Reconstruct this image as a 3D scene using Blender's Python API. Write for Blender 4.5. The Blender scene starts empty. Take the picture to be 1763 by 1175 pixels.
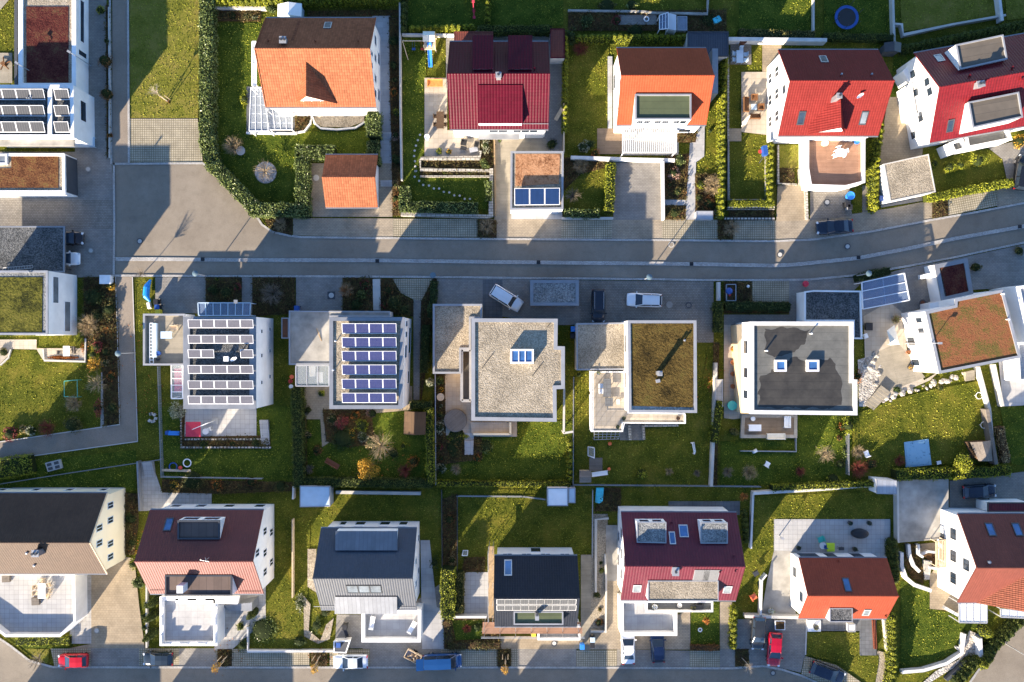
import bpy, math, random
import numpy as np
from mathutils import Vector
R = math.radians
rnd = random.Random(7)
nrs = np.random.RandomState(5)
scene = bpy.context.scene
COL = scene.collection
S = 13.2; H = 105.0; CX, CY = 881.5, 587.5
def P(x, y, z=0.0):
 k = (H - z) / H / S
 return Vector(((x - CX) * k, (CY - y) * k, z))
TX = {'A': 0, 'B': 440, 'C': 880, 'D': 1313}; TY = {'1': 0, '2': 290, '3': 580, '4': 875}
def q(t, x, y):
 return (TX[t[0]] + x / 3.9167, TY[t[1]] + y / 3.9167)
def Q(t, *a):
 return [q(t, a[i], a[i + 1]) for i in range(0, len(a), 2)]
def W(pts, z=0.0):
 return [P(x, y, z) for x, y in pts]
def rect(t, x0, y0, x1, y1):
 return Q(t, x0, y0, x1, y0, x1, y1, x0, y1)
class MB:
 def __init__(s, ang=0.0):
  s.v = []; s.f = []; s.m = []; s.ang = ang
 def poly(s, pts, mi=0):
  i = len(s.v); s.v += [tuple(p) for p in pts]; s.f.append(tuple(range(i, i + len(pts)))); s.m.append(mi)
 def prism(s, pts, z0, z1, mi=0, top=True, bottom=False, mtop=None):
  n = len(pts)
  a = sum(pts[i][0] * pts[(i + 1) % n][1] - pts[(i + 1) % n][0] * pts[i][1] for i in range(n))
  zs = z1 if isinstance(z1, (list, tuple)) else [z1] * n
  if a < 0:
   pts = list(pts)[::-1]; zs = list(zs)[::-1]
  i = len(s.v)
  s.v += [(p[0], p[1], z0) for p in pts] + [(p[0], p[1], zz) for p, zz in zip(pts, zs)]
  for k in range(n):
   k2 = (k + 1) % n
   s.f.append((i + k, i + k2, i + n + k2, i + n + k)); s.m.append(mi)
  if top:
   s.f.append(tuple(i + n + k for k in range(n))); s.m.append(mi if mtop is None else mtop)
  if bottom:
   s.f.append(tuple(i + k for k in reversed(range(n)))); s.m.append(mi)
 def box(s, c, sx, sy, sz, rot=0.0, mi=0, taper=1.0):
  ca, sa = math.cos(rot), math.sin(rot)
  i = len(s.v)
  for z, k in ((0, 1.0), (sz, taper)):
   for dx, dy in ((-1, -1), (1, -1), (1, 1), (-1, 1)):
    x, y = dx * sx / 2 * k, dy * sy / 2 * k
    s.v.append((c[0] + x * ca - y * sa, c[1] + x * sa + y * ca, c[2] + z))
  for f in ((3, 2, 1, 0), (4, 5, 6, 7), (0, 1, 5, 4), (1, 2, 6, 5), (2, 3, 7, 6), (3, 0, 4, 7)):
   s.f.append(tuple(i + k for k in f)); s.m.append(mi)
 def slab(s, pts, th, mi=0):
  n = len(pts); i = len(s.v)
  s.v += [tuple(p) for p in pts] + [(p[0], p[1], p[2] - th) for p in pts]
  s.f.append(tuple(range(i, i + n))); s.m.append(mi)
  s.f.append(tuple(range(i + 2 * n - 1, i + n - 1, -1))); s.m.append(mi)
  for k in range(n):
   k2 = (k + 1) % n
   s.f.append((i + k2, i + k, i + n + k, i + n + k2)); s.m.append(mi)
 def bar(s, p, r, w=0.05, n=6, mi=0, w2=None, caps=True):
  p = Vector(p); r = Vector(r); d = r - p
  if d.length < 1e-5: return
  d.normalize()
  a = d.orthogonal().normalized(); b = d.cross(a)
  w2 = w if w2 is None else w2
  i = len(s.v)
  for c, ww in ((p, w), (r, w2)):
   for k in range(n):
    t = 2 * math.pi * (k + .5) / n
    s.v.append(tuple(c + a * (math.cos(t) * ww) + b * (math.sin(t) * ww)))
  for k in range(n):
   k2 = (k + 1) % n
   s.f.append((i + k, i + k2, i + n + k2, i + n + k)); s.m.append(mi)
  if caps:
   s.f.append(tuple(i + k for k in reversed(range(n)))); s.m.append(mi)
   s.f.append(tuple(i + n + k for k in range(n))); s.m.append(mi)
 def beam(s, p, r, w=0.1, h=0.1, mi=0):
  p = Vector(p); r = Vector(r); d = (r - p).normalized()
  sd = Vector((-d.y, d.x, 0))
  if sd.length < 1e-4: sd = Vector((1, 0, 0))
  sd.normalize(); up = sd.cross(d) * -1
  if up.z < 0: up = -up
  i = len(s.v)
  for c in (p, r):
   for a, b in ((-1, -1), (1, -1), (1, 1), (-1, 1)):
    s.v.append(tuple(c + sd * (a * w / 2) + up * (b * h / 2)))
  for f in ((0, 1, 2, 3), (7, 6, 5, 4), (0, 4, 5, 1), (1, 5, 6, 2), (2, 6, 7, 3), (3, 7, 4, 0)):
   s.f.append(tuple(i + k for k in f)); s.m.append(mi)
 def lathe(s, c, prof, n=16, mi=0, sx=1.0, sy=1.0, rot=0.0):
  i = len(s.v); ca, sa = math.cos(rot), math.sin(rot)
  for r, z in prof:
   for k in range(n):
    t = 2 * math.pi * k / n
    x, y = r * math.cos(t) * sx, r * math.sin(t) * sy
    s.v.append((c[0] + x * ca - y * sa, c[1] + x * sa + y * ca, c[2] + z))
  for j in range(len(prof) - 1):
   for k in range(n):
    k2 = (k + 1) % n
    s.f.append((i + j * n + k, i + j * n + k2, i + (j + 1) * n + k2, i + (j + 1) * n + k)); s.m.append(mi)
  j = len(prof) - 1
  s.f.append(tuple(i + j * n + k for k in range(n))); s.m.append(mi)
  s.f.append(tuple(i + k for k in reversed(range(n)))); s.m.append(mi)
 def build(s, name, mats, parent=None, loc=None, smooth=False):
  if not isinstance(mats, (list, tuple)): mats = [mats]
  if parent is not None: loc = parent['_w']
  lx, ly, lz = (0, 0, 0) if loc is None else loc
  me = bpy.data.meshes.new(name)
  me.from_pydata([(v[0] - lx, v[1] - ly, v[2] - lz) for v in s.v], [], s.f)
  for m in mats: me.materials.append(m)
  me.polygons.foreach_set('material_index', s.m)
  uv = me.uv_layers.new(name='UVMap')
  ca, sa = math.cos(s.ang), math.sin(s.ang)
  out = np.zeros((len(me.loops), 2), dtype=np.float32)
  V = s.v
  for p in me.polygons:
   n = p.normal
   if abs(n.z) > 0.985:
    ux, uy, uz = ca, sa, 0.0; vx, vy, vz = -sa, ca, 0.0
   else:
    l = math.hypot(n.x, n.y); ux, uy, uz = -n.y / l, n.x / l, 0.0
    vx, vy, vz = (n.y * uz - n.z * uy, n.z * ux - n.x * uz, n.x * uy - n.y * ux)
   for li in p.loop_indices:
    w = V[me.loops[li].vertex_index]
    out[li, 0] = w[0] * ux + w[1] * uy + w[2] * uz
    out[li, 1] = w[0] * vx + w[1] * vy + w[2] * vz
  uv.data.foreach_set('uv', out.ravel())
  if smooth:
   me.polygons.foreach_set('use_smooth', [True] * len(me.polygons))
  return link(name, me, parent, loc)
def link(name, me, parent=None, loc=None):
 o = bpy.data.objects.new(name, me); COL.objects.link(o)
 if parent is not None:
  o.parent = parent; o['_w'] = parent['_w']
 else:
  o.location = (0, 0, 0) if loc is None else loc
  o['_w'] = tuple(o.location)
 return o
def tag(o, label=None, cat=None, group=None, kind=None):
 if label: o['label'] = label
 if cat: o['category'] = cat
 if group: o['group'] = group
 if kind: o['kind'] = kind
 return o
def thing(name, label, cat, loc, group=None):
 o = bpy.data.objects.new(name, None); COL.objects.link(o)
 o.location = loc; o.empty_display_size = 0.3; o['_w'] = tuple(loc)
 return tag(o, label, cat, group)
def single(name, mb, mat, label, cat, group=None, smooth=False, loc=None):
 if loc is None:
  a = np.array(mb.v); loc = (float(a[:, 0].mean()), float(a[:, 1].mean()), float(a[:, 2].min()))
 return tag(mb.build(name, mat, None, loc, smooth), label, cat, group)
def struct(name, mb, mat):
 return tag(mb.build(name, mat), kind='structure')
def inset(pts, d):
 n = len(pts)
 a = sum(pts[i][0] * pts[(i + 1) % n][1] - pts[(i + 1) % n][0] * pts[i][1] for i in range(n))
 sg = 1 if a > 0 else -1
 ds = d if isinstance(d, (list, tuple)) else [d] * n
 L = []
 for i in range(n):
  p, r = pts[i], pts[(i + 1) % n]
  dx, dy = r[0] - p[0], r[1] - p[1]; l = math.hypot(dx, dy)
  nx, ny = -dy / l * sg, dx / l * sg
  L.append((p[0] + nx * ds[i], p[1] + ny * ds[i], dx / l, dy / l))
 out = []
 for i in range(n):
  x1, y1, a1, b1 = L[i - 1]; x2, y2, a2, b2 = L[i]
  den = a1 * b2 - b1 * a2
  if abs(den) < 1e-6: out.append(Vector((x2, y2, 0))); continue
  t = ((x2 - x1) * b2 - (y2 - y1) * a2) / den
  out.append(Vector((x1 + a1 * t, y1 + b1 * t, 0)))
 return out
def strip_ring(pts, w):
 n = len(pts); L = []; Rr = []
 for i in range(n):
  a = pts[max(i - 1, 0)]; b = pts[min(i + 1, n - 1)]
  dx, dy = b[0] - a[0], b[1] - a[1]; l = math.hypot(dx, dy) or 1
  k = 1.0
  if 0 < i < n - 1:
   d1 = Vector((pts[i][0] - a[0], pts[i][1] - a[1])).normalized(); d2 = Vector((b[0] - pts[i][0], b[1] - pts[i][1])).normalized()
   k = 1 / max(0.5, math.cos(d1.angle(d2) / 2))
  nx, ny = -dy / l * w / 2 * k, dx / l * w / 2 * k
  L.append(Vector((pts[i][0] + nx, pts[i][1] + ny, 0))); Rr.append(Vector((pts[i][0] - nx, pts[i][1] - ny, 0)))
 return L, Rr
M = {}
class NT:
 def __init__(s, name):
  s.mat = bpy.data.materials.new(name); s.mat.use_nodes = True
  s.t = s.mat.node_tree; s.b = s.t.nodes['Principled BSDF']
  s.b.inputs['Specular IOR Level'].default_value = 0.3
  M[name] = s.mat
 def n(s, typ, **kw):
  nd = s.t.nodes.new(typ)
  for k, v in kw.items():
   if k in nd.inputs:
    nd.inputs[k].default_value = v
   else: setattr(nd, k, v)
  return nd
 def l(s, a, b): s.t.links.new(a, b)
 def pos(s): return s.n('ShaderNodeNewGeometry').outputs['Position']
 def uv(s): return s.n('ShaderNodeUVMap', uv_map='UVMap').outputs['UV']
 def noise(s, scale, detail=4, rough=.6, vec=None):
  nd = s.n('ShaderNodeTexNoise'); nd.inputs['Scale'].default_value = scale
  nd.inputs['Detail'].default_value = detail; nd.inputs['Roughness'].default_value = rough
  s.l(vec or s.pos(), nd.inputs['Vector']); return nd.outputs['Fac']
 def ramp(s, fac, stops):
  nd = s.n('ShaderNodeValToRGB'); e = nd.color_ramp.elements
  while len(e) < len(stops): e.new(0.5)
  for i, (p, c) in enumerate(stops):
   e[i].position = p; e[i].color = (*c, 1)
  s.l(fac, nd.inputs['Fac']); return nd.outputs['Color']
 def mix(s, f, a, b, mode='MIX'):
  nd = s.n('ShaderNodeMix', data_type='RGBA', blend_type=mode)
  for sock, v in ((nd.inputs[0], f), (nd.inputs[6], a), (nd.inputs[7], b)):
   if isinstance(v, (int, float)): sock.default_value = v
   elif isinstance(v, tuple): sock.default_value = (*v, 1)
   else: s.l(v, sock)
  return nd.outputs[2]
 def math(s, op, a, b=None, clamp=False):
  nd = s.n('ShaderNodeMath', operation=op, use_clamp=clamp)
  for sock, v in ((nd.inputs[0], a), (nd.inputs[1], b)):
   if v is None: continue
   if isinstance(v, (int, float)): sock.default_value = v
   else: s.l(v, sock)
  return nd.outputs[0]
 def bump(s, h, strength=.5, dist=.05):
  nd = s.n('ShaderNodeBump'); nd.inputs['Strength'].default_value = strength; nd.inputs['Distance'].default_value = dist
  s.l(h, nd.inputs['Height']); s.l(nd.outputs['Normal'], s.b.inputs['Normal'])
 def col(s, c):
  if isinstance(c, tuple): s.b.inputs['Base Color'].default_value = (*c, 1)
  else: s.l(c, s.b.inputs['Base Color'])
 def rough(s, r, spec=None, metal=None):
  s.b.inputs['Roughness'].default_value = r
  if spec is not None: s.b.inputs['Specular IOR Level'].default_value = spec
  if metal is not None: s.b.inputs['Metallic'].default_value = metal
def c3(c, k): return tuple(min(1, max(0, x * k)) for x in c)
def plain(name, c, rough=.6, spec=.3, metal=0, var=.12, scale=1.2, bump=0):
 t = NT(name); f = t.noise(scale, 5)
 t.col(t.ramp(f, [(.3, c3(c, 1 - var)), (.7, c3(c, 1 + var))])); t.rough(rough, spec, metal)
 if bump: t.bump(t.noise(scale * 14, 3), bump, .03)
 return t.mat
def rocky(name, c1, c2, c3_, cell=.12, big=.5, bump=.6, rough=.9):
 t = NT(name); v = t.n('ShaderNodeTexVoronoi'); v.inputs['Scale'].default_value = 1 / cell; t.l(t.pos(), v.inputs['Vector'])
 sep = t.n('ShaderNodeSeparateColor'); t.l(v.outputs['Color'], sep.inputs[0])
 a = t.ramp(sep.outputs[0], [(.1, c1), (.5, c2), (.9, c3_)])
 st = t.ramp(t.noise(big, 4), [(.35, (.72, .72, .72)), (.65, (1.1, 1.1, 1.1))])
 t.col(t.mix(1.0, a, st, 'MULTIPLY')); t.rough(rough)
 h = t.math('SUBTRACT', 1.0, v.outputs['Distance']); t.bump(h, bump, cell * .6)
 return t.mat
def mottled(name, stops, scale=.6, fine=9, fmix=.45, bump=.5, dist=.08, rough=.95, detail=6):
 t = NT(name); f = t.math('ADD', t.math('MULTIPLY', t.noise(scale, detail, .62), 1 - fmix), t.math('MULTIPLY', t.noise(fine, 3, .7), fmix)); f = t.math('ADD', t.math('MULTIPLY', f, 1.7), -.35)
 t.col(t.ramp(f, stops)); t.rough(rough, .1)
 t.bump(t.noise(fine * .8, 4, .75), bump, dist)
 return t.mat
def bricky(name, c1, c2, mortar, w, h, ms=.012, offset=.5, bump=.4, rough=.85, stain=.25, mortar_noise=None, spec=.3):
 t = NT(name); b = t.n('ShaderNodeTexBrick'); b.offset = offset; b.squash = 1
 t.l(t.uv(), b.inputs['Vector'])
 b.inputs['Scale'].default_value = 1; b.inputs['Brick Width'].default_value = w; b.inputs['Row Height'].default_value = h
 b.inputs['Mortar Size'].default_value = ms; b.inputs['Mortar Smooth'].default_value = .1
 b.inputs['Color1'].default_value = (*c1, 1); b.inputs['Color2'].default_value = (*c2, 1); b.inputs['Mortar'].default_value = (*mortar, 1)
 st = t.ramp(t.noise(.5, 6, .65), [(.3, (1 - stain,) * 3), (.7, (1 + stain * .6,) * 3)])
 c = t.mix(1.0, b.outputs['Color'], st, 'MULTIPLY')
 if mortar_noise:
  pass
 t.col(c); t.rough(rough, spec)
 t.bump(t.math('SUBTRACT', t.math('MULTIPLY', t.noise(14, 3), .35), b.outputs['Fac']), bump, .02)
 return t.mat
def tiles(name, c, rough=.55, spec=.35, tw=.30, th=.36, var=.16, bump=.8, joint=.7, moss=.12):
 t = NT(name); uv = t.n('ShaderNodeSeparateXYZ'); t.l(t.uv(), uv.inputs[0])
 iu = t.math('MULTIPLY', uv.outputs[0], 1 / tw); iv = t.math('MULTIPLY', uv.outputs[1], 1 / th)
 fu = t.math('FRACT', iu); fv = t.math('FRACT', iv)
 cmb = t.n('ShaderNodeCombineXYZ'); t.l(t.math('FLOOR', iu), cmb.inputs[0]); t.l(t.math('FLOOR', iv), cmb.inputs[1])
 wn = t.n('ShaderNodeTexWhiteNoise', noise_dimensions='2D'); t.l(cmb.outputs[0], wn.inputs['Vector'])
 base = t.ramp(wn.outputs['Value'], [(0, c3(c, 1 - var)), (1, c3(c, 1 + var))])
 st = t.ramp(t.noise(.35, 6, .65), [(.3, (1 - moss,) * 3), (.7, (1 + moss,) * 3)])
 base = t.mix(1.0, base, st, 'MULTIPLY')
 wave = t.math('SINE', t.math('MULTIPLY', fu, math.pi))
 gap = t.math('MAXIMUM', t.math('LESS_THAN', fu, .10), t.math('GREATER_THAN', fv, .90))
 t.col(t.mix(gap, base, t.mix(1.0, base, (joint,) * 3, 'MULTIPLY')))
 hgt = t.math('ADD', t.math('MULTIPLY', wave, .7), t.math('MULTIPLY', t.math('SUBTRACT', 1.0, fv), .6))
 t.bump(hgt, bump, .05); t.rough(rough, spec)
 return t.mat
def seams(name, c, w=.5, rough=.4, spec=.5, metal=.3, axis=0, bump=.6, line=.8, wl=.07):
 t = NT(name); uv = t.n('ShaderNodeSeparateXYZ'); t.l(t.uv(), uv.inputs[0])
 i = t.math('MULTIPLY', uv.outputs[axis], 1 / w); f = t.math('FRACT', i)
 wn = t.n('ShaderNodeTexWhiteNoise', noise_dimensions='1D'); t.l(t.math('FLOOR', i), wn.inputs['W'])
 base = t.ramp(wn.outputs['Value'], [(0, c3(c, .9)), (1, c3(c, 1.08))])
 base = t.mix(1.0, base, t.ramp(t.noise(.8, 5), [(.3, (.85,) * 3), (.7, (1.1,) * 3)]), 'MULTIPLY')
 g = t.math('LESS_THAN', f, wl / w)
 t.col(t.mix(g, base, c3(c, line))); t.rough(rough, spec, metal); t.bump(g, bump, .03)
 return t.mat
def leafy(name, stops, rough=.7):
 t = NT(name); g = t.n('ShaderNodeNewGeometry')
 f = t.math('ADD', t.math('MULTIPLY', g.outputs['Random Per Island'], .5), t.math('SUBTRACT', t.math('MULTIPLY', t.noise(.7, 5, .7), 1.1), .3))
 t.col(t.ramp(f, stops)); t.rough(rough, .25)
 return t.mat
def glassy(name, c=(.02, .03, .045), rough=.06, spec=.7):
 t = NT(name); t.col(t.ramp(t.noise(.7, 2), [(.3, c3(c, .7)), (.7, c3(c, 1.4))])); t.rough(rough, spec); return t.mat
def clearglass(name, tint=(.75, .85, .95), alpha=.35):
 t = NT(name); t.col(tint); t.rough(.08, .6); t.b.inputs['Alpha'].default_value = alpha; return t.mat
def paint(name, c, metal=.2):
 t = NT(name); t.col(t.ramp(t.noise(.6, 2), [(.2, c3(c, .94)), (.8, c3(c, 1.05))])); t.rough(.22, .5, metal); t.b.inputs['Coat Weight'].default_value = .6; t.b.inputs['Coat Roughness'].default_value = .06; return t.mat
mottled('grass', [(.30, (0.037, 0.048, 0.005)), (.47, (0.079, 0.089, 0.009)), (.60, (0.122, 0.112, 0.015)), (.75, (0.170, 0.139, 0.025))], .35, 7, .5, .6, .14)
mottled('lush_grass', [(.30, (0.024, 0.040, 0.004)), (.48, (0.052, 0.077, 0.008)), (.62, (0.080, 0.102, 0.011)), (.78, (0.122, 0.123, 0.019))], .5, 7, .5, .6, .14)
mottled('worn_grass', [(.28, (0.068, 0.075, 0.010)), (.45, (0.128, 0.130, 0.018)), (.58, (0.169, 0.150, 0.030)), (.75, (0.216, 0.169, 0.045))], .4, 7, .5, .5, .1)
mottled('soil', [(.25, (.022, .014, .008)), (.48, (.06, .038, .02)), (.62, (.10, .06, .028)), (.75, (.06, .07, .02))], .8, 6, .55, 1.0, .15)
mottled('mulch', [(.3, (.03, .018, .01)), (.5, (.085, .048, .022)), (.7, (.14, .075, .03))], 1.2, 9, .6, 1.0, .1)
mottled('sedum_brown', [(.30, (.045, .018, .010)), (.48, (.115, .048, .022)), (.58, (.16, .075, .032)), (.72, (.13, .10, .03))], .7, 5, .5, 1.0, .12)
mottled('sedum_orange', [(.28, (.13, .05, .02)), (.44, (.22, .085, .04)), (.54, (.18, .09, .035)), (.64, (.09, .08, .02)), (.8, (.20, .12, .05))], .45, 6, .42, 1.0, .12)
mottled('sedum_green', [(.24, (.016, .02, .005)), (.42, (.06, .06, .012)), (.56, (.125, .12, .02)), (.75, (.15, .13, .03))], .5, 4, .42, 1.4, .3)
mottled('sedum_olive', [(.24, (.018, .014, .005)), (.42, (.062, .042, .012)), (.56, (.115, .076, .022)), (.78, (.10, .088, .022))], .45, 4, .42, 1.4, .3)
mottled('sedum_dry', [(.28, (.14, .055, .025)), (.45, (.34, .17, .085)), (.6, (.44, .24, .13)), (.76, (.28, .12, .05))], .8, 5, .5, .9, .1)
mottled('sedum_dark', [(.30, (.035, .008, .008)), (.5, (.085, .022, .018)), (.7, (.11, .06, .03))], .8, 5, .5, 1.0, .12)
rocky('gravel', (.22, .183, .13), (.31, .262, .19), (.40, .34, .255), .11, .4)
rocky('gravel_dark', (.04, .042, .042), (.085, .088, .088), (.15, .15, .145), .11, .5)
rocky('gravel_blue', (.11, .115, .115), (.19, .195, .19), (.30, .30, .285), .11, .5)
rocky('gravel_white', (.26, .235, .2), (.38, .35, .31), (.50, .47, .42), .2, .6)
t = NT('asphalt'); a_ = t.ramp(t.noise(.16, 6, .62), [(.3, (.18, .150, .115)), (.5, (.215, .182, .140)), (.7, (.25, .215, .168))])
a_ = t.mix(1.0, a_, t.ramp(t.noise(.9, 8, .8), [(.32, (.84,) * 3), (.5, (1.0,) * 3), (.7, (1.06,) * 3)]), 'MULTIPLY'); t.col(t.mix(1.0, a_, t.ramp(t.noise(11, 3, .7), [(.3, (.82,) * 3), (.7, (1.15,) * 3)]), 'MULTIPLY')); t.rough(.85, .25); t.bump(t.noise(30, 3), .25, .02)
t = NT('asphalt_path'); a_ = t.ramp(t.noise(.25, 6, .62), [(.3, (.20, .165, .128)), (.7, (.27, .225, .178))])
t.col(t.mix(1.0, a_, t.ramp(t.noise(12, 3, .7), [(.3, (.8,) * 3), (.7, (1.15,) * 3)]), 'MULTIPLY')); t.rough(.9, .2); t.bump(t.noise(30, 3), .25, .02)
bricky('paving', (.33, .275, .20), (.28, .232, .17), (.13, .115, .09), .4, .2, .012)
bricky('paving_grey', (.25, .232, .205), (.21, .195, .172), (.11, .105, .1), .4, .2, .012)
bricky('paving_small', (.26, .235, .20), (.20, .18, .155), (.10, .09, .075), .21, .21, .02)
bricky('paving_warm', (.33, .265, .18), (.29, .23, .155), (.2, .16, .11), .4, .3, .012)
bricky('slabs', (.40, .385, .355), (.35, .335, .31), (.24, .23, .21), .5, .5, .016, 0, .35)
bricky('slabs_white', (.40, .395, .385), (.355, .35, .34), (.22, .215, .21), .6, .6, .014, 0, .3, stain=.12)
bricky('slabs_big', (.39, .385, .38), (.35, .345, .34), (.28, .275, .27), .8, .8, .014, 0, .3, stain=.2)
bricky('slabs_warm', (.42, .365, .29), (.37, .32, .255), (.3, .25, .18), .6, .6, .014, 0, .3, stain=.15)
bricky('slabs_dark', (.13, .135, .14), (.105, .11, .115), (.06, .06, .065), .5, .5, .014, 0, .3)
bricky('grid_paver', (.40, .35, .26), (.34, .295, .22), (.19, .165, .105), .29, .29, .045, 0, .8)
bricky('sett', (.58, .56, .52), (.40, .385, .36), (.20, .19, .175), .16, .13, .018, .5, .8)
bricky('stone_wall', (.46, .43, .37), (.34, .31, .26), (.10, .085, .06), .6, .35, .03, .5, 1.0)
bricky('rubble', (.55, .51, .45), (.40, .37, .32), (.06, .055, .045), .45, .35, .07, .4, 1.0)
bricky('deck', (.30, .215, .14), (.25, .175, .11), (.09, .06, .04), 4.0, .145, .012, .4, .6)
bricky('deck_red', (.36, .205, .13), (.31, .17, .105), (.12, .06, .04), 4.0, .145, .012, .4, .6)
bricky('deck_grey', (.31, .275, .215), (.27, .24, .185), (.15, .13, .1), 4.0, .145, .012, .4, .6)
bricky('old_wood', (.21, .18, .15), (.17, .145, .12), (.07, .06, .05), 3.0, .14, .01, .4, .6)
bricky('brown_wood', (.11, .065, .035), (.085, .05, .028), (.03, .02, .012), 3.0, .14, .012, .4, .6)
plain('white_wall', (.74, .735, .72), .8, .2, var=.1, scale=.5, bump=.08)
plain('garden_white', (.56, .55, .53), .85, .2, var=.14, scale=.9, bump=.12)
plain('cream_wall', (.72, .66, .50), .8, .2, var=.05, scale=.5, bump=.08)
plain('tan_wall', (.58, .45, .28), .8, .2, var=.06, scale=.5, bump=.08)
plain('grey_wall', (.42, .41, .39), .85, .2, var=.12, scale=.8, bump=.15)
plain('concrete', (.29, .275, .245), .9, .2, var=.35, scale=.45, bump=.2)
plain('concrete_light', (.46, .44, .40), .9, .2, var=.12, scale=.6, bump=.15)
plain('dark_wall', (.06, .065, .075), .6, .3, var=.1)
plain('white_metal', (.78, .78, .78), .35, .4, var=.05)
plain('grey_metal', (.40, .41, .43), .4, .5, .3, .1)
plain('zinc', (.24, .25, .265), .42, .5, .35, .12, .8)
plain('zinc_light', (.32, .325, .335), .42, .5, .3, .1, .8)
plain('dark_metal', (.05, .053, .06), .4, .5, .2, .15)
plain('rust_metal', (.16, .06, .03), .7, .3, .1, .2)
plain('black_plastic', (.02, .02, .022), .45, .4, 0, .15)
plain('blue_plastic', (.03, .20, .62), .4, .4, 0, .1)
plain('deep_blue', (.02, .075, .28), .45, .4, 0, .1)
plain('red_plastic', (.55, .05, .04), .45, .4, 0, .1)
plain('orange_plastic', (.75, .16, .06), .45, .4, 0, .1)
plain('yellow_plastic', (.75, .55, .04), .45, .4, 0, .1)
plain('lime_plastic', (.50, .66, .03), .5, .4, 0, .1)
plain('teal_plastic', (.05, .42, .36), .4, .4, 0, .1)
plain('white_plastic', (.78, .78, .77), .45, .4, 0, .06)
plain('pale_blue', (.42, .53, .62), .5, .4, 0, .08)
plain('red_cloth', (.48, .05, .08), .9, .1, 0, .1, 3, .3)
plain('cream_cloth', (.70, .66, .56), .9, .1, 0, .08, 3, .3)
plain('tarp_blue', (.02, .27, .66), .45, .4, 0, .25, 2, .6)
plain('tarp_teal', (.06, .45, .55), .35, .5, 0, .3, 1.5, .5)
plain('wicker', (.15, .07, .03), .8, .2, 0, .3, 6, .5)
plain('timber', (.30, .21, .12), .75, .2, 0, .2, 4, .3)
plain('light_timber', (.55, .43, .29), .75, .2, 0, .2, 4, .3)
plain('orange_timber', (.50, .20, .06), .7, .2, 0, .2, 4, .3)
plain('bark', (.11, .075, .05), .9, .1, 0, .3, 5, .5)
plain('pale_bark', (.36, .31, .24), .9, .1, 0, .25, 5, .5)
plain('twig_tan', (.33, .25, .15), .9, .1, 0, .3, 2)
plain('twig_grey', (.20, .165, .125), .9, .1, 0, .3, 2)
plain('twig_red', (.20, .05, .04), .9, .1, 0, .3, 2)
plain('terracotta', (.36, .13, .06), .8, .2, 0, .15)
plain('tyre', (.012, .012, .013), .85, .2, 0, .2)
plain('chrome', (.55, .55, .57), .25, .6, .8, .05)
plain('headlamp', (.62, .65, .68), .15, .7, 0, .05)
plain('taillamp', (.40, .012, .012), .25, .6, 0, .05)
plain('bitumen', (.07, .068, .062), .38, .5, 0, .35, .3, .15)
tiles('tile_orange', (.27, .095, .046), .6, .05)
tiles('tile_vermilion', (.30, .058, .024), .55, .08, .3, .34, .07, .5, .85, .06)
tiles('tile_ruby', (.07, .003, .011), .42, .14, .36, .40, .10, .8, .68)
tiles('tile_red', (.17, .022, .019), .45, .08, .3, .34, .08)
tiles('tile_cherry', (.14, .011, .014), .4, .2, .34, .38, .1, .8, .72)
tiles('tile_brown', (.062, .038, .027), .6, .16, .3, .34, .1, .5, .8)
tiles('tile_maroon', (.12, .024, .018), .55, .4, .3, .34, .08, .6)
tiles('tile_claret', (.10, .012, .022), .5, .3, .34, .38, .08, .7, .75)
tiles('tile_rust', (.24, .05, .026), .55, .1, .3, .36, .06, .6, .8)
tiles('tile_brick', (.15, .045, .032), .55, .15, .3, .34, .07, .6, .8)
tiles('tile_clay', (.15, .045, .026), .6, .1, .25, .3, .2, 1.0, .5)
tiles('slate', (.034, .04, .056), .5, .5, .3, .25, .1, .5, .8)
tiles('tile_black', (.014, .017, .026), .45, .15, .3, .34, .1, .7, .7)
seams('seam_zinc', (.17, .18, .20), .5, .45, .3, .2)
seams('seam_shed', (.38, .40, .43), .45)
seams('ribbed_grey', (.36, .36, .37), .16, line=.5, wl=.05)
seams('green_roof_foil', (.085, .10, .05), .9, .35, .4, 0, 1, .3, .6, .04)
seams('brown_roof_foil', (.12, .10, .075), 1.0, .4, .4, 0, 1, .3, .6, .04)
seams('grey_roof_foil', (.135, .13, .115), 1.0, .35, .5, 0, 1, .3, .7, .05)
seams('brown_felt', (.12, .085, .07), .9, .7, .2, 0, 0, .2, .7)
bricky('cells', (.030, .034, .11), (.025, .028, .095), (.09, .095, .15), .165, .165, .008, 0, .0, .10, .1, spec=.75)
bricky('cells_sheen', (.115, .108, .118), (.10, .096, .106), (.17, .165, .17), .165, .165, .008, 0, .0, .12, .1, spec=.75)  # cell colour lightened to stand in for reflected sky and haze
bricky('cells_stripe', (.045, .048, .056), (.04, .044, .052), (.12, .12, .12), .3, .12, .02, 0, .0, .3, .1, spec=.12)
seams('collector_blue', (.012, .03, .09), .12, .12, .8, 0, 0, .1, .7, .02)
glassy('glass'); glassy('sky_glass', (.035, .10, .24), .08, .7); glassy('grey_glass', (.13, .15, .17), .1, .7)
clearglass('canopy_glass', (.5, .56, .62), .22); clearglass('blue_canopy', (.20, .27, .40), .42); clearglass('milky', (.85, .87, .9), .6)
plain('lamp_grey', (.09, .14, .17), .5, .3)
plain('interior', (.10, .095, .09), .8)
leafy('leaf_laurel', [(.2, (.04, .06, .014)), (.5, (.11, .145, .036)), (.8, (.23, .27, .09))], .35)
leafy('leaf_grass', [(.15, (.10, .125, .014)), (.5, (.26, .275, .026)), (.85, (.42, .40, .06))], .9)
leafy('leaf_ground', [(.15, (.03, .02, .01)), (.4, (.07, .06, .02)), (.6, (.10, .09, .025)), (.85, (.18, .10, .04))], .9)
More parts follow.
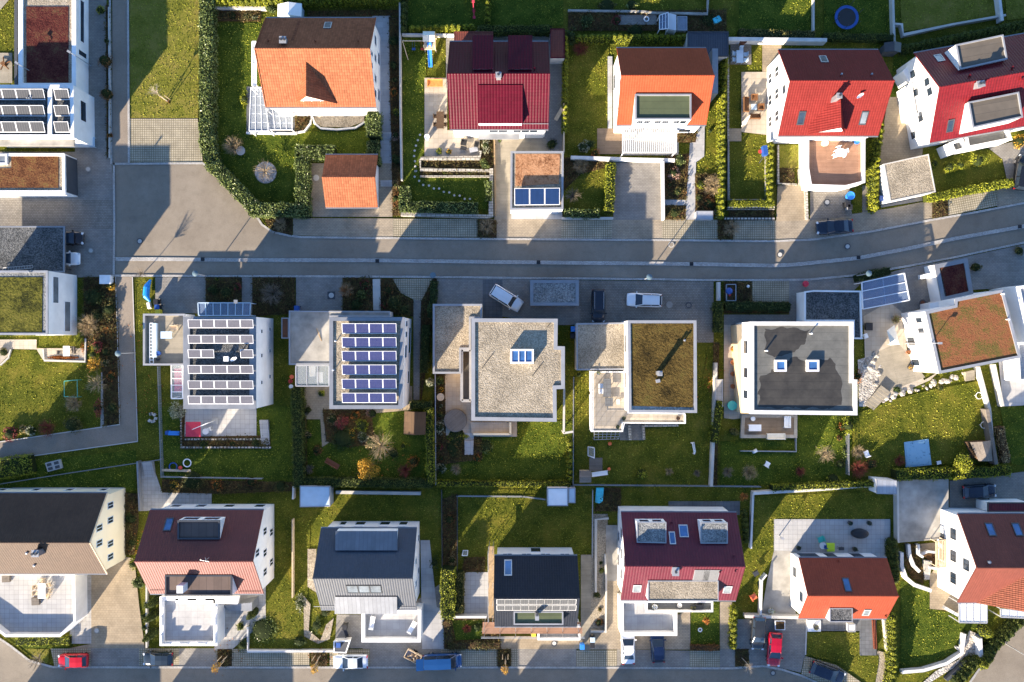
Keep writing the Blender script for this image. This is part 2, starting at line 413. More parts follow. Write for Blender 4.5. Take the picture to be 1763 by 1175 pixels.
leafy('leaf_thuja', [(.2, (.05, .065, .006)), (.5, (.15, .165, .010)), (.8, (.30, .30, .015))])
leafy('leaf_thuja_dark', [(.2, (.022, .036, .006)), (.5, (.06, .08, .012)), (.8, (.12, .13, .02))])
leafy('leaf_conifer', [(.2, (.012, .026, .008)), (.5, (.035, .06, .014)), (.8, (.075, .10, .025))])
leafy('leaf_lime', [(.2, (.07, .09, .008)), (.5, (.19, .21, .012)), (.8, (.34, .34, .03))])
leafy('leaf_olive', [(.2, (.035, .036, .01)), (.5, (.09, .085, .022)), (.8, (.17, .15, .045))])
leafy('leaf_gold', [(.2, (.20, .10, .008)), (.5, (.45, .24, .02)), (.8, (.62, .38, .05))])
leafy('leaf_orange', [(.2, (.14, .04, .008)), (.5, (.34, .11, .02)), (.8, (.5, .2, .04))])
leafy('leaf_rust', [(.2, (.05, .02, .008)), (.5, (.14, .06, .018)), (.8, (.26, .13, .04))])
leafy('leaf_red', [(.2, (.07, .012, .014)), (.5, (.18, .03, .03)), (.8, (.30, .07, .05))])
leafy('leaf_sage', [(.2, (.12, .13, .08)), (.5, (.26, .27, .17)), (.8, (.42, .42, .29))])
leafy('leaf_pinkish', [(.2, (.12, .06, .05)), (.5, (.28, .16, .12)), (.8, (.42, .28, .2))])
leafy('leaf_tan', [(.2, (.12, .08, .035)), (.5, (.28, .20, .09)), (.8, (.42, .33, .17))])
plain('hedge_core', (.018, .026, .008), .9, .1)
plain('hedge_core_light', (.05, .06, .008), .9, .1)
SUN_EL, SUN_AZ = R(17.5), R(215.6)
wd = bpy.data.worlds.new('World'); scene.world = wd; wd.use_nodes = True
nt = wd.node_tree; bg = nt.nodes['Background']
sky = nt.nodes.new('ShaderNodeTexSky'); sky.sky_type = 'NISHITA'; sky.sun_disc = False
sky.sun_elevation = SUN_EL; sky.sun_rotation = SUN_AZ; sky.altitude = 300; sky.air_density = 1.0; sky.dust_density = .3; sky.ozone_density = 3.0
bg.inputs[1].default_value = .084
tn = nt.nodes.new('ShaderNodeMix'); tn.data_type = 'RGBA'; tn.blend_type = 'MULTIPLY'; tn.inputs[0].default_value = 1; tn.inputs[7].default_value = (.88, .97, 1.10, 1)
nt.links.new(sky.outputs[0], tn.inputs[6]); nt.links.new(tn.outputs[2], bg.inputs[0])
sl = bpy.data.lights.new('Sun', 'SUN'); sl.energy = 4.8; sl.angle = R(.53); sl.color = (1.0, .85, .66)
so = bpy.data.objects.new('Sun', sl); COL.objects.link(so)
d = Vector((math.sin(SUN_AZ) * math.cos(SUN_EL), math.cos(SUN_AZ) * math.cos(SUN_EL), math.sin(SUN_EL)))
so.rotation_euler = d.to_track_quat('Z', 'Y').to_euler(); so.location = d * 200
cd = bpy.data.cameras.new('Camera'); cam = bpy.data.objects.new('Camera', cd); COL.objects.link(cam)
cam.location = (0, 0, H); cd.sensor_width = 36; cd.lens = 36 * H / (1763 / S); cd.clip_end = 2000; cd.clip_start = 1
scene.camera = cam
scene.view_settings.view_transform = 'Standard'; scene.view_settings.look = 'None'
scene.view_settings.exposure = 2.05; scene.view_settings.gamma = 1
scene.view_settings.use_curve_mapping = False
LV = {'soil': 1, 'lawn': 2, 'road': 3, 'pave': 4, 'over': 5, 'top': 6}
_cnt = [0]
SHEETS = []
def sheet(name, mat, polys, lv, ang=0.0):
 mb = MB(ang)
 for p in polys:
  _cnt[0] += 1; z = LV[lv] * .03 + (_cnt[0] % 7) * .004
  w = W(p)
  a = sum(w[i][0] * w[(i + 1) % len(w)][1] - w[(i + 1) % len(w)][0] * w[i][1] for i in range(len(w)))
  if a < 0: w = w[::-1]
  mb.poly([(v.x, v.y, z) for v in w]); SHEETS.append((z, mat, np.array([(v.x, v.y) for v in w])))
 return struct(name, mb, M[mat])
def ribbon(name, mat, lines, wpx, lv, hgt=0.0):
 mb = MB()
 for ln in lines:
  L, Rr = strip_ring(W(ln), wpx / S)
  z = LV[lv] * .03 + .004
  for i in range(len(L) - 1):
   mb.poly([(Rr[i].x, Rr[i].y, z), (Rr[i + 1].x, Rr[i + 1].y, z), (L[i + 1].x, L[i + 1].y, z), (L[i].x, L[i].y, z)])
 return struct(name, mb, M[mat])
mb = MB(); g_ = 420
mb.poly([(-g_, -g_, 0), (g_, -g_, 0), (g_, g_, 0), (-g_, g_, 0)]); struct('ground', mb, M['grass'])
NK = [(437, 366), (452, 388), (470, 400), (500, 407), (520, 409), (700, 411), (900, 412.5), (1130, 414), (1330, 416), (1400, 413), (1500, 399), (1600, 380), (1680, 366), (1763, 350), (1900, 322)]
MK = [(200, 446.5), (400, 448), (650, 449), (880, 452), (1190, 455), (1330, 458), (1369, 456), (1476, 445), (1560, 429), (1640, 412), (1763, 390), (1900, 363)]
SK = [(198, 475), (440, 476), (700, 477), (900, 479), (1100, 481), (1200, 482.5), (1330, 482.5), (1390, 482), (1466, 475), (1560, 459), (1645, 443), (1763, 418), (1900, 392)]
sheet('road', 'asphalt', [[(198, 283), (350, 283), (372, 302)] + NK + SK[::-1],
 [(-80, 1150), (-80, 1060), (-20, 1085), (20, 1112), (52, 1137), (92, 1148.5), (440, 1149), (880, 1149), (1260, 1150.5), (1313, 1146), (1345, 1152), (1380, 1163), (1420, 1181), (1480, 1210), (1480, 1260), (-80, 1260)],
 [(1763, 1062), (1713, 1116), (1668, 1178), (1640, 1230), (1900, 1230), (1900, 920)]], 'road')
sheet('path', 'asphalt_path', [[(194, -60), (220, -60), (222, 281), (194, 281)],
 [(199, 477), (229, 477), (233, 600), (238, 760), (0, 793), (-70, 802), (-70, 770), (0, 761), (207, 731), (204, 600)]], 'road')
ribbon('kerb', 'sett', [NK, SK, [(190, -60), (193, 283)], [(221, -60), (222.5, 200), (223, 281)], [(194, 283), (350, 282), (372, 300), (404, 333), (437, 366)], [(197, 281), (198, 380), (197, 475)],
 [(-80, 1060), (-20, 1085), (20, 1112), (52, 1137), (92, 1148), (440, 1148.5), (880, 1148.5), (1260, 1150), (1313, 1146), (1345, 1152), (1380, 1163), (1420, 1181)],
 [(1763, 1058), (1711, 1114), (1666, 1178)]], 3.6, 'top')
ribbon('kerb', 'sett', [MK], 6.5, 'top')
ribbon('path_edge', 'concrete_light', [[(229, 476), (233, 600), (238, 760), (0, 793)], [(200, 476), (204, 600), (207, 731), (0, 761)]], 1.4, 'top')
sheet('pavement', 'paving', [[(505, 376), (677, 377), (677, 409), (505, 406)], [(822, 378), (966, 378), (966, 411), (855, 411), (855, 380)],
 [(1335, 380), (1400, 378), (1462, 370), (1540, 358), (1604, 345), (1604, 378), (1500, 397), (1400, 411), (1335, 413)],
 [(1715, 327), (1763, 319), (1900, 290), (1900, 320), (1763, 348), (1716, 357)], [(1053, 379), (1140, 379), (1140, 412), (1053, 412)]], 'pave')
sheet('parking_bay', 'grid_paver', [[(677, 377), (822, 378), (822, 409), (677, 408)], [(966, 378), (1053, 379), (1053, 411), (966, 411)], [(1140, 379), (1235, 379), (1235, 412), (1140, 412)],
 [(1262, 380), (1335, 380), (1335, 413), (1262, 413)], [(224, 205), (341, 205), (350, 280), (224, 279)]], 'pave')
sheet('parking_bay', 'grid_paver', [[(1630, 343), (1716, 327), (1716, 355), (1632, 372)]], 'pave', R(11))
sheet('planting_bed', 'soil', [[(822, 380), (855, 380), (855, 410), (822, 410)], [(1235, 380), (1262, 380), (1262, 412), (1235, 412)], [(456, 372), (504, 376), (504, 405), (475, 400), (460, 388)], [(1604, 343), (1630, 338), (1632, 371), (1604, 377)]], 'over')
sheet('pavement', 'paving_grey', [[(157, 1116), (240, 1116), (240, 1147), (157, 1147)], [(309, 1116), (375, 1116), (375, 1147), (309, 1147)], [(637, 1116), (760, 1116), (760, 1147), (637, 1147)],
 [(892, 1117), (992, 1117), (992, 1148), (892, 1148)], [(1062, 1118), (1187, 1120), (1187, 1149), (1062, 1148)], [(1239, 1117), (1265, 1117), (1265, 1149), (1239, 1149)]], 'pave')
sheet('parking_bay', 'grid_paver', [[(88, 1116), (157, 1116), (157, 1147), (95, 1147)], [(240, 1116), (309, 1116), (309, 1147), (240, 1147)], [(400, 1117), (533, 1117), (533, 1147), (400, 1147)], [(568, 1118), (637, 1118), (637, 1147), (568, 1147)],
 [(760, 1117), (856, 1117), (856, 1147), (760, 1147)], [(880, 1117), (892, 1117), (892, 1148), (880, 1148)], [(992, 1119), (1062, 1119), (1062, 1148), (992, 1148)], [(1187, 1120), (1239, 1120), (1239, 1149), (1187, 1149)]], 'pave')
sheet('planting_bed', 'soil', [[(375, 1117), (400, 1117), (400, 1146), (375, 1146)], [(536, 1120), (564, 1120), (564, 1146), (536, 1146)], [(856, 1117), (880, 1117), (880, 1147), (856, 1147)], [(1265, 1117), (1288, 1117), (1288, 1147), (1265, 1147)]], 'over')
def flat(name, mat, lv, *polys, ang=0.0): return sheet(name, mat, list(polys), lv, ang)
flat('yard', 'paving_grey', 'road', [(130, -60), (184, -60), (184, 262), (193, 282), (198, 345), (-80, 345), (-80, 262), (130, 262)], [(-80, 394), (197, 394), (198, 476), (146, 478), (110, 478), (-80, 478)])
flat('yard', 'paving_small', 'road', [(-80, 344.5), (197, 344.5), (197, 394), (-80, 394)])
flat('planting_bed', 'soil', 'over', [(183, 10), (191, 10), (192, 272), (185, 272)], [(145, 478), (200, 478), (206, 600), (207, 728), (180, 735), (178, 650), (172, 600), (146, 590)])
flat('terrace', 'deck_grey', 'pave', [(-80, 92), (22, 92), (22, 144), (-80, 144)], [(0, 20), (24, -8), (24, -60), (-80, -60), (-80, 40)])
flat('terrace', 'slabs_warm', 'pave', [(-80, 585), (64, 585), (64, 600), (147, 600), (147, 620), (75, 620), (64, 602), (18, 601), (16, 612), (0, 628), (-80, 640)])
flat('path', 'concrete', 'pave', [(175, 640), (181, 640), (181, 733), (174, 735)])
flat('lawn', 'worn_grass', 'lawn', [(223, -60), (344, -60), (342, 204), (224, 204)])
flat('lawn', 'lush_grass', 'lawn', [(370, 40), (450, 40), (450, 300), (420, 340), (370, 280)], [(370, 230), (640, 225), (640, 270), (510, 270), (510, 350), (440, 345), (380, 290)])
flat('planting_bed', 'mulch', 'over', [(370, 16), (450, 16), (450, 38), (370, 38)], [(530, 20), (690, 18), (690, 28), (530, 30)], [(670, 30), (686, 30), (688, 340), (676, 340), (672, 180)], [(508, 197), (537, 197), (535, 214), (520, 227), (508, 227)], [(676, 300), (690, 300), (690, 372), (676, 372)])
flat('driveway', 'slabs_big', 'pave', [(640, 20), (672, 20), (676, 372), (655, 372), (655, 190), (650, 100)])
flat('driveway', 'paving', 'pave', [(534, 282), (676, 282), (676, 374), (534, 374)])
flat('gravel_strip', 'gravel', 'over', [(538, 198), (628, 198), (627, 210), (600, 220), (555, 219), (540, 210)])
flat('terrace', 'slabs_dark', 'pave', [(425, 150), (508, 150), (508, 229), (425, 229)])
flat('terrace', 'slabs_warm', 'pave', [(731, 135), (770, 135), (770, 225), (826, 225), (826, 270), (731, 270)])
flat('yard', 'paving_grey', 'pave', [(768, 55), (970, 52), (970, 270), (945, 270), (940, 240), (850, 238), (826, 232), (800, 225), (768, 150)])
flat('planting_bed', 'soil', 'over', [(724, 275), (826, 275), (826, 290), (724, 290)], [(724, 295), (846, 295), (846, 303), (724, 303)], [(828, 225), (850, 225), (850, 300), (828, 300)], [(680, 230), (690, 230), (690, 290), (680, 290)])
flat('driveway', 'deck_grey', 'pave', [(851, 235), (945, 235), (945, 262), (880, 262), (880, 378), (851, 378)])
flat('driveway', 'slabs_big', 'pave', [(880, 366), (968, 366), (968, 378), (880, 378)])
flat('lawn', 'lush_grass', 'lawn', [(694, 60), (735, 60), (729, 290), (694, 340)], [(700, 303), (838, 306), (840, 360), (700, 360)])
flat('terrace', 'deck', 'pave', [(1028, 222), (1072, 222), (1072, 266), (1028, 266)])
flat('terrace', 'slabs', 'pave', [(1072, 222), (1168, 222), (1168, 268), (1072, 268)])
flat('driveway', 'paving_grey', 'pave', [(1056, 281), (1143, 281), (1143, 379), (1056, 379)])
flat('path', 'slabs_big', 'pave', [(1190, 215), (1213, 215), (1212, 270), (1198, 280), (1196, 380), (1180, 380), (1182, 330), (1186, 270), (1188, 240)], [(1144, 344), (1180, 345), (1180, 354), (1144, 354)], [(1046, 98), (1054, 98), (1054, 222), (1046, 222)])
flat('planting_bed', 'mulch', 'over', [(1145, 270), (1186, 265), (1181, 344), (1145, 344)], [(1145, 355), (1180, 355), (1180, 379), (1145, 379)], [(1196, 300), (1244, 300), (1244, 372), (1197, 372)], [(970, 272), (1040, 272), (1040, 290), (1000, 300), (970, 330)], [(1166, 224), (1200, 224), (1197, 246), (1166, 246)], [(978, 20), (1250, 18), (1250, 60), (1190, 60), (1180, 54), (978, 54)])
flat('yard', 'paving_grey', 'top', [(1064, 27), (1130, 27), (1130, 44), (1064, 44)])
flat('lawn', 'grass', 'lawn', [(976, 70), (1048, 70), (1048, 262), (976, 262)])
flat('lawn', 'lush_grass', 'lawn', [(690, -60), (970, -60), (970, 45), (690, 45)], [(1272, -60), (1400, -60), (1400, 55), (1272, 58)], [(1418, -60), (1536, -60), (1536, 62), (1418, 62)])
flat('lawn', 'worn_grass', 'lawn', [(1545, -60), (1720, -60), (1725, 30), (1553, 55)], [(1725, -60), (1850, -60), (1850, 20), (1733, 36)])
flat('terrace', 'slabs_warm', 'pave', [(1276, 125), (1336, 125), (1336, 235), (1276, 228)])
flat('terrace', 'paving_small', 'pave', [(1257, 68), (1293, 68), (1293, 112), (1257, 112)])
flat('terrace', 'paving_warm', 'pave', [(1312, 78), (1345, 78), (1345, 126), (1312, 126)], [(1254, 222), (1276, 222), (1276, 244), (1254, 244)])
flat('lawn', 'worn_grass', 'over', [(1336, 250), (1384, 250), (1384, 290), (1336, 290)])
flat('planting_bed', 'soil', 'over', [(1338, 290), (1366, 290), (1368, 318), (1338, 318)], [(1255, 362), (1332, 362), (1332, 374), (1255, 374)])
flat('driveway', 'paving_warm', 'pave', [(1338, 320), (1386, 318), (1386, 380), (1336, 382)])
flat('driveway', 'paving_small', 'pave', [(1394, 322), (1462, 322), (1466, 372), (1394, 380)], [(1484, 320), (1500, 320), (1498, 367), (1484, 369)])
flat('driveway', 'paving_warm', 'pave', [(1528, 168), (1560, 168), (1578, 210), (1590, 240), (1586, 275), (1512, 290), (1516, 250)])
flat('lawn', 'lush_grass', 'lawn', [(1540, 90), (1600, 80), (1560, 168), (1530, 168)])
flat('yard', 'paving_grey', 'pave', [(1700, 255), (1763, 240), (1900, 215), (1900, 290), (1763, 319), (1734, 318), (1725, 275)], [(1610, 332), (1590, 346), (1516, 358), (1512, 300)])
flat('yard', 'paving_grey', 'pave', [(1490, 480), (1560, 462), (1645, 446), (1763, 421), (1900, 395), (1900, 500), (1763, 495), (1660, 500), (1620, 520), (1555, 540), (1520, 560), (1470, 560)])
flat('terrace', 'slabs_warm', 'pave', [(1486, 545), (1530, 520), (1560, 545), (1560, 600), (1590, 655), (1616, 640), (1600, 655), (1520, 690), (1490, 665)])
flat('terrace', 'deck_grey', 'over', [(1502, 610), (1545, 590), (1565, 615), (1592, 650), (1545, 668), (1520, 680), (1505, 650)], ang=R(12))
flat('planting_bed', 'gravel_white', 'over', [(1476, 620), (1502, 612), (1514, 660), (1490, 700), (1478, 700)])
flat('lawn', 'grass', 'over', [(1530, 690), (1600, 672), (1690, 655), (1700, 760), (1700, 800), (1560, 800), (1468, 810), (1468, 715), (1500, 702)])
flat('driveway', 'paving_grey', 'pave', [(268, 478), (355, 478), (355, 540), (268, 540)], [(417, 478), (435, 478), (435, 545), (417, 545)], [(510, 478), (590, 478), (590, 535), (510, 535)])
flat('driveway', 'paving_grey', 'pave', [(752, 480), (912, 481), (912, 552), (752, 530)], [(643, 480), (656, 480), (656, 536), (643, 536)], [(912, 481), (998, 482), (998, 560), (912, 560)])
flat('driveway', 'slabs_dark', 'over', [(831, 482), (865, 482), (865, 548), (831, 548)])
flat('driveway', 'paving_small', 'pave', [(998, 483), (1228, 485), (1228, 590), (1196, 590), (1196, 560), (998, 560)])
flat('parking_bay', 'grid_paver', 'pave', [(676, 480), (745, 480), (743, 520), (712, 516), (690, 505)], [(1294, 485), (1358, 484), (1358, 520), (1294, 520)])
flat('path', 'paving_grey', 'pave', [(712, 516), (725, 518), (722, 700), (712, 700)])
flat('planting_bed', 'soil', 'over', [(355, 478), (417, 478), (417, 520), (355, 520)], [(435, 478), (508, 478), (508, 540), (435, 545)], [(590, 478), (642, 478), (642, 536), (590, 536)], [(656, 480), (676, 480), (690, 507), (712, 518), (712, 545), (656, 540)], [(745, 480), (752, 480), (752, 530), (745, 560), (724, 700), (725, 520)], [(1246, 486), (1294, 486), (1294, 520), (1358, 520), (1358, 540), (1246, 540)], [(1228, 590), (1238, 590), (1234, 836), (1222, 836)])
flat('yard', 'paving_grey', 'pave', [(1358, 484), (1470, 478), (1490, 480), (1470, 500), (1390, 505), (1380, 560), (1246, 560), (1246, 542), (1358, 542)])
flat('path', 'slabs_warm', 'pave', [(1246, 560), (1268, 560), (1268, 700), (1280, 720), (1262, 722), (1246, 720)])
flat('terrace', 'slabs_white', 'pave', [(318, 704), (442, 704), (442, 752), (318, 752)])
flat('planting_bed', 'mulch', 'over', [(318, 752), (450, 750), (466, 755), (466, 770), (312, 772), (312, 700), (320, 700)])
flat('terrace', 'paving_warm', 'pave', [(520, 665), (710, 665), (710, 706), (640, 712), (555, 770), (552, 722), (522, 722)])
flat('planting_bed', 'mulch', 'over', [(556, 705), (640, 705), (645, 765), (600, 770), (562, 760)], [(516, 720), (528, 720), (530, 830), (516, 830)])
flat('lawn', 'lush_grass', 'lawn', [(530, 725), (735, 690), (735, 835), (530, 835)], [(270, 700), (520, 700), (510, 838), (280, 838)], [(755, 725), (985, 725), (985, 835), (752, 835)])
flat('terrace', 'slabs_warm', 'pave', [(762, 640), (820, 640), (820, 725), (890, 725), (890, 752), (762, 752)])
flat('planting_bed', 'soil', 'over', [(748, 640), (766, 640), (768, 750), (830, 752), (830, 790), (760, 800), (748, 830)])
flat('path', 'slabs_white', 'top', [(800, 745), (816, 745), (815, 783), (800, 783)])
flat('lawn', 'grass', 'lawn', [(990, 640), (1030, 640), (1200, 700), (1228, 560), (1228, 835), (990, 835)])
flat('path', 'paving_grey', 'pave', [(1067, 730), (1108, 730), (1108, 758), (1067, 758)])
flat('lawn', 'lush_grass', 'lawn', [(1370, 705), (1466, 705), (1466, 835), (1240, 835), (1240, 760), (1370, 760)])
flat('lawn', 'lush_grass', 'lawn', [(0, 800), (235, 775), (235, 845), (0, 850)])
flat('path', 'slabs', 'pave', [(20, 840), (212, 842), (215, 865), (20, 865)], [(244, 795), (262, 795), (280, 848), (365, 850), (365, 875), (240, 880)])
flat('planting_bed', 'soil', 'over', [(215, 848), (238, 850), (240, 900), (232, 955), (216, 955)], [(280, 825), (510, 830), (510, 845), (380, 850), (280, 848)])
flat('terrace', 'slabs', 'pave', [(128, 990), (158, 990), (158, 1108), (120, 1108)])
flat('driveway', 'paving_warm', 'pave', [(158, 990), (215, 958), (232, 962), (240, 1040), (250, 1116), (120, 1116), (158, 1108)])
flat('lawn', 'lush_grass', 'over', [(25, 1098), (120, 1096), (118, 1116), (88, 1116), (44, 1116)])
flat('lawn', 'worn_grass', 'over', [(48, 1117), (86, 1117), (84, 1142), (70, 1138)])
flat('terrace', 'slabs', 'pave', [(370, 1030), (445, 1020), (455, 1070), (400, 1118), (370, 1118)], [(440, 990), (458, 1005), (458, 1080), (440, 1080)])
flat('lawn', 'grass', 'lawn', [(474, 880), (535, 895), (530, 1020), (520, 1118), (428, 1120), (440, 1080), (480, 960)], [(506, 845), (760, 838), (756, 890), (575, 890), (545, 890)])
flat('path', 'gravel', 'over', [(530, 945), (545, 945), (545, 1020), (530, 1010)], [(523, 1025), (535, 1040), (532, 1085), (552, 1102), (562, 1075), (575, 1064), (568, 1100), (548, 1108), (524, 1095)])
flat('driveway', 'paving_grey', 'pave', [(580, 1058), (625, 1058), (625, 1116), (577, 1116)], [(625, 1100), (765, 1000), (765, 1117), (625, 1117)])
flat('path', 'slabs_big', 'pave', [(724, 930), (740, 930), (752, 1045), (764, 1050), (764, 1117), (727, 1117)])
flat('planting_bed', 'mulch', 'over', [(761, 860), (787, 850), (787, 985), (761, 985)], [(765, 1065), (860, 1060), (862, 1116), (765, 1116)])
flat('terrace', 'slabs_white', 'pave', [(799, 985), (840, 985), (840, 1060), (799, 1060)])
flat('lawn', 'lush_grass', 'over', [(778, 1068), (830, 1066), (830, 1100), (785, 1102)])
flat('lawn', 'grass', 'lawn', [(788, 855), (1022, 850), (1022, 960), (850, 990), (788, 980)], [(1298, 855), (1532, 845), (1532, 985), (1298, 990)])
flat('planting_bed', 'mulch', 'over', [(800, 960), (835, 958), (835, 984), (795, 984)])
flat('driveway', 'paving_warm', 'pave', [(830, 1095), (1000, 1095), (1000, 1117), (892, 1117), (892, 1117), (838, 1117)])
flat('yard', 'deck_grey', 'pave', [(1000, 955), (1020, 955), (1016, 1120), (1000, 1120)])
flat('yard', 'gravel', 'pave', [(1020, 885), (1046, 885), (1046, 1040), (1042, 1090), (1016, 1090)])
flat('driveway', 'paving', 'pave', [(1044, 1000), (1075, 1000), (1075, 1118), (1015, 1118), (1015, 1090), (1043, 1088)], [(1066, 1095), (1188, 1050), (1188, 1118), (1066, 1118)], [(1239, 1036), (1260, 1036), (1258, 1118), (1239, 1118)])
flat('path', 'concrete', 'over', [(1043, 904), (1064, 904), (1064, 1000), (1043, 1000)])
flat('lawn', 'lush_grass', 'lawn', [(1189, 1040), (1238, 1035), (1238, 1112), (1189, 1112)])
flat('terrace', 'slabs_white', 'pave', [(1332, 894), (1532, 894), (1532, 962), (1332, 948)])
flat('terrace', 'concrete', 'pave', [(1332, 948), (1360, 948), (1370, 1060), (1310, 1060), (1320, 1000)])
flat('driveway', 'paving_grey', 'pave', [(1262, 1066), (1390, 1066), (1388, 1118), (1385, 1128), (1378, 1158), (1345, 1150), (1313, 1144), (1290, 1147), (1288, 1117), (1262, 1117)])
flat('terrace', 'slabs_dark', 'over', [(1389, 1066), (1480, 1066), (1480, 1086), (1389, 1086)], [(1479, 1066), (1508, 1066), (1508, 1128), (1479, 1128)])
flat('lawn', 'grass', 'over', [(1389, 1088), (1479, 1088), (1479, 1128), (1512, 1128), (1512, 1140), (1505, 1180), (1480, 1160), (1440, 1140), (1389, 1127)])
flat('parking_bay', 'grid_paver', 'pave', [(1385, 1129), (1440, 1145), (1490, 1180), (1470, 1200), (1420, 1178), (1379, 1160)])
flat('path', 'gravel', 'pave', [(1510, 1120), (1533, 1125), (1525, 1200), (1505, 1200)])
flat('driveway', 'paving_grey', 'pave', [(1634, 828), (1763, 812), (1900, 800), (1900, 880), (1634, 880)])
flat('terrace', 'paving_warm', 'pave', [(1600, 990), (1626, 955), (1640, 1000), (1652, 1040), (1652, 1062), (1625, 1050), (1600, 1048)])
flat('lawn', 'lush_grass', 'lawn', [(1550, 1000), (1600, 1010), (1603, 1048), (1640, 1056), (1700, 1075), (1665, 1090), (1652, 1120), (1600, 1142), (1550, 1150)])
flat('driveway', 'gravel_white', 'pave', [(1668, 1085), (1690, 1095), (1690, 1135), (1660, 1130), (1640, 1150), (1560, 1200), (1610, 1155), (1650, 1135)])
flat('lawn', 'lush_grass', 'over', [(1720, 700), (1763, 700), (1900, 690), (1900, 800), (1740, 800)])
flat('terrace', 'slabs_big', 'pave', [(1716, 600), (1763, 590), (1900, 580), (1900, 690), (1763, 698), (1726, 700)])
def window_on(parent, p0, p1, s0, s1, z0, z1, frame='white_metal', glass='glass', name='window', proud=.05, bars=0):
 """a framed window on the wall that runs from p0 to p1 (outside on the right hand side), s in 0..1 along it"""
 p0 = Vector((p0[0], p0[1], 0)); p1 = Vector((p1[0], p1[1], 0)); d = p1 - p0
 n = Vector((d.y, -d.x, 0)).normalized(); u = d.normalized()
 a = p0 + d * s0; b = p0 + d * s1
 mb = MB(); fw = .07
 def pr(x0, x1, za, zb, o0, o1, m):
  q0 = a + u * x0; q1 = a + u * x1
  m.prism([q0 + n * o0, q1 + n * o0, q1 + n * o1, q0 + n * o1], za, zb, 0, True, True)
 L = (b - a).length
 pr(0, L, z0, z0 + fw, -.05, proud, mb); pr(0, L, z1 - fw, z1, -.05, proud, mb)
 pr(0, fw, z0 + fw, z1 - fw, -.05, proud, mb); pr(L - fw, L, z0 + fw, z1 - fw, -.05, proud, mb)
 for k in range(bars):
  x = L * (k + 1) / (bars + 1); pr(x - fw / 2, x + fw / 2, z0 + fw, z1 - fw, -.05, proud, mb)
 f = mb.build(name, M[frame], parent)
 m2 = MB(); pr(fw, L - fw, z0 + fw, z1 - fw, -.05, .015, m2); m2.build('pane', M[glass], f)
 return f
class Gable:
 """pitched roof house; everything measured on the roof as it shows in the survey photo"""
 def __init__(s, name, label, ridge, yN, yS, ze, zr, roof, wall='white_wall', cat='house', ov=.35, ovg=.3, group=None, zeS=None, soffit='white_wall', verge=None):
  (x0, y0), (x1, y1) = ridge
  a, b = P(x0, y0, zr), P(x1, y1, zr)
  s.u = Vector((b.x - a.x, b.y - a.y, 0)).normalized(); s.n = Vector((s.u.y, -s.u.x, 0))
  s.O = Vector(((a.x + b.x) / 2, (a.y + b.y) / 2, 0)); s.a = (Vector((b.x, b.y)) - Vector((a.x, a.y))).length / 2
  s.ze = ze; s.zeS = ze if zeS is None else zeS; s.zr = zr
  pn, ps = P(yN[0], yN[1], ze), P(yS[0], yS[1], s.zeS)
  s.bN = (Vector((pn.x, pn.y, 0)) - s.O).dot(-s.n); s.bS = (Vector((ps.x, ps.y, 0)) - s.O).dot(s.n)
  s.ov = ov; s.ovg = ovg
  s.ang = math.atan2(s.u.y, s.u.x)
  s.root = thing(name, label, cat, s.O, group); s.roofmat = roof; s.wall = wall
  wb = MB(s.ang); x0, x1 = -s.a + ovg, s.a - ovg; th = .24
  zn, zs = s.rz(-s.bN + ov) - th, s.rz(s.bS - ov) - th
  A = [s.W(x0, -s.bN + ov, 0), s.W(x1, -s.bN + ov, 0), s.W(x1, s.bS - ov, 0), s.W(x0, s.bS - ov, 0)]
  B = [s.W(x0, -s.bN + ov, zn), s.W(x1, -s.bN + ov, zn), s.W(x1, s.bS - ov, zs), s.W(x0, s.bS - ov, zs)]
  rl, rr = s.W(x0, 0, zr - th), s.W(x1, 0, zr - th)
  wb.poly([A[1], A[0], B[0], B[1]]); wb.poly([A[3], A[2], B[2], B[3]])
  wb.poly([A[0], A[3], B[3], rl, B[0]]); wb.poly([A[2], A[1], B[1], rr, B[2]])
  s.corners = A
  s.wallobj = wb.build('wall', M[wall], s.root)
  rb = MB(s.ang); t = .2
  for sg, bb, zz in ((-1, s.bN, s.ze), (1, s.bS, s.zeS)):
   pts = [s.W(-s.a, 0, zr), s.W(s.a, 0, zr), s.W(s.a, sg * bb, zz), s.W(-s.a, sg * bb, zz)]
   if sg < 0: pts = pts[::-1]
   rb.slab(pts[::-1], t)
  s.roof = rb.build('roof', M[roof], s.root)
  cb = MB(s.ang); cb.bar(s.W(-s.a, 0, zr + .01), s.W(s.a, 0, zr + .01), .11, 8); cb.build('ridge_cap', M[roof], s.roof)
  for sg, bb, zz in ((-1, s.bN, s.ze), (1, s.bS, s.zeS)):
   gb = MB(s.ang); gb.beam(s.W(-s.a, sg * (bb + .08), zz - .12), s.W(s.a, sg * (bb + .08), zz - .12), .14, .1); gb.build('gutter', M['zinc'], s.root)
  if verge:
   for sx in (-1, 1):
    vb = MB(s.ang)
    for sg, bb, zz in ((-1, s.bN, s.ze), (1, s.bS, s.zeS)):
     vb.beam(s.W(sx * (s.a + .02), 0, zr), s.W(sx * (s.a + .02), sg * bb, zz), .09, .2)
    vb.build('verge_board', M[verge], s.root)
 def W(s, x, y, z):
  v = s.O + s.u * x + s.n * y; return Vector((v.x, v.y, z))
 def rz(s, y): return s.zr + (y / s.bN * (s.zr - s.ze) if y < 0 else -y / s.bS * (s.zr - s.zeS))
 def loc(s, p):
  v = Vector((p[0], p[1], 0)) - s.O; return v.dot(s.u), v.dot(s.n)
 def hit(s, xy):
  z = s.ze
  for _ in range(14):
   p = P(xy[0], xy[1], z); z = .5 * z + .5 * s.rz(s.loc(p)[1])
  return P(xy[0], xy[1], z)
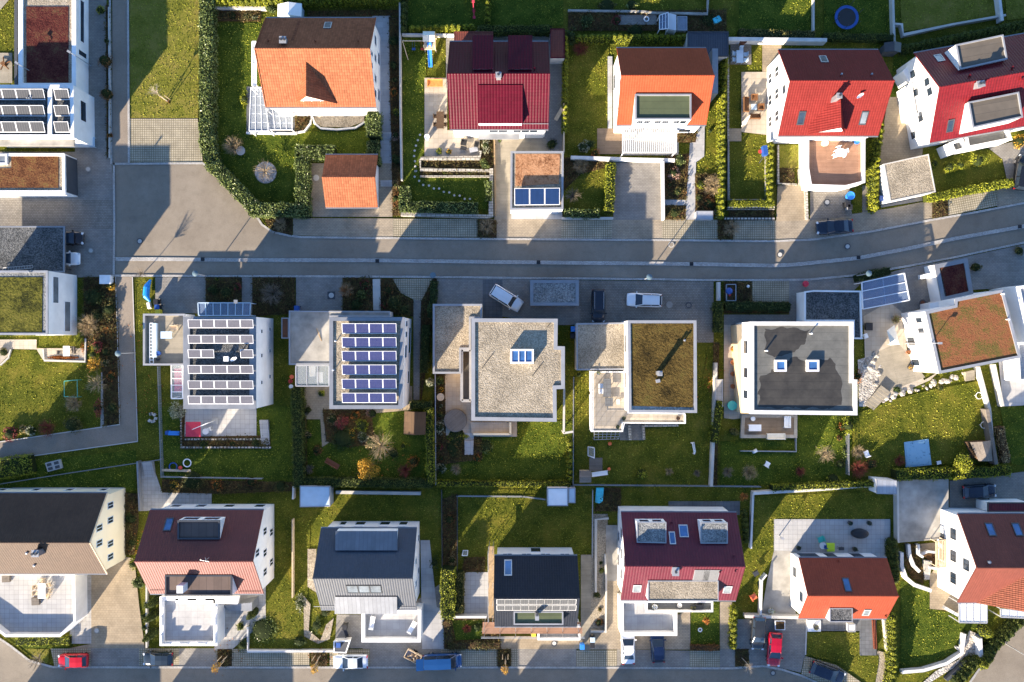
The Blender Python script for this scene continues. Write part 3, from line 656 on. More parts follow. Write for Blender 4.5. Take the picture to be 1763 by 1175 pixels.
 def box_dormer(s, ring, zt, roof, side='white_wall', rim=.12, name='dormer', zts=None, rimmat=None, lip=.18):
  """box dormer: ring = visible outline of its top (photo px) at height zt (or a height for each corner)"""
  zz = zts or [zt] * len(ring)
  w = [P(x, y, z) for (x, y), z in zip(ring, zz)]
  lo = min(s.rz(s.loc(p)[1]) for p in w) - .5
  mb = MB(s.ang); mb.prism([(p.x, p.y) for p in w], lo, [z - (.03 if zts else lip + .04) for z in zz])
  if not zts:
   for k in range(len(w)):
    a_, b_ = w[k], w[(k + 1) % len(w)]
    mb.poly([(a_.x, a_.y, zt - lip - .04), (b_.x, b_.y, zt - lip - .04), (b_.x, b_.y, zt - .01), (a_.x, a_.y, zt - .01)])
  d = mb.build(name, M[side], s.root)
  if zts is None:
   rim_ring(d, w, zt, rim, rimmat or side, roof, s.ang, lip)
  else:
   m2 = MB(s.ang); a = sum(w[i].x * w[(i + 1) % 4].y - w[(i + 1) % 4].x * w[i].y for i in range(4))
   pts = w if a > 0 else w[::-1]
   c = sum(pts, Vector()) / 4
   m2.slab([p + (p - c).normalized() * .12 + Vector((0, 0, .06)) for p in pts], .08); m2.build('roof', M[roof], d)
  return d
 def gable_dormer(s, back, front, halfw, zr_d, ze_d, roof=None, wall='white_wall', glass=True, ground=False, over=.25):
  """cross gable: ridge from back to front (photo px at zr_d)"""
  roof = roof or s.roofmat
  a, b = P(*back, zr_d), P(*front, zr_d)
  d = Vector((b.x - a.x, b.y - a.y, 0)); d.normalize(); r = Vector((d.y, -d.x, 0)) * -1
  hl, hr = halfw if isinstance(halfw, tuple) else (halfw, halfw)
  mb = MB(s.ang + math.pi / 2)
  for sg, hw in ((-1, hl), (1, hr)):
   e = r * (sg * hw)
   pts = [a, b, Vector((b.x, b.y, 0)) + e + Vector((0, 0, ze_d)), Vector((a.x, a.y, 0)) + e + Vector((0, 0, ze_d))]
   if sg > 0: pts = pts[::-1]
   mb.slab(pts, .16)
  dr = mb.build('dormer', M[roof], s.root)
  wl = MB(s.ang); f = b - d * over
  lo = 0 if ground else s.rz(s.loc(f)[1]) - .4
  fl = Vector((f.x, f.y, 0)) - r * (hl - .2); fr = Vector((f.x, f.y, 0)) + r * (hr - .2)
  bl = fl - d * ((b - a).length - .3); br = fr - d * ((b - a).length - .3)
  zt = ze_d - .12; k = (zr_d - ze_d)
  zl = ze_d + k * .2 / hl - .18; zrr = ze_d + k * .2 / hr - .18
  Lw = lambda v, z: Vector((v.x, v.y, z))
  wl.poly([Lw(fl, lo), Lw(fr, lo), Lw(fr, zrr), Lw(f, zr_d - .18), Lw(fl, zl)])
  wl.poly([Lw(bl, lo), Lw(fl, lo), Lw(fl, zl), Lw(bl, zl)]); wl.poly([Lw(fr, lo), Lw(br, lo), Lw(br, zrr), Lw(fr, zrr)])
  wo = wl.build('wall', M[wall], dr)
  if glass:
   window_on(s.root, fl, fr, .15, .85, max(lo + .6, ze_d - 1.5), ze_d - .25, bars=2)
  return fl, fr
 def skylight(s, xy, w, h, glass='sky_glass', frame='grey_metal', name='skylight'):
  p = s.hit(xy); x, y = s.loc(p)
  mb = MB(s.ang); m2 = MB(s.ang); lift = .07
  y0, y1 = y - h / 2, y + h / 2
  def quad(x0, x1, ya, yb, l): return [s.W(x0, ya, s.rz(ya) + l), s.W(x1, ya, s.rz(ya) + l), s.W(x1, yb, s.rz(yb) + l), s.W(x0, yb, s.rz(yb) + l)][::-1]
  f = .10
  for r_ in ((x - w / 2, x + w / 2, y0, y0 + f), (x - w / 2, x + w / 2, y1 - f, y1), (x - w / 2, x - w / 2 + f, y0 + f, y1 - f), (x + w / 2 - f, x + w / 2, y0 + f, y1 - f)):
   mb.slab(quad(*r_, lift + .05), .25)
  o = mb.build(name, M[frame], s.root)
  m2.slab(quad(x - w / 2 + f, x + w / 2 - f, y0 + f, y1 - f, lift), .1); m2.build('pane', M[glass], o)
  return o
 def panel(s, xy, w, h, mat, frame='white_metal', lift=.10, name='solar_panel', f=.05):
  p = s.hit(xy); x, y = s.loc(p)
  def quad(x0, x1, ya, yb, l): return [s.W(x0, ya, s.rz(ya) + l), s.W(x1, ya, s.rz(ya) + l), s.W(x1, yb, s.rz(yb) + l), s.W(x0, yb, s.rz(yb) + l)][::-1]
  mb = MB(s.ang); y0, y1 = y - h / 2, y + h / 2
  mb.slab(quad(x - w / 2, x + w / 2, y0, y1, lift - .012), .06)
  o = mb.build(name, M[frame], s.root)
  m2 = MB(s.ang); m2.slab(quad(x - w / 2 + f, x + w / 2 - f, y0 + f, y1 - f, lift), .02); m2.build('cells', M[mat], o)
  return o
 def chimney(s, xy, top, w=.6, d=None, mat='zinc', pot=1):
  """xy: photo px of the chimney top"""
  p = P(xy[0], xy[1], top); lo = s.rz(s.loc(p)[1]) - .4
  d = d or w; mb = MB(s.ang); mb.box((p.x, p.y, lo), w, d, top - lo - .12, s.ang)
  o = mb.build('chimney', M[mat], s.root)
  c = MB(); c.box((p.x, p.y, top - .12), w + .14, d + .14, .1, s.ang); c.build('cap', M['zinc_light'], o)
  m2 = MB()
  for k in range(pot): m2.lathe((p.x + s.u.x * (k - (pot - 1) / 2) * .4, p.y + s.u.y * (k - (pot - 1) / 2) * .4, top - .02), [(.13, 0), (.13, .22), (.16, .24), (.16, .3)], 10)
  m2.build('flue', M['dark_metal'], o)
  return o
 def vent(s, xy, h=.45, r=.08, mat=None):
  p = s.hit(xy); mb = MB(); mb.lathe((p.x, p.y, p.z - .15), [(r, 0), (r, h), (r * 1.7, h + .02), (r * 1.7, h + .10), (r * .5, h + .14)], 10)
  return mb.build('roof_vent', M[mat or s.roofmat], s.root)
 def side(s, which):
  A = s.corners  # NW, NE, SE, SW
  return {'N': (A[1], A[0]), 'S': (A[3], A[2]), 'W': (A[0], A[3]), 'E': (A[2], A[1])}[which]
 def win(s, which, s0, s1, z0, z1, **k):
  a, b = s.side(which); return window_on(s.root, a, b, s0, s1, z0, z1, **k)
 def snow_guard(s, y_px, x0, x1, mat='zinc_light'):
  a = s.hit((x0, y_px)); b = s.hit((x1, y_px)); mb = MB(); up = Vector((0, 0, .14))
  mb.bar(a + up, b + up, .035, 6); n = int((b - a).length / .8)
  for k in range(n + 1):
   c = a.lerp(b, k / max(1, n)); mb.bar(c, c + up, .02, 5)
  mb.build('snow_guard', M[mat], s.root)
def rim_ring(parent, w, z, rim, rimmat, fill, ang=0.0, lip=.18, cap=None):
 """parapet rim and the roof covering inside it; w = outer ring (world), z = rim height"""
 n = len(w); inn = inset(w, rim); out = inset(w, -.04)
 mb = MB(ang); a = sum(w[i].x * w[(i + 1) % n].y - w[(i + 1) % n].x * w[i].y for i in range(n))
 o_, i_ = (out, inn) if a > 0 else (out[::-1], inn[::-1])
 V = lambda p, zz: (p.x, p.y, zz)
 for k in range(n):
  k2 = (k + 1) % n
  mb.poly([V(o_[k], z), V(o_[k2], z), V(i_[k2], z), V(i_[k], z)])
  mb.poly([V(i_[k], z), V(i_[k2], z), V(i_[k2], z - lip - .02), V(i_[k], z - lip - .02)])
  mb.poly([V(o_[k], z - .16), V(o_[k2], z - .16), V(o_[k2], z), V(o_[k], z)])
  mb.poly([V(w[k] if a > 0 else w[::-1][k], z - .16), V(w[k2] if a > 0 else w[::-1][k2], z - .16), V(o_[k2], z - .16), V(o_[k], z - .16)])
 r = mb.build('parapet', M[rimmat], parent)
 m2 = MB(ang); m2.poly([V(p, z - lip) for p in i_]); f = m2.build('roof_covering', M[fill], parent)
 return r, f
class Flat:
 """flat roofed building; outline = roof edge as seen in the photo at height z"""
 def __init__(s, name, label, outline, z, wall='white_wall', rim=.35, rimmat='zinc_light', fill='gravel', cat='house', lip=.2, z0=0.0, ang=0.0, group=None, parent=None, part='wall'):
  s.w = W(outline, z); s.z = z; s.lip = lip; s.ang = ang
  a = sum(s.w[i].x * s.w[(i + 1) % len(s.w)].y - s.w[(i + 1) % len(s.w)].x * s.w[i].y for i in range(len(s.w)))
  if a < 0: s.w = s.w[::-1]
  c = sum(s.w, Vector()) / len(s.w)
  s.root = parent or thing(name, label, cat, (c.x, c.y, 0), group)
  mb = MB(ang); mb.prism([(p.x, p.y) for p in s.w], z0, z - lip - .03, 0, True, z0 > 0)
  ring = inset(s.w, .03); n = len(s.w)
  for k in range(n):
   k2 = (k + 1) % n
   mb.poly([(s.w[k].x, s.w[k].y, z - lip - .03), (s.w[k2].x, s.w[k2].y, z - lip - .03), (s.w[k2].x, s.w[k2].y, z - .02), (s.w[k].x, s.w[k].y, z - .02)])
  s.wall = mb.build(part, M[wall], s.root)
  s.rim, s.fill = rim_ring(s.root, s.w, z, rim, rimmat, fill, ang, lip)
  s.zf = z - lip
 def pt(s, xy, dz=0): return P(xy[0], xy[1], s.zf + dz)
 def bed(s, ring, mat, name='green_roof', h=.07, border=None):
  w = W(ring, s.zf); mb = MB(s.ang); mb.prism([(p.x, p.y) for p in w], s.zf, s.zf + h)
  return mb.build(name, M[mat], s.root)
 def win(s, i, s0, s1, z0, z1, **k):
  n = len(s.w); return window_on(s.root, s.w[i % n], s.w[(i + 1) % n], s0, s1, z0, z1, **k)
 def edge(s, nx, ny):
  """index of the longest wall facing (nx, ny)"""
  best = None
  for i in range(len(s.w)):
   d = s.w[(i + 1) % len(s.w)] - s.w[i]; l = d.length; m = (d.y * nx - d.x * ny) / l
   if m > .8 and (best is None or l > best[0]): best = (l, i)
  return best[1]
 def skylight(s, ring, h=.35, frame='white_metal', glass='sky_glass', bars=0):
  w = W(ring, s.zf + h); mb = MB(s.ang); zt = s.zf + h; inn = inset(w, .22)
  a = sum(w[i].x * w[(i + 1) % 4].y - w[(i + 1) % 4].x * w[i].y for i in range(4))
  if a < 0: w, inn = w[::-1], inn[::-1]
  for k in range(4):
   k2 = (k + 1) % 4
   mb.poly([(w[k].x, w[k].y, s.zf), (w[k2].x, w[k2].y, s.zf), (w[k2].x, w[k2].y, zt), (w[k].x, w[k].y, zt)])
   mb.poly([(w[k].x, w[k].y, zt), (w[k2].x, w[k2].y, zt), (inn[k2].x, inn[k2].y, zt), (inn[k].x, inn[k].y, zt)])
   mb.poly([(inn[k].x, inn[k].y, zt), (inn[k2].x, inn[k2].y, zt), (inn[k2].x, inn[k2].y, zt - .15), (inn[k].x, inn[k].y, zt - .15)])
  if bars:
   for k in range(bars):
    f = (k + 1) / (bars + 1); p0 = inn[0].lerp(inn[1], f); p1 = inn[3].lerp(inn[2], f)
    mb.beam((p0.x, p0.y, zt - .03), (p1.x, p1.y, zt - .03), .12, .08)
  o = mb.build('skylight', M[frame], s.root)
  m2 = MB(s.ang); m2.poly([(p.x, p.y, zt - .08) for p in inn]); m2.build('pane', M[glass], o)
  return o
 def vent(s, xy, h=.5, r=.09, mat='zinc'):
  p = s.pt(xy); mb = MB(); mb.lathe((p.x, p.y, p.z), [(r, 0), (r, h), (r * 1.6, h + .02), (r * 1.6, h + .12), (r * .4, h + .16)], 10)
  return mb.build('roof_vent', M[mat], s.root)
 def pipe(s, xy0, xy1, r=.05, mat='dark_metal', h=.1):
  a, b = s.pt(xy0, h), s.pt(xy1, h); mb = MB(); mb.bar(a, b, r, 6); return mb.build('pipe', M[mat], s.root)
 def box(s, xy, w, d, h, mat='zinc', name='vent_box'):
  p = s.pt(xy, h); mb = MB(); mb.box((p.x, p.y, s.zf), w, d, h, s.ang); mb.box((p.x, p.y, s.zf + h), w + .15, d + .15, .08, s.ang); return mb.build(name, M[mat], s.root)
 def chimney(s, xy, h, w=.5, mat='zinc'):
  p = s.pt(xy, h); mb = MB(); mb.box((p.x, p.y, s.zf), w, w, h, s.ang); o = mb.build('chimney', M[mat], s.root)
  c = MB(); c.box((p.x, p.y, s.zf + h), w + .16, w + .16, .08, s.ang); c.build('cap', M['zinc_light'], o)
  f = MB(); f.lathe((p.x, p.y, s.zf + h + .08), [(.14, 0), (.14, .3), (.2, .34), (.2, .42)], 10); f.build('flue', M['zinc'], o); return o
 def solar_row(s, xy0, xy1, depth, n, mat, tilt=25, frame='white_metal', lift=.25, skip=()):
  """row of panels tilted to the south; xy0-xy1 = middle line of the row in the photo"""
  a, b = s.pt(xy0, lift + .25), s.pt(xy1, lift + .25); u = (b - a); L = u.length; u.normalize(); nn = Vector((u.y, -u.x, 0))
  c, sn = math.cos(R(tilt)), math.sin(R(tilt)); wd = L / n
  for k in range(n):
   if k in skip: continue
   o = a + u * (wd * (k + .5))
   def qd(hw, hd, l):
    base = o + Vector((0, 0, l)) ; dn = nn * c * hd + Vector((0, 0, -sn * hd))
    return [base - u * hw + dn, base + u * hw + dn, base + u * hw - dn, base - u * hw - dn]
   mb = MB(s.ang); mb.slab(qd(wd / 2 - .012, depth / 2, 0), .05)
   for sg in (-1, 1):
    t_ = o + u * sg * (wd / 2 - .1) - nn * c * depth / 2 * .9 + Vector((0, 0, sn * depth / 2 * .9)); mb.bar(t_, (t_.x, t_.y, s.zf), .025, 5)
   f = mb.build('solar_panel', M[frame], s.root)
   m2 = MB(s.ang); m2.slab(qd(wd / 2 - .07, depth / 2 - .06, .012), .02); m2.build('cells', M[mat], f)
def railing(pts, z, h=1.0, mat='grey_metal', parent=None, name='railing', step=1.2, glass=None):
 w = [Vector((p.x, p.y, z)) for p in pts]; mb = MB()
 for a, b in zip(w, w[1:]):
  n = max(1, int((b - a).length / step))
  for k in range(n + 1):
   c = a.lerp(b, k / n); mb.bar(c, c + Vector((0, 0, h)), .025, 5)
  mb.beam(a + Vector((0, 0, h)), b + Vector((0, 0, h)), .06, .05)
  if not glass:
   for f in (.25, .5, .75): mb.bar(a + Vector((0, 0, h * f)), b + Vector((0, 0, h * f)), .015, 4)
 o = mb.build(name, M[mat], parent) if parent else mb
 if glass and parent:
  m2 = MB()
  for a, b in zip(w, w[1:]):
   d = (b - a); nn = Vector((-d.y, d.x, 0)).normalized() * .012
   m2.prism([(a + nn).xy, (b + nn).xy, (b - nn).xy, (a - nn).xy], z + .1, z + h - .06)
  m2.build('glass_panel', M[glass], o)
 return o
h = Gable('gable_house', 'white house with bright orange tiled roof and pointed cross gable inside a laurel hedge', Q('B1', -5, 330, 768, 330), q('B1', 440, 122), q('B1', 440, 722), 5.5, 9.8, 'tile_orange', verge='tile_orange')
orange_house = h
h.gable_dormer(q('B1', 340, 372), q('B1', 340, 650), (2.0, 3.0), 8.9, 5.9, over=.3)
fl, fr = [P(*q('B1', 283, 770), 0), P(*q('B1', 735, 775), 0)]
mb = MB(); mb.prism([(fl.x, fl.y), (fr.x, fr.y), (fr.x, fr.y + 2.2), (fl.x, fl.y + 2.2)], 0, 5.3); mb.build('bay', M['white_wall'], h.root)
window_on(h.root, fl, fr, .08, .45, .5, 2.3, bars=2); window_on(h.root, fl, fr, .55, .92, .5, 2.3, bars=2); window_on(h.root, fl, fr, .1, .6, 3.2, 4.6, bars=2)
h.skylight(q('B1', 488, 172), .9, 1.1, 'grey_glass'); h.chimney(q('B1', 182, 268), 9.7, .7, pot=2)
for x, y in ((88, 276), (405, 282), (693, 280)): h.vent(q('B1', x, y))
for k in range(9): h.vent(q('B1', 250 + k * 5.5, 270 - k * 15), .12, .09)
for k, (a, b) in enumerate(((.12, .22), (.3, .4), (.55, .65), (.75, .88))): h.win('E', a, b, 3.3, 4.7)
for a, b in ((.4, .47), (.53, .6)): h.win('E', a, b, 6, 7.2)
h.win('E', .15, .3, .6, 2.2); h.win('E', .6, .75, .6, 2.2)
g = Gable('gable_garage', 'double garage with orange tiled gable roof inside a clipped hedge corner', Q('B2', 447, 62, 806, 62), q('B1', 640, 1045), q('B2', 640, 263), 2.6, 4.6, 'tile_orange', cat='garage', ov=.3)
g.win('S', .06, .46, .15, 2.2, name='garage_door', glass='white_plastic'); g.win('S', .54, .94, .15, 2.2, name='garage_door', glass='white_plastic')
h = Gable('gable_house', 'x', Q('B1', 1290, 500) + Q('C1', 262, 500), q('B1', 1700, 282), q('B1', 1700, 872), 5.4, 9.5, 'tile_ruby')
h.root['label'] = 'house with glossy crimson glazed tile roof and broad shed dormers beside a blue slide'
ruby = h
for x0, x1, t in ((1465, 1600, 'B1'), (1705, 1863, 'B1')):
 d = h.box_dormer(Q(t, x0, 245, x1, 245, x1, 462, x0, 462), 0, 'tile_ruby', zts=[7.6, 7.6, 9.3, 9.3])
h.box_dormer(Q('B1', 1503, 580, 1795, 580, 1795, 830, 1503, 830), 0, 'tile_ruby', zts=[8.75, 8.75, 6.9, 6.9])
h.snow_guard(q('B1', 0, 783)[1], q('B1', 1508, 0)[0], q('B1', 1745, 0)[0]); h.snow_guard(q('C1', 0, 838)[1], q('C1', 40, 0)[0], q('C1', 252, 0)[0])
p0, p1 = P(*q('B1', 1530, 935)), P(*q('C1', 215, 935)); mb = MB(); mb.prism([p0.xy, p1.xy, (p1.x, p1.y + 3), (p0.x, p0.y + 3)], 0, 5.0); mb.build('bay', M['white_wall'], h.root)
window_on(h.root, p0, p1, .12, .42, 2.9, 4.6, bars=1); window_on(h.root, p0, p1, .5, .9, 2.9, 4.6, bars=2); window_on(h.root, p0, p1, .5, .62, .2, 2.2, glass='dark_wall', name='door')
h.chimney(q('B1', 1638, 505), 10.2, .55); h.vent(q('C1', 160, 468));
b = P(*q('B1', 1640, 905), 2.8); mb = MB(); mb.box((b.x, b.y, 2.6), 5.2, 1.3, .15); mb.build('porch_roof', M['zinc_light'], h.root)
a = Flat('lean_to', 'low flat red sheet roof store behind the crimson roofed house', rect('B1', 1340, 215, 1600, 290), 2.7, 'white_wall', .08, 'tile_brick', 'tile_brick', cat='shed', lip=.04)
a = Flat('carport', 'narrow flat red carport at the east end of the crimson roofed house', rect('C1', 266, 195, 360, 390), 2.6, 'grey_wall', .08, 'tile_ruby', 'red_plastic', cat='carport', lip=.04); a.fill.data.materials[0] = M['tile_brick']
h = Gable('gable_house', 'white house with smooth vermilion roof and green flat dormer over a white slatted pergola', Q('C1', 742, 512, 1372, 512), q('C1', 1000, 325), q('C1', 1000, 842), 5.5, 9.6, 'tile_vermilion')
verm = h
d = h.box_dormer(rect('C1', 838, 636, 1214, 806), 8.35, 'green_roof_foil', 'white_wall', .16, rimmat='zinc_light', lip=.2)
a_, b_ = P(*q('C1', 838, 806), 8.35), P(*q('C1', 1214, 806), 8.35)
for f0, f1 in ((.04, .3), (.36, .64), (.7, .96)): window_on(h.root, a_, b_, f0, f1, 6.4, 7.9, bars=1)
for f0, f1 in ((.1, .3), (.6, .8)): h.win('W', f0, f1, 3.2, 4.6)
h.win('W', .42, .58, 6.0, 7.2); h.win('W', .15, .4, .3, 2.2); h.win('S', .1, .35, .2, 2.3, bars=2); h.win('S', .45, .7, .2, 2.3, bars=2); h.win('S', .78, .93, .6, 2.2)
p = P(*q('C1', 1376, 480), 5.0); mb = MB(); mb.box((p.x, p.y, 0), .7, 5.6, 5.0); mb.build('side_bay', M['zinc'], h.root)
a = Flat('garage_annex', 'dark grey flat roofed store behind the vermilion house', rect('C1', 1192, 215, 1465, 380), 2.7, 'grey_wall', .12, 'dark_metal', 'slate', cat='store', lip=.06)
g = Flat('sedum_garage', 'white garage with dry orange sedum roof and deep blue solar collector', Q('C1', -2, 1022, 352, 1022) + Q('C2', 350, 275, -5, 280), 3.2, 'white_wall', .22, 'zinc_light', 'gravel', cat='garage', lip=.15)
g.bed(Q('C1', 30, 1040, 330, 1040) + Q('C2', 322, 105, 28, 120), 'sedum_dry', h=.06)
a_, b_ = g.pt(q('C2', 22, 195), .35), g.pt(q('C2', 328, 195), .35)
g.solar_row(q('C2', 22, 193), q('C2', 328, 190), 2.1, 3, 'collector_blue', 14)
i = g.edge(0, -1); g.win(i, .06, .46, .1, 2.3, name='garage_door', glass='white_plastic'); g.win(i, .54, .94, .1, 2.3, name='garage_door', glass='white_plastic')
h = Gable('gable_house', 'white house with matt scarlet roof, cross gable with chimney and a roof terrace in front', Q('D1', 185, 547, 890, 547), q('D1', 450, 337), q('D1', 450, 916), 5.5, 9.7, 'tile_red')
scarlet = h
h.gable_dormer(q('D1', 526, 655), q('D1', 532, 862), (2.95, 1.45), 8.9, 6.3, over=.3)
h.chimney(q('D1', 520, 645), 10.2, .5)
for x, y, g_ in ((260, 800, 'glass'), (680, 800, 'grey_glass')): h.skylight(q('D1', x, y), .85, 1.35, g_, 'dark_metal')
h.skylight(q('D1', 410, 400), .9, 1.1, 'grey_glass')
for x, y in ((527, 505), (730, 505)): h.vent(q('D1', x, y), .4, .07, 'zinc_light')
p = h.hit(q('D1', 640, 660)); mb = MB(); mb.lathe((p.x, p.y, p.z - .1), [(.05, 0), (.05, .9)], 8); mb.lathe((p.x, p.y, p.z + .5), [(.05, 0), (.5, .25), (.5, .28), (.05, .05)], 14, 0, 1, .35, .6); mb.build('satellite_dish', M['white_metal'], h.root)
for z in (.8, 3.4):
 for f in (.12, .4, .68): h.win('W', f, f + .14, z, z + 1.4, bars=1)
h.win('W', .44, .56, 6.2, 7.4)
g = Flat('roof_terrace_garage', 'white garage with reddish planked roof terrace and white parapet before the scarlet house', Q('D1', 300, 925, 690, 935) + Q('D2', 690, 95, 560, 128, 320, 120, 300, 0), 3.1, 'white_wall', .25, 'white_wall', 'deck_red', cat='garage', lip=.6)
i = g.edge(0, -1); g.win(i, .15, .85, .1, 2.4, name='garage_door', glass='white_plastic')
h = Gable('gable_house', 'angled white house with glossy red and purple roof and two long black flat dormers', Q('D1', 1195, 590, 2100, 430), q('D1', 1035, 357), q('D1', 1148, 960), 5.5, 9.6, 'tile_cherry')
cherry = h
h.box_dormer(Q('D1', 1305, 303, 1622, 236, 1650, 398, 1335, 468), 8.7, 'brown_roof_foil', 'white_wall', .14, rimmat='zinc_light')
h.box_dormer(Q('D1', 1390, 690, 1728, 622, 1755, 790, 1420, 862), 8.8, 'brown_roof_foil', 'white_wall', .14, rimmat='zinc_light')
h.skylight(q('D1', 1190, 392), .9, 1.1, 'sky_glass'); h.skylight(q('D1', 1265, 852), .8, 1.3, 'glass', 'dark_metal'); h.chimney(q('D1', 1475, 565), 10.1, .8, .6, pot=2)
for x, y in ((1392, 515), (1680, 460), (1738, 540)): h.vent(q('D1', x, y), .4, .1)
for f0, f1, z in ((.12, .22, 3.2), (.34, .44, 3.2), (.42, .52, 6.2), (.3, .4, 6.0), (.62, .75, 3.2), (.8, .9, .8)): h.win('W', f0, f1, z, z + 1.3)
w = W(Q('D1', 975, 575, 1060, 575, 1100, 780, 1010, 790), 3.0); mb = MB(h.ang); mb.prism([p.xy for p in w], 0, 2.9); o = mb.build('side_balcony', M['white_wall'], h.root); rim_ring(o, w, 3.6, .3, 'white_wall', 'grey_roof_foil', h.ang, .7)
w = W(Q('D1', 945, 480, 1030, 395, 1065, 470, 990, 560), 2.8); mb = MB(h.ang); mb.prism([p.xy for p in w], 0, 2.8); mb.build('entrance_block', M['white_wall'], h.root)
w = W(Q('D1', 1020, 830, 1075, 820, 1100, 950, 1045, 970), 1.2); mb = MB(h.ang); mb.prism([p.xy for p in w], 0, 1.2); mb.build('side_wall', M['concrete_light'], h.root)
w = W(Q('D1', 1360, 905, 1640, 835, 1680, 945, 1380, 1005), 3.2); mb = MB(h.ang); mb.prism([p.xy for p in w], 0, 2.7); o = mb.build('roof_terrace', M['white_wall'], h.root); rim_ring(o, w, 3.3, .32, 'white_wall', 'grey_roof_foil', h.ang, .5)
w = W(Q('D1', 1260, 965, 1345, 935, 1375, 1005, 1290, 1035), 3.2); mb = MB(h.ang); mb.prism([p.xy for p in w], 0, 2.7); o = mb.build('balcony', M['white_wall'], h.root); rim_ring(o, w, 3.3, .3, 'white_wall', 'grey_roof_foil', h.ang, .5)
g = Flat('gravel_garage', 'white garage with pale gravel roof at the end of the angled house drive', Q('D1', 818, 1108, 1118, 1042) + Q('D2', 1166, 158, 862, 222), 2.9, 'white_wall', .1, 'concrete_light', 'gravel_blue', cat='garage', lip=.05, ang=R(11)); g.fill.data.materials[0] = M['gravel']
h = Flat('flat_roof_house', 'white building with brown planted roof and three solar rows beside the north lane', Q('A1', -120, 575, 492, 575, 497, 930, -120, 930), 5.2, 'white_wall', .4, 'white_wall', 'gravel_dark', lip=.3)
tl = h
w = Flat('x', 'x', [(32, -60), (130.3, -60), (130.3, 150), (32, 150)], 3.2, 'white_wall', .5, 'white_wall', 'gravel', lip=.25, parent=h.root, part='low_wing')
w.bed([(46, 12), (118, 12), (118, 143), (46, 143)], 'sedum_dark')
w.win(w.edge(1, 0), .28, .33, .6, 2.6, glass='glass'); w.win(w.edge(1, 0), .40, .75, 1.2, 2.2); w.win(w.edge(1, 0), .8, .97, .4, 2.4)
mb = MB(); a_, b_, = h.pt(q('A1', 344, 590)), h.pt(q('A1', 344, 915)); mb.beam(a_ + Vector((0, 0, .15)), b_ + Vector((0, 0, .15)), .5, .3); mb.build('roof_upstand', M['white_wall'], h.root)
for y in (638, 748, 858):
 h.solar_row(q('A1', -80, y), q('A1', 298, y), 1.3, 4, 'cells_stripe', 22); h.solar_row(q('A1', 366, y), q('A1', 464, y), 1.3, 1, 'cells_stripe', 22)
h.win(h.edge(1, 0), .4, .8, 2.2, 3.6)
c_ = W(Q('A1', -120, 935, 497, 935, 497, 985, -120, 985), 4.4); mb = MB(); mb.prism([p.xy for p in c_], 4.1, 4.4, 0, True, True); mb.build('canopy', M['concrete'], h.root)
for x in (200, 215): h.vent(q('A1', x, 670), .5, .06)
g = Flat('planted_garage', 'white garage with brown planted roof and dark glass side by the cobbled drive', Q('A1', -120, 1037, 432, 1037) + Q('A2', 437, 166, -120, 166), 3.1, 'white_wall', .3, 'white_wall', 'gravel', cat='garage', lip=.2)
g.bed(Q('A1', 78, 1055, 395, 1055) + Q('A2', 395, 132, -100, 132) + Q('A1', -100, 1140, 78, 1135), 'sedum_brown')
g.win(g.edge(1, 0), .03, .97, .1, 2.7, glass='dark_wall', frame='dark_metal', name='glass_side'); g.skylight(Q('A1', -60, 1040, 46, 1040, 46, 1110, -60, 1110), .3, glass='grey_glass')
cp = Flat('carport', 'flat dark gravel carport roof with a ladder lying on it', Q('A2', -150, 392, 434, 392, 432, 700, -150, 700), 2.7, 'dark_wall', .14, 'zinc', 'gravel_dark', cat='carport', lip=.1, z0=2.3)
for x, y in ((20, 400), (106, 400), (20, 462), (106, 462)):
 p = P(x, y, 2.3); mb = MB(); mb.bar((p.x, p.y, 0), (p.x, p.y, 2.3), .07, 8); mb.build('post', M['dark_metal'], cp.root)
h = Flat('flat_roof_house', 'white house with mossy green planted roof below the ladder carport', Q('A2', -120, 692, 320, 692, 320, 1122, -120, 1122), 6.7, 'white_wall', .22, 'zinc_light', 'gravel_blue', lip=.12)
h.bed(Q('A2', -100, 735, 288, 735, 285, 1105, -100, 1105), 'sedum_green', h=.06)
i = h.edge(1, 0); h.win(i, .5, .93, 4.3, 5.6, glass='grey_glass'); h.win(i, .05, .55, 1.6, 3.0, glass='grey_glass'); h.vent(q('A2', 215, 700), .5); h.win(h.edge(0, -1), .5, .8, .3, 2.4, bars=2)
h = Flat('flat_roof_house', 'white house with six rows of solar panels coloured with a pale sky sheen and a rooftop satellite dish', [(316, 546), (440, 546), (440, 704), (316, 704)], 7.3, 'white_wall', .75, 'zinc', 'gravel_dark', lip=.18)
for k, y in enumerate((558, 584.5, 609.5, 636.5, 663, 689)):
 h.solar_row((323.5, y), (436, y), 1.05, 5, 'cells_sheen', 12, skip=(2, 3) if k == 2 else ())
h.box(q('A3', 1525, 150), .45, .45, .5, 'white_metal'); h.box(q('A2', 1590, 900), .3, .3, .2)
p = h.pt(q('A3', 1595, 150)); mb = MB(); mb.bar(p, p + Vector((0, 0, 1.2)), .04, 6); mb.lathe(p + Vector((0, 0, .95)), [(.04, 0), (.42, .12), (.42, .15), (.04, .05)], 14, 0, 1, .5, .5); mb.build('satellite_dish', M['white_metal'], h.root)
i = h.edge(1, 0)
for f, z in ((.25, 4.6), (.55, 4.6), (.82, 4.6), (.3, 1.2), (.6, 1.2), (.85, 1.2)): h.win(i, f, f + .05, z, z + .7)
h.win(h.edge(0, -1), .1, .4, .3, 2.5, bars=2)
sol1 = h
ax = Flat('x', 'x', Q('A2', 966, 983, 1245, 983) + Q('A3', 1245, 192, 966, 192), 3.3, 'white_wall', .2, 'zinc_light', 'deck_grey', lip=.5, parent=h.root, part='side_wing')
mb = MB(); a_, b_ = ax.pt(q('A2', 1035, 1045), .2), ax.pt(q('A3', 1035, 180), .2); mb.beam(a_, b_, .08, .08)
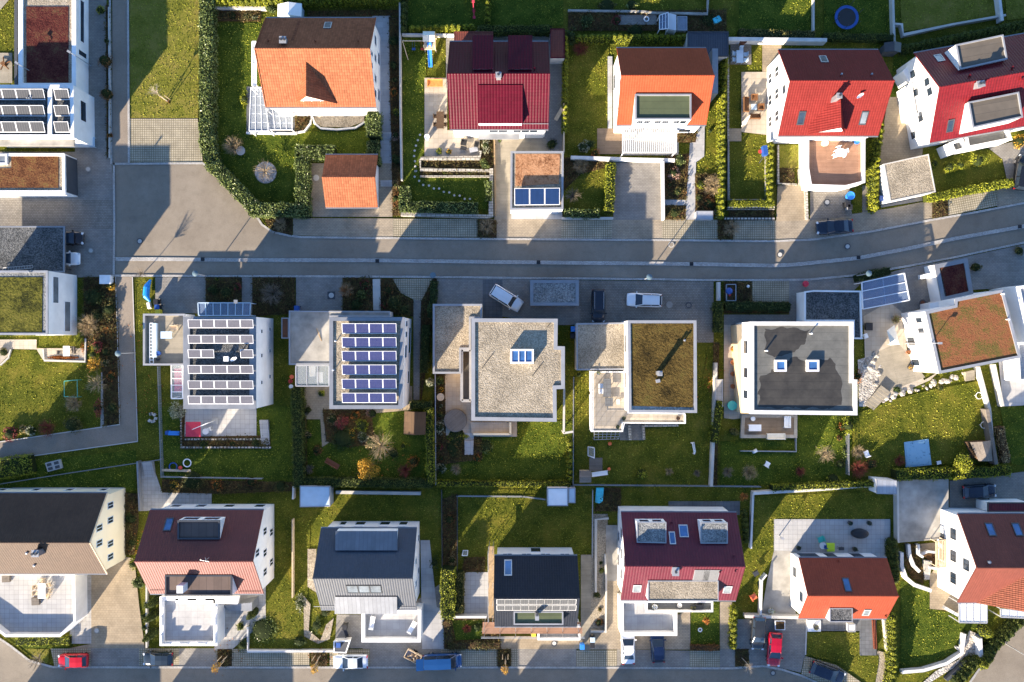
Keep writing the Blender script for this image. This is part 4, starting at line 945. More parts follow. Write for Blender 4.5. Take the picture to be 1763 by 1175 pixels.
a2, b2 = ax.pt(q('A2', 1010, 1045), .2), ax.pt(q('A3', 1010, 180), .2); mb.beam(a2, b2, .08, .08)
for k in range(13): mb.beam(a_.lerp(b_, k / 12), a2.lerp(b2, k / 12), .1, .06)
mb.build('trellis', M['white_metal'], h.root)
mb = MB(); w_ = W(Q('A2', 1030, 1045, 1062, 1045) + Q('A3', 1062, 140, 1030, 140), 3.0); mb.prism([p.xy for p in w_], 2.8, 3.3); mb.build('terrace_bench', M['pale_blue'], h.root)
h = Flat('flat_roof_house', 'white house with six rows of deep blue solar panels on gravel', [(567.5, 547), (696, 547), (691.5, 704), (567.5, 704)], 7.0, 'white_wall', .42, 'zinc', 'gravel', lip=.2)
for y in (566, 590, 613.5, 637, 661.5, 685.5): h.solar_row((588.5, y), (682.5, y), 1.25, 4, 'cells', 12)
i = h.edge(1, 0); h.win(i, .9, .97, 4.0, 5.6); h.win(i, .78, .85, 4.0, 5.6); h.win(i, .55, .7, 3.9, 5.7); h.win(i, .25, .4, .8, 2.4); h.win(i, .6, .9, .3, 2.4)
h.win(h.edge(0, -1), .1, .4, .3, 2.5, bars=2); h.win(h.edge(0, -1), .55, .9, .3, 2.5, bars=2)
for x, y, t in ((545, 30, 'B3'), (530, 225, 'B3')): h.vent(q(t, x, y), .6, .06, 'white_metal')
ax = Flat('x', 'x', Q('B2', 226, 962, 905, 966, 905, 1000, 505, 1000) + Q('B3', 505, 188, 226, 188), 3.1, 'grey_wall', .14, 'zinc_light', 'concrete', lip=.12, parent=h.root, part='side_wing')
mb = MB(); c_ = ax.pt(q('B3', 445, 30)); mb.bar(c_, c_ + Vector((-.6, 1.6, .2)), .06, 6); mb.build('pipe', M['timber'], h.root)
h = Flat('flat_roof_house', 'large pale house with pebble roof, central roof window and round wooden terrace', [(812, 549)] + Q('C2', 312, 1017) + Q('C3', 310, 66, 360, 68, 360, 350, 303, 352, 305, 572) + [(812, 724)], 6.6, 'tan_wall', .42, 'zinc_light', 'gravel', lip=.22)
h.skylight(Q('C3', -6, 84, 152, 84, 152, 182, -6, 182), .9, 'white_metal', 'sky_glass', 2)
h.pipe(q('B3', 1525, 215), q('B3', 1600, 115)); h.pipe(q('C3', 145, 262), q('C3', 208, 182)); h.pipe(q('C2', 245, 1072), q('C2', 275, 1028))
h.win(h.edge(0, -1), .05, .35, .2, 2.5, bars=2); h.win(h.edge(0, -1), .45, .6, .2, 2.5, bars=2); h.win(h.edge(0, 1), .4, .6, .2, 2.4, glass='dark_wall', name='door')
ax = Flat('x', 'x', Q('B2', 1197, 917, 1526, 917, 1526, 1012, 1450, 1012) + Q('B3', 1450, 85, 1384, 85, 1384, 248, 1197, 248), 3.2, 'tan_wall', .22, 'zinc_light', 'gravel', lip=.15, parent=h.root, part='garage_wing')
i = ax.edge(0, 1); ax.win(i, .1, .9, .1, 2.4, name='garage_door', glass='white_plastic')
mb = MB(); w_ = W(Q('B3', 1390, 90, 1450, 90, 1450, 432, 1390, 432), 3.0)
for k in range(4): mb.beam(w_[k], w_[(k + 1) % 4], .35, .2)
for k in (0, 3): mb.bar((w_[k].x, w_[k].y, 0), w_[k], .1, 6)
mb.build('court_frame', M['zinc_light'], h.root)
w_ = W(Q('B3', 1400, 100, 1446, 100, 1446, 420, 1400, 420), 0); mb = MB(); mb.prism([p.xy for p in w_], 0, .25); mb.build('court_floor', M['bitumen'], h.root)
w_ = W(Q('C3', 300, 350, 358, 350, 355, 650, 340, 650, 340, 575, 300, 575), 3.0); mb = MB()
mb.beam(w_[1], w_[2], .25, .2); mb.bar((w_[2].x, w_[2].y, 0), w_[2], .12, 8); mb.beam(w_[2], P(*q('C3', 418, 640), 3.0), .25, .2); mb.build('porch_frame', M['concrete_light'], h.root)
w_ = W(Q('B3', 1450, 575, 1728, 575, 1728, 665, 1460, 665), 0); mb = MB(); mb.prism([p.xy for p in w_], 0, .5, 0); o = mb.build('terrace_block', M['slabs_warm'], h.root)
mb = MB(); w2 = [P(*q('B3', x, y), .5) for x, y in ((1470, 655), (1718, 655), (1718, 575))]
for a_, b_ in zip(w2, w2[1:]): mb.beam(a_ + Vector((0, 0, .25)), b_ + Vector((0, 0, .25)), .25, .5)
mb.build('terrace_wall', M['cream_wall'], h.root)
h = Flat('flat_roof_house', 'white house with olive brown planted roof and metal chimney', Q('C2', 788, 1028, 1248, 1028) + Q('C3', 1252, 512, 795, 510), 6.5, 'white_wall', .3, 'zinc_light', 'gravel_white', lip=.2)
h.bed(Q('C2', 812, 1048, 1228, 1048) + Q('C3', 1226, 478, 816, 466), 'sedum_olive', h=.06)
h.chimney(q('C3', 1003, 248), 1.5, .45); p_ = h.pt(q('C3', 988, 298)); mb = MB(); mb.box(p_, .5, .4, .35, .2); mb.build('roof_hatch', M['zinc_light'], h.root)
h.win(h.edge(0, -1), .1, .4, .5, 2.5, bars=1); h.win(h.edge(0, -1), .5, .9, 3.4, 5.2, bars=2); i = h.edge(-1, 0); h.win(i, .15, .35, 3.3, 5.0); h.win(i, .55, .75, 3.3, 5.0); h.vent(q('C2', 1165, 1160), .4)
olive = h
ax = Flat('x', 'x', Q('C2', 442, 1047, 782, 1042) + Q('C3', 782, 222, 442, 225), 3.2, 'white_wall', .16, 'zinc_light', 'gravel', lip=.12, parent=h.root, part='garage_wing')
i = ax.edge(0, 1); ax.win(i, .08, .92, .1, 2.4, name='garage_door', glass='grey_metal')
tw = Flat('x', 'x', Q('C3', 540, 236, 790, 236, 790, 512, 1172, 518, 1172, 585, 752, 582, 752, 640, 540, 640), 2.6, 'white_wall', .12, 'white_wall', 'slabs_warm', lip=.1, parent=h.root, part='terrace_base')
railing(W(Q('C3', 548, 240, 548, 632, 745, 632, 758, 578, 1165, 580, 1165, 522), 2.6), 2.6, .95, 'white_metal', h.root, glass='canopy_glass')
mb = MB(); w_ = W(Q('C3', 560, 640, 735, 640, 725, 690, 560, 695), 2.0)
for k in range(7):
 a_ = w_[0].lerp(w_[1], k / 6); b_ = w_[3].lerp(w_[2], k / 6); mb.beam(a_, b_, .06, .06)
for k in range(4):
 mb.beam(w_[0].lerp(w_[3], k / 3), w_[1].lerp(w_[2], k / 3), .06, .06)
for p in w_: mb.bar((p.x, p.y, 0), p, .04, 6)
mb.build('stair_frame', M['zinc_light'], h.root)
h = Flat('flat_roof_house', 'white house with dark stained membrane roof and two square roof windows', Q('C2', 1614, 1036) + Q('D2', 612, 1036) + Q('D3', 612, 290, 637, 292, 637, 528) + Q('C3', 1614, 520), 6.6, 'white_wall', .45, 'garden_white', 'grey_roof_foil', lip=.25)
t = NT('membrane')
uv_ = t.n('ShaderNodeSeparateXYZ'); t.l(t.uv(), uv_.inputs[0]); ln = t.math('LESS_THAN', t.math('FRACT', t.math('MULTIPLY', uv_.outputs[1], 1.0)), .035)
t.col(t.mix(1.0, t.mix(ln, (.115, .113, .10), (.06, .06, .053)), t.ramp(t.noise(.9, 6, .7), [(.3, (.75,) * 3), (.7, (1.2,) * 3)]), 'MULTIPLY')); t.rough(.5, .4)
t = NT('wet_membrane'); uv_ = t.n('ShaderNodeSeparateXYZ'); t.l(t.uv(), uv_.inputs[0]); ln = t.math('LESS_THAN', t.math('FRACT', t.math('MULTIPLY', uv_.outputs[1], 1.0)), .035)
t.col(t.mix(1.0, t.mix(ln, (.045, .041, .034), (.025, .023, .019)), t.ramp(t.noise(.6, 6, .7), [(.3, (.7,) * 3), (.7, (1.35,) * 3)]), 'MULTIPLY')); t.rough(.25, .5)
def stain(hs, ring, dz, mat='wet_membrane'):
 w = W(ring, hs.zf); out = []; n = len(w)
 for k in range(n):
  a, b = w[k], w[(k + 1) % n]; m = max(2, int((b - a).length / .25))
  for i in range(m): c = a.lerp(b, i / m); out.append((c.x + .14 * math.sin(c.y * 3.1 + k) + .06 * math.sin(c.x * 9), c.y + .14 * math.sin(c.x * 2.7 + k * 2) + .06 * math.sin(c.y * 8), hs.zf + dz))
 a = sum(out[i][0] * out[(i + 1) % len(out)][1] - out[(i + 1) % len(out)][0] * out[i][1] for i in range(len(out)))
 mb = MB(); mb.poly(out if a > 0 else out[::-1]); mb.build('water_stain', M[mat], hs.root)
stain(h, Q('C3', 1680, 290, 1700, 255) + Q('D3', 60, 232, 130, 190, 190, 145, 250, 145, 300, 172, 390, 155, 450, 152, 492, 180, 505, 240, 532, 292, 538, 390, 528, 462, 430, 482, 200, 478, 0, 480) + Q('C3', 1672, 475, 1665, 380), .005)
stain(h, Q('D2', 20, 1085, 160, 1075, 320, 1090, 295, 1160) + Q('D3', 285, 40, 235, 75, 205, 100, 120, 138, 60, 140) + Q('C3', 1710, 100), .009)
h.fill.data.materials[0] = M['membrane']
h.skylight(Q('D3', 85, 157, 163, 157, 163, 235, 85, 235), .45); h.skylight(Q('D3', 300, 157, 382, 157, 382, 235, 300, 235), .45)
for t_, x, y in (('D3', 15, 95), ('C3', 1715, 95), ('D2', 318, 1115)): h.vent(q(t_, x, y), .6, .07, 'white_metal')
ww = W([(1268, 560), (1296, 556), (1296, 712), (1276, 712)], 2.9); mb = MB(); mb.prism([p.xy for p in ww], 0, 2.9); mb.build('side_wing', M['tan_wall'], h.root)
i = h.edge(-1, 0); h.win(i, .5, .62, 3.6, 5.6); h.win(i, .75, .85, 3.6, 5.6); h.win(i, .2, .35, 3.6, 5.6); h.win(h.edge(0, -1), .15, .45, .3, 2.5, bars=2); h.win(h.edge(0, -1), .55, .85, .3, 2.5, bars=2)
grey = h
ax = Flat('x', 'x', Q('D2', 284, 832, 345, 824, 664, 828, 672, 1150, 612, 1150, 612, 1030, 284, 1030), 3.1, 'white_wall', .16, 'white_wall', 'gravel_dark', lip=.25, parent=h.root, part='garage_wing')
tb = Flat('x', 'x', Q('C3', 1558, 525) + Q('D3', 232, 525, 232, 682) + Q('C3', 1550, 682), .55, 'concrete_light', .4, 'slabs_warm', 'deck', lip=.1, parent=h.root, part='terrace_base')
h = Flat('flat_roof_house', 'angled white house with rust orange planted roof', Q('D2', 1102, 968, 1298, 925, 1300, 885, 1622, 820) + Q('D3', 1742, 140, 1192, 248), 6.5, 'white_wall', .3, 'zinc_light', 'gravel_blue', lip=.2, ang=R(11))
h.bed(Q('D2', 1120, 978, 1312, 938, 1315, 898, 1605, 842) + Q('D3', 1722, 128, 1208, 228), 'sedum_orange', h=.06)
for x, y in ((1605, 850), (1640, 1020)): h.vent(q('D2', x, y), .6, .07, 'white_metal')
i = h.edge(-1, 0); h.win(i, .08, .18, 3.6, 5.2); h.win(i, .25, .35, 3.6, 5.2); h.win(i, .6, .72, 3.4, 5.4, glass='white_plastic'); h.win(i, .78, .9, .3, 2.3); h.win(i, .4, .55, .3, 2.3); h.win(h.edge(0, -1), .1, .4, .3, 2.4, bars=2)
g = Flat('small_sedum_garage', 'narrow garage with dark red planted roof and pale rim by the road bend', Q('D2', 1162, 652, 1380, 608, 1420, 850, 1208, 898), 2.9, 'white_wall', .5, 'zinc', 'gravel_dark', cat='garage', lip=.15, ang=R(11))
g.bed(Q('D2', 1195, 672, 1350, 640, 1400, 840, 1240, 870), 'sedum_dark')
mb = MB(R(11)); w_ = W(Q('D2', 1125, 912, 1300, 878, 1305, 912, 1130, 948), 2.6); mb.prism([p.xy for p in w_], 0, 2.6); mb.build('link_roof', M['white_wall'], h.root)
mb = MB(R(11)); w_ = W(Q('D2', 1085, 715, 1168, 702, 1172, 732, 1088, 745), 1.6); mb.prism([p.xy for p in w_], 0, 1.6); mb.build('side_wall', M['white_wall'], g.root)
h = Flat('flat_roof_house', 'white house with pale stepped terrace cut by the frame edge beside the orange roof', Q('D2', 1720, 800, 1830, 780, 1900, 1160, 1800, 1190), 6.0, 'white_wall', .3, 'white_wall', 'slabs_white', ang=R(11))
w_ = W(Q('D3', 1700, 10, 1850, -20, 1900, 270, 1715, 300), 3); mb = MB(R(11)); mb.prism([p.xy for p in w_], 0, 3); o = mb.build('terrace_block', M['white_wall'], h.root); rim_ring(o, w_, 3.5, .2, 'white_wall', 'slabs_white', R(11), .45)
h = Gable('gable_house', 'cream house with brown tiled gable roof and big white roof terrace', Q('A4', -420, 233, 605, 233), q('A3', 200, 1056), q('A4', 200, 443), 5.5, 9.6, 'tile_brown', 'cream_wall', ovg=.35, verge='light_timber')
for x0, z in ((.1, 3.3), (.28, 3.3), (.6, 3.3), (.8, 3.3), (.36, 6.0), (.56, 6.0)): h.win('E', x0, x0 + .09, z, z + 1.4, frame='pale_blue', bars=1)
for f in (.1, .35, .6, .85): h.win('N', f, f + .06, .6, 2.0)
h.chimney(q('A4', 235, 308), 9.9, .7, .7, pot=2); h.vent(q('A4', 188, 300), .35, .1, 'zinc'); h.vent(q('A4', 238, 384), .35, .1, 'zinc')
tb = Flat('x', 'x', Q('A4', -200, 440, 503, 440, 508, 770, 405, 868, 35, 868, -50, 800, -200, 700), 3.1, 'white_wall', .26, 'white_wall', 'slabs_white', lip=.9, parent=h.root, part='terrace_block')
cream = h
h = Gable('gable_house', 'white house with dark red roof, boxed dormers and square balustraded terrace', Q('A4', 905, 360, 1705, 360), q('A4', 1400, 14), q('A4', 1400, 578), 5.5, 9.6, 'tile_maroon')
h.box_dormer(rect('A4', 1198, 85, 1480, 210), 8.1, 'brown_felt', 'white_wall', .16, rimmat='dark_metal')
a_, b_ = P(*q('A4', 1480, 85), 8.1), P(*q('A4', 1198, 85), 8.1); window_on(h.root, a_, b_, .05, .45, 6.4, 7.7); window_on(h.root, a_, b_, .55, .95, 6.4, 7.7)
h.box_dormer(rect('A4', 1113, 455, 1562, 590), 8.05, 'brown_felt', 'white_wall', .14, rimmat='dark_metal')
h.skylight(q('A4', 1138, 108), .95, 1.35, 'sky_glass', 'dark_metal')
mb = MB(); p = P(*q('A4', 1212, 550), 9.3); lo = 7.8; mb.box((p.x, p.y, lo), .75, .9, 1.5); o = mb.build('chimney', M['white_wall'], h.root)
p = h.hit(q('A4', 1410, 335)); mb = MB(); mb.bar(p, p + Vector((0, 0, 1.5)), .04, 6); mb.bar(p + Vector((-.6, .1, 1.3)), p + Vector((.5, -.1, 1.35)), .03, 5); mb.bar(p + Vector((-.1, .3, 1.0)), p + Vector((.1, -.3, 1.0)), .03, 5); mb.build('aerial', M['zinc_light'], h.root)
h.snow_guard(q('A4', 0, 553)[1], q('A4', 1015, 0)[0], q('A4', 1105, 0)[0], 'tile_maroon'); h.snow_guard(q('A4', 0, 562)[1], q('A4', 1615, 0)[0], q('A4', 1755, 0)[0], 'tile_maroon')
for f, z in ((.15, 3.3), (.4, 3.3), (.68, 3.3), (.48, 6.3), (.2, .6), (.6, .6)): h.win('E', f, f + .1, z, z + 1.4, bars=1)
for f in (.06, .35, .62, .86): h.win('N', f, f + .1, 3.2, 4.6); h.win('N', f, f + .1, .5, 2.1)
tb = Flat('x', 'x', Q('A4', 1078, 600, 1462, 600, 1462, 928, 1078, 928), 3.1, 'white_wall', .45, 'white_wall', 'slabs_big', lip=.5, parent=h.root, part='terrace_block')
mb = MB(); w_ = W(Q('A4', 1180, 600, 1610, 600, 1600, 650, 1180, 640), 3.5); mb.prism([p.xy for p in w_], 2.9, 3.4, 0, True, True); mb.build('balcony', M['white_wall'], h.root)
mb = MB(); e_ = inset(tb.w, .22)
for a_, b_ in zip(e_, e_[1:] + e_[:1]):
 n = max(2, int((b_ - a_).length / 1.05))
 for k in range(n):
  if k % 2 == 0: mb.beam(Vector((*a_.lerp(b_, k / n).xy, 3.25)), Vector((*a_.lerp(b_, (k + 1) / n).xy, 3.25)), .22, .3)
mb.build('balustrade', M['white_wall'], h.root)
maroon = h
h = Gable('gable_house', 'white house with slate grey roof and standing seam zinc dormers', Q('B4', 385, 474, 1060, 474), q('B4', 760, 137), q('B4', 760, 684), 5.5, 9.6, 'slate')
h.box_dormer(Q('B4', 545, 157, 950, 157, 950, 283, 545, 283), 0, 'seam_zinc', zts=[7.0, 7.0, 7.55, 7.55])
h.box_dormer(Q('B4', 540, 600, 948, 600, 948, 712, 540, 712), 0, 'seam_zinc', zts=[7.35, 7.35, 6.5, 6.5])
for k in range(3): h.skylight(q('B4', 654 + k * 78, 548), 1.42, 1.25, 'grey_glass', 'dark_metal')
for x, w in ((.12, .1), (.32, .12), (.6, .12), (.82, .08)): h.win('N', x, x + w, 3.1, 4.5); h.win('N', x, x + w, .3, 2.2)
for f, z in ((.2, 3.3), (.5, 3.3), (.75, .6), (.3, .6)): h.win('E', f, f + .1, z, z + 1.4)
h.snow_guard(q('B4', 0, 662)[1], q('B4', 395, 0)[0], q('B4', 535, 0)[0]); h.snow_guard(q('B4', 0, 668)[1], q('B4', 955, 0)[0], q('B4', 1075, 0)[0])
tb = Flat('x', 'x', Q('B4', 716, 690, 1115, 690, 1112, 904, 716, 904), 3.1, 'white_wall', .38, 'white_wall', 'slabs_big', lip=.85, parent=h.root, part='terrace_block')
i = tb.edge(0, -1); tb.win(i, .1, .9, .1, 2.3, name='garage_door', glass='grey_metal')
slate = h
h = Gable('gable_house', 'house with black tiled roof, a double line of solar panels and scaffolding around it', Q('B4', 1605, 606) + Q('C4', 465, 606), q('C4', 0, 323), q('C4', 0, 800), 5.5, 9.6, 'tile_black', zeS=4.9)
for r_ in range(2):
 for k in range(10): h.panel(q('B4', 1654 + k * 53.3, 632 + r_ * 41), 1.0, .86, 'cells_stripe', f=.04)
h.box_dormer(Q('B4', 1742, 700) + Q('C4', 350, 700, 350, 786) + Q('B4', 1742, 786), 7.55, 'green_roof_foil', 'grey_metal', .12, rimmat='zinc_light')
h.skylight(q('B4', 1703, 400), .95, 1.5, 'sky_glass'); p = P(*q('C4', 175, 745), 9.2); mb = MB(); mb.box((p.x, p.y, 7.6), .45, .5, 1.6); mb.build('chimney', M['zinc_light'], h.root)
for f in (.05, .3, .55, .8): h.win('N', f, f + .13, 3.2, 4.6, bars=1)
h.win('N', .42, .56, .3, 2.4); h.win('E', .3, .42, 3.3, 4.6)
w_ = W(Q('C4', 180, 800, 465, 800, 465, 890, 180, 890), 2.9); mb = MB(); mb.prism([p.xy for p in w_], 0, 2.3); o = mb.build('balcony', M['white_wall'], h.root); rim_ring(o, w_, 2.9, .22, 'white_wall', 'slabs', 0, .5)
black = h
h = Gable('gable_house', 'white house with claret tiled roof and gravel topped box dormers', Q('C4', 770, 392, 1580, 396), q('C4', 1100, 30), q('C4', 1100, 622), 5.5, 9.4, 'tile_claret')
h.box_dormer(Q('C4', 850, 98, 1045, 98, 1045, 236, 850, 232), 8.0, 'gravel_blue', 'white_wall', .08, rimmat='zinc_light', lip=.06)
h.box_dormer(Q('C4', 1280, 100, 1458, 100, 1460, 238, 1280, 238), 8.0, 'gravel_blue', 'white_wall', .08, rimmat='zinc_light', lip=.06)
for x0, x1 in ((850, 1045), (1280, 1460)):
 a_, b_ = P(*q('C4', x1, 98), 8.0), P(*q('C4', x0, 98), 8.0); window_on(h.root, a_, b_, .1, .45, 6.5, 7.7, glass='glass'); window_on(h.root, a_, b_, .55, .9, 6.5, 7.7)
h.box_dormer(rect('C4', 925, 492, 1397, 626), 7.95, 'gravel', 'white_wall', .08, rimmat='zinc_light', lip=.06)
h.skylight(q('C4', 1086, 200), .75, 1.3, 'sky_glass'); h.skylight(q('C4', 1162, 153), 1.1, 1.3, 'sky_glass'); h.skylight(q('C4', 848, 543), 1.0, 1.1, 'grey_glass'); h.skylight(q('C4', 1458, 550), 1.0, 1.1, 'grey_glass')
h.panel(q('C4', 1282, 460), 1.9, 1.9, 'cells_sheen', 'zinc_light'); h.panel(q('C4', 1344, 460), 1.9, 1.9, 'cells_sheen', 'zinc_light'); h.chimney(q('C4', 1110, 430), 9.7, .7, .9)
for x, y in ((1080, 95), (1500, 320), (1508, 425), (1405, 430)): h.vent(q('C4', x, y), .35, .08)
for f, z in ((.2, 3.2), (.45, 3.2), (.7, 3.2), (.48, 6.2), (.6, .6), (.3, .6)): h.win('W', f, f + .12, z, z + 1.4, frame='grey_metal')
for f in (.1, .4, .8): h.win('N', f, f + .1, 3.2, 4.6)
tb = Flat('x', 'x', Q('C4', 738, 622, 1090, 622, 1118, 700, 1118, 860, 742, 860), 3.1, 'white_wall', .36, 'white_wall', 'slabs_big', lip=.8, parent=h.root, part='terrace_block')
w_ = W(Q('C4', 915, 632, 1360, 632, 1360, 700, 912, 700), 5.6); mb = MB(); mb.prism([p.xy for p in w_], 4.6, 5.0, 0, True, True); o = mb.build('balcony', M['white_wall'], h.root); rim_ring(o, w_, 5.6, .12, 'white_wall', 'grey_roof_foil', 0, .55)
claret = h
h = Gable('gable_house', 'white house with rust red roof and small gravel topped dormer beside a white paved terrace', Q('D4', 305, 592, 918, 594), q('D4', 560, 338), q('D4', 560, 745), 4.0, 7.1, 'tile_rust')
h.box_dormer(rect('D4', 455, 678, 606, 768), 5.6, 'gravel_dark', 'white_wall', .08, rimmat='zinc_light', lip=.06)
h.skylight(q('D4', 567, 515), .85, 1.35, 'sky_glass', 'dark_metal'); h.skylight(q('D4', 700, 705), .85, 1.0, 'grey_glass')
for x, y in ((508, 352), (825, 728)): h.vent(q('D4', x, y), .3, .08)
p = h.hit(q('D4', 612, 740));
for f, z in ((.2, 1.0), (.55, 3.4)): h.win('W', f, f + .2, z, z + 1.4)
for f0, f1 in ((.15, .3), (.48, .62), (.7, .95)): h.win('N', f0, f1, .3, 2.3, glass='glass')
h.win('S', .1, .2, .8, 2.0); h.win('S', .55, .66, .2, 2.2, name='door', glass='orange_timber')
rust = h
h = Gable('gable_house', 'white house with dark brick red roof, tiled cross gable and curved garden walls', Q('D4', 1445, 404, 2300, 404), q('D4', 1600, 40), q('D4', 1600, 638), 5.5, 9.6, 'tile_brick')
h.gable_dormer(q('D4', 1765, 440), q('D4', 1765, 700), (4.2, 4.2), 8.6, 5.2, 'tile_clay', over=.35, ground=True)
for x in (1535, 1715): h.skylight(q('D4', x, 142), .95, 1.35, 'sky_glass', 'dark_metal')
h.vent(q('D4', 1520, 362), .4, .12, 'zinc')
for f, z in ((.18, 3.3), (.45, 3.3), (.72, 3.3), (.3, .6), (.5, .6), (.48, 6.2)): h.win('W', f, f + .13, z, z + 1.3, bars=1, frame='dark_metal')
brickh = h
pr = Flat('porch', 'flat porch with dark red sheet roof behind the brick red roof', rect('D3', 1520, 1120, 1800, 1180), 2.8, 'white_wall', .1, 'dark_metal', 'rust_metal', cat='porch', lip=.05)
pr.fill.data.materials[0] = M['tile_claret']
g = Flat('parking_deck', 'low stained bare concrete parking deck between white terrace and dark car', Q('D3', 918, 968, 1252, 962) + Q('D4', 1252, 205, 915, 232), 1.0, 'concrete_light', .12, 'concrete', 'concrete', cat='parking deck', lip=.05)
c = Flat('bike_shed', 'low flat shelter with grey pebble roof and blue steel rim between parked cars', rect('C2', 130, 755, 455, 925), 2.4, 'dark_wall', .38, 'zinc', 'gravel_blue', cat='shelter', lip=.08)
for k, (x0, x1, y) in enumerate(((-60, 121, 1325), (194, 349, 1318), (459, 738, 1322), (778, 890, 1325), (964, 1303, 1290))):
 a, b = P(x0, y), P(x1, y); h = Flat('flat_roof_house', 'flat roofed house ' + ('first', 'second', 'third', 'fourth', 'fifth')[k] + ' from the left across the bottom street, outside the frame', [(CX + (x0 - CX) * 1.066, CY + (y - CY) * 1.066), (CX + (x1 - CX) * 1.066, CY + (y - CY) * 1.066), (CX + (x1 - CX) * 1.066, CY + (y + 130 - CY) * 1.066), (CX + (x0 - CX) * 1.066, CY + (y + 130 - CY) * 1.066)], 6.5, fill='gravel')
 for f in (.15, .55): h.win(h.edge(0, 1), f, f + .25, 3.4, 5.0); h.win(h.edge(0, 1), f, f + .2, .4, 2.4)
def leaf_mesh(name, pts, nrm, size, mat, parent=None, loc=None, core=None, coremat=None, flat=.55):
 """small leaf faces at pts, loosely facing nrm; an optional dark inner body (MB)"""
 N = len(pts); pts = np.asarray(pts, float)
 n = np.asarray(nrm, float) * flat + nrs.normal(0, .55, (N, 3)); n /= np.linalg.norm(n, axis=1)[:, None] + 1e-9
 r = nrs.normal(0, 1, (N, 3)); a = np.cross(n, r); a /= np.linalg.norm(a, axis=1)[:, None] + 1e-9; b = np.cross(n, a)
 sz = np.asarray(size) * nrs.uniform(.45, 1.6, N)
 if loc is None: loc = parent['_w'] if parent is not None else (float(pts[:, 0].mean()), float(pts[:, 1].mean()), 0.0)
 o = np.array(loc)
 A = a * (sz * .5)[:, None]; B = b * (sz * .32)[:, None]
 V = np.stack([pts - A, pts - B * 1.0 + A * .1, pts + A, pts + B * 1.0 + A * .1], 1).reshape(-1, 3) - o
 F = np.arange(4 * N).reshape(N, 4); mi = [0] * N; Vl = V.tolist(); Fl = F.tolist()
 mats = [M[mat]]
 if core is not None:
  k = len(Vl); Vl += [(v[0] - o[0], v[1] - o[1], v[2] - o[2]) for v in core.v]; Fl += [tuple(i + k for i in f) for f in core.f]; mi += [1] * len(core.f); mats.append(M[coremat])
 me = bpy.data.meshes.new(name); me.from_pydata(Vl, [], Fl)
 for m in mats: me.materials.append(m)
 me.polygons.foreach_set('material_index', mi)
 return link(name, me, parent, loc)
def wob(p, k=1.7):
 p = np.asarray(p); return (np.sin(p[:, 0] * k + 1.3) * np.sin(p[:, 1] * k * 1.1 + .4) + np.sin(p[:, 0] * k * 2.3 + p[:, 2] * 2) * .5 + np.sin(p[:, 1] * k * 2.1 - p[:, 2] * 1.7) * .5) * .5
def hedge(label, line, w, h, mat='leaf_laurel', core='hedge_core', dens=75, leaf=.16, style='box', step=.75, cat='hedge', group=None, zt=None):
 pts_w = [P(x, y, h * .8 if zt is None else zt) for x, y in line]; pts = []; nr = []; cb = MB()
 for a, b in zip(pts_w, pts_w[1:]):
  d = Vector((b.x - a.x, b.y - a.y, 0)); L = d.length; d.normalize(); s_ = Vector((-d.y, d.x, 0))
  if style == 'box':
   e = w / 2 if a is not pts_w[0] else 0
   nt_, ns = int(L * w * dens * 1.1), int(L * h * dens * .8)
   t = nrs.uniform(-e, L + w * .2, nt_); u = nrs.uniform(-.5, .5, nt_) * w
   z = h - .10 * (np.abs(u) / (w / 2)) ** 4
   q_ = np.stack([a.x + d.x * t + s_.x * u, a.y + d.y * t + s_.y * u, z], 1); q_[:, 2] += wob(q_) * .2 + nrs.normal(0, .07, nt_)
   pts.append(q_); nr.append(np.tile([0, 0, 1.0], (nt_, 1)))
   for sg in (-1, 1):
    t = nrs.uniform(-e, L + w * .2, ns); z = nrs.uniform(.05, h, ns)
    off = w / 2 * sg
    q_ = np.stack([a.x + d.x * t + s_.x * off, a.y + d.y * t + s_.y * off, z], 1); k = (wob(q_) * .18 + nrs.normal(0, .07, ns)) * sg
    q_[:, 0] += s_.x * k; q_[:, 1] += s_.y * k
    pts.append(q_); nr.append(np.tile([s_.x * sg, s_.y * sg, .25], (ns, 1)))
   ring = [a + s_ * (w * .42) - d * e, b + s_ * (w * .42) + d * (w * .15), b - s_ * (w * .42) + d * (w * .15), a - s_ * (w * .42) - d * e]
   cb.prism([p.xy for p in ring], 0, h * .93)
  else:
   n = max(1, round(L / step))
   for k in range(n):
    c = a + d * ((k + .5) * L / n); hh = h * rnd.uniform(.9, 1.08); r0 = w / 2 * rnd.uniform(.9, 1.1); m = int(dens * r0 * hh * 4.6)
    z = nrs.uniform(.02, 1, m) ** .8; ang = nrs.uniform(0, 2 * math.pi, m)
    rr = r0 * np.clip(1.05 - z ** 2.6, .06, 1) * (.92 + .16 * nrs.rand(m)) * (1 + .12 * np.sin(ang * 5 + k))
    q_ = np.stack([c.x + np.cos(ang) * rr, c.y + np.sin(ang) * rr, z * hh], 1)
    pts.append(q_); nr.append(np.stack([np.cos(ang), np.sin(ang), .3 + z * .8], 1))
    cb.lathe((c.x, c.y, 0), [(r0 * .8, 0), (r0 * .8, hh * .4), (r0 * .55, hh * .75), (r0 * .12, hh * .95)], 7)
 o = leaf_mesh('hedge', np.concatenate(pts), np.concatenate(nr), leaf, mat, None, (pts_w[0].x, pts_w[0].y, 0), cb, core)
 return tag(o, label, cat, group)
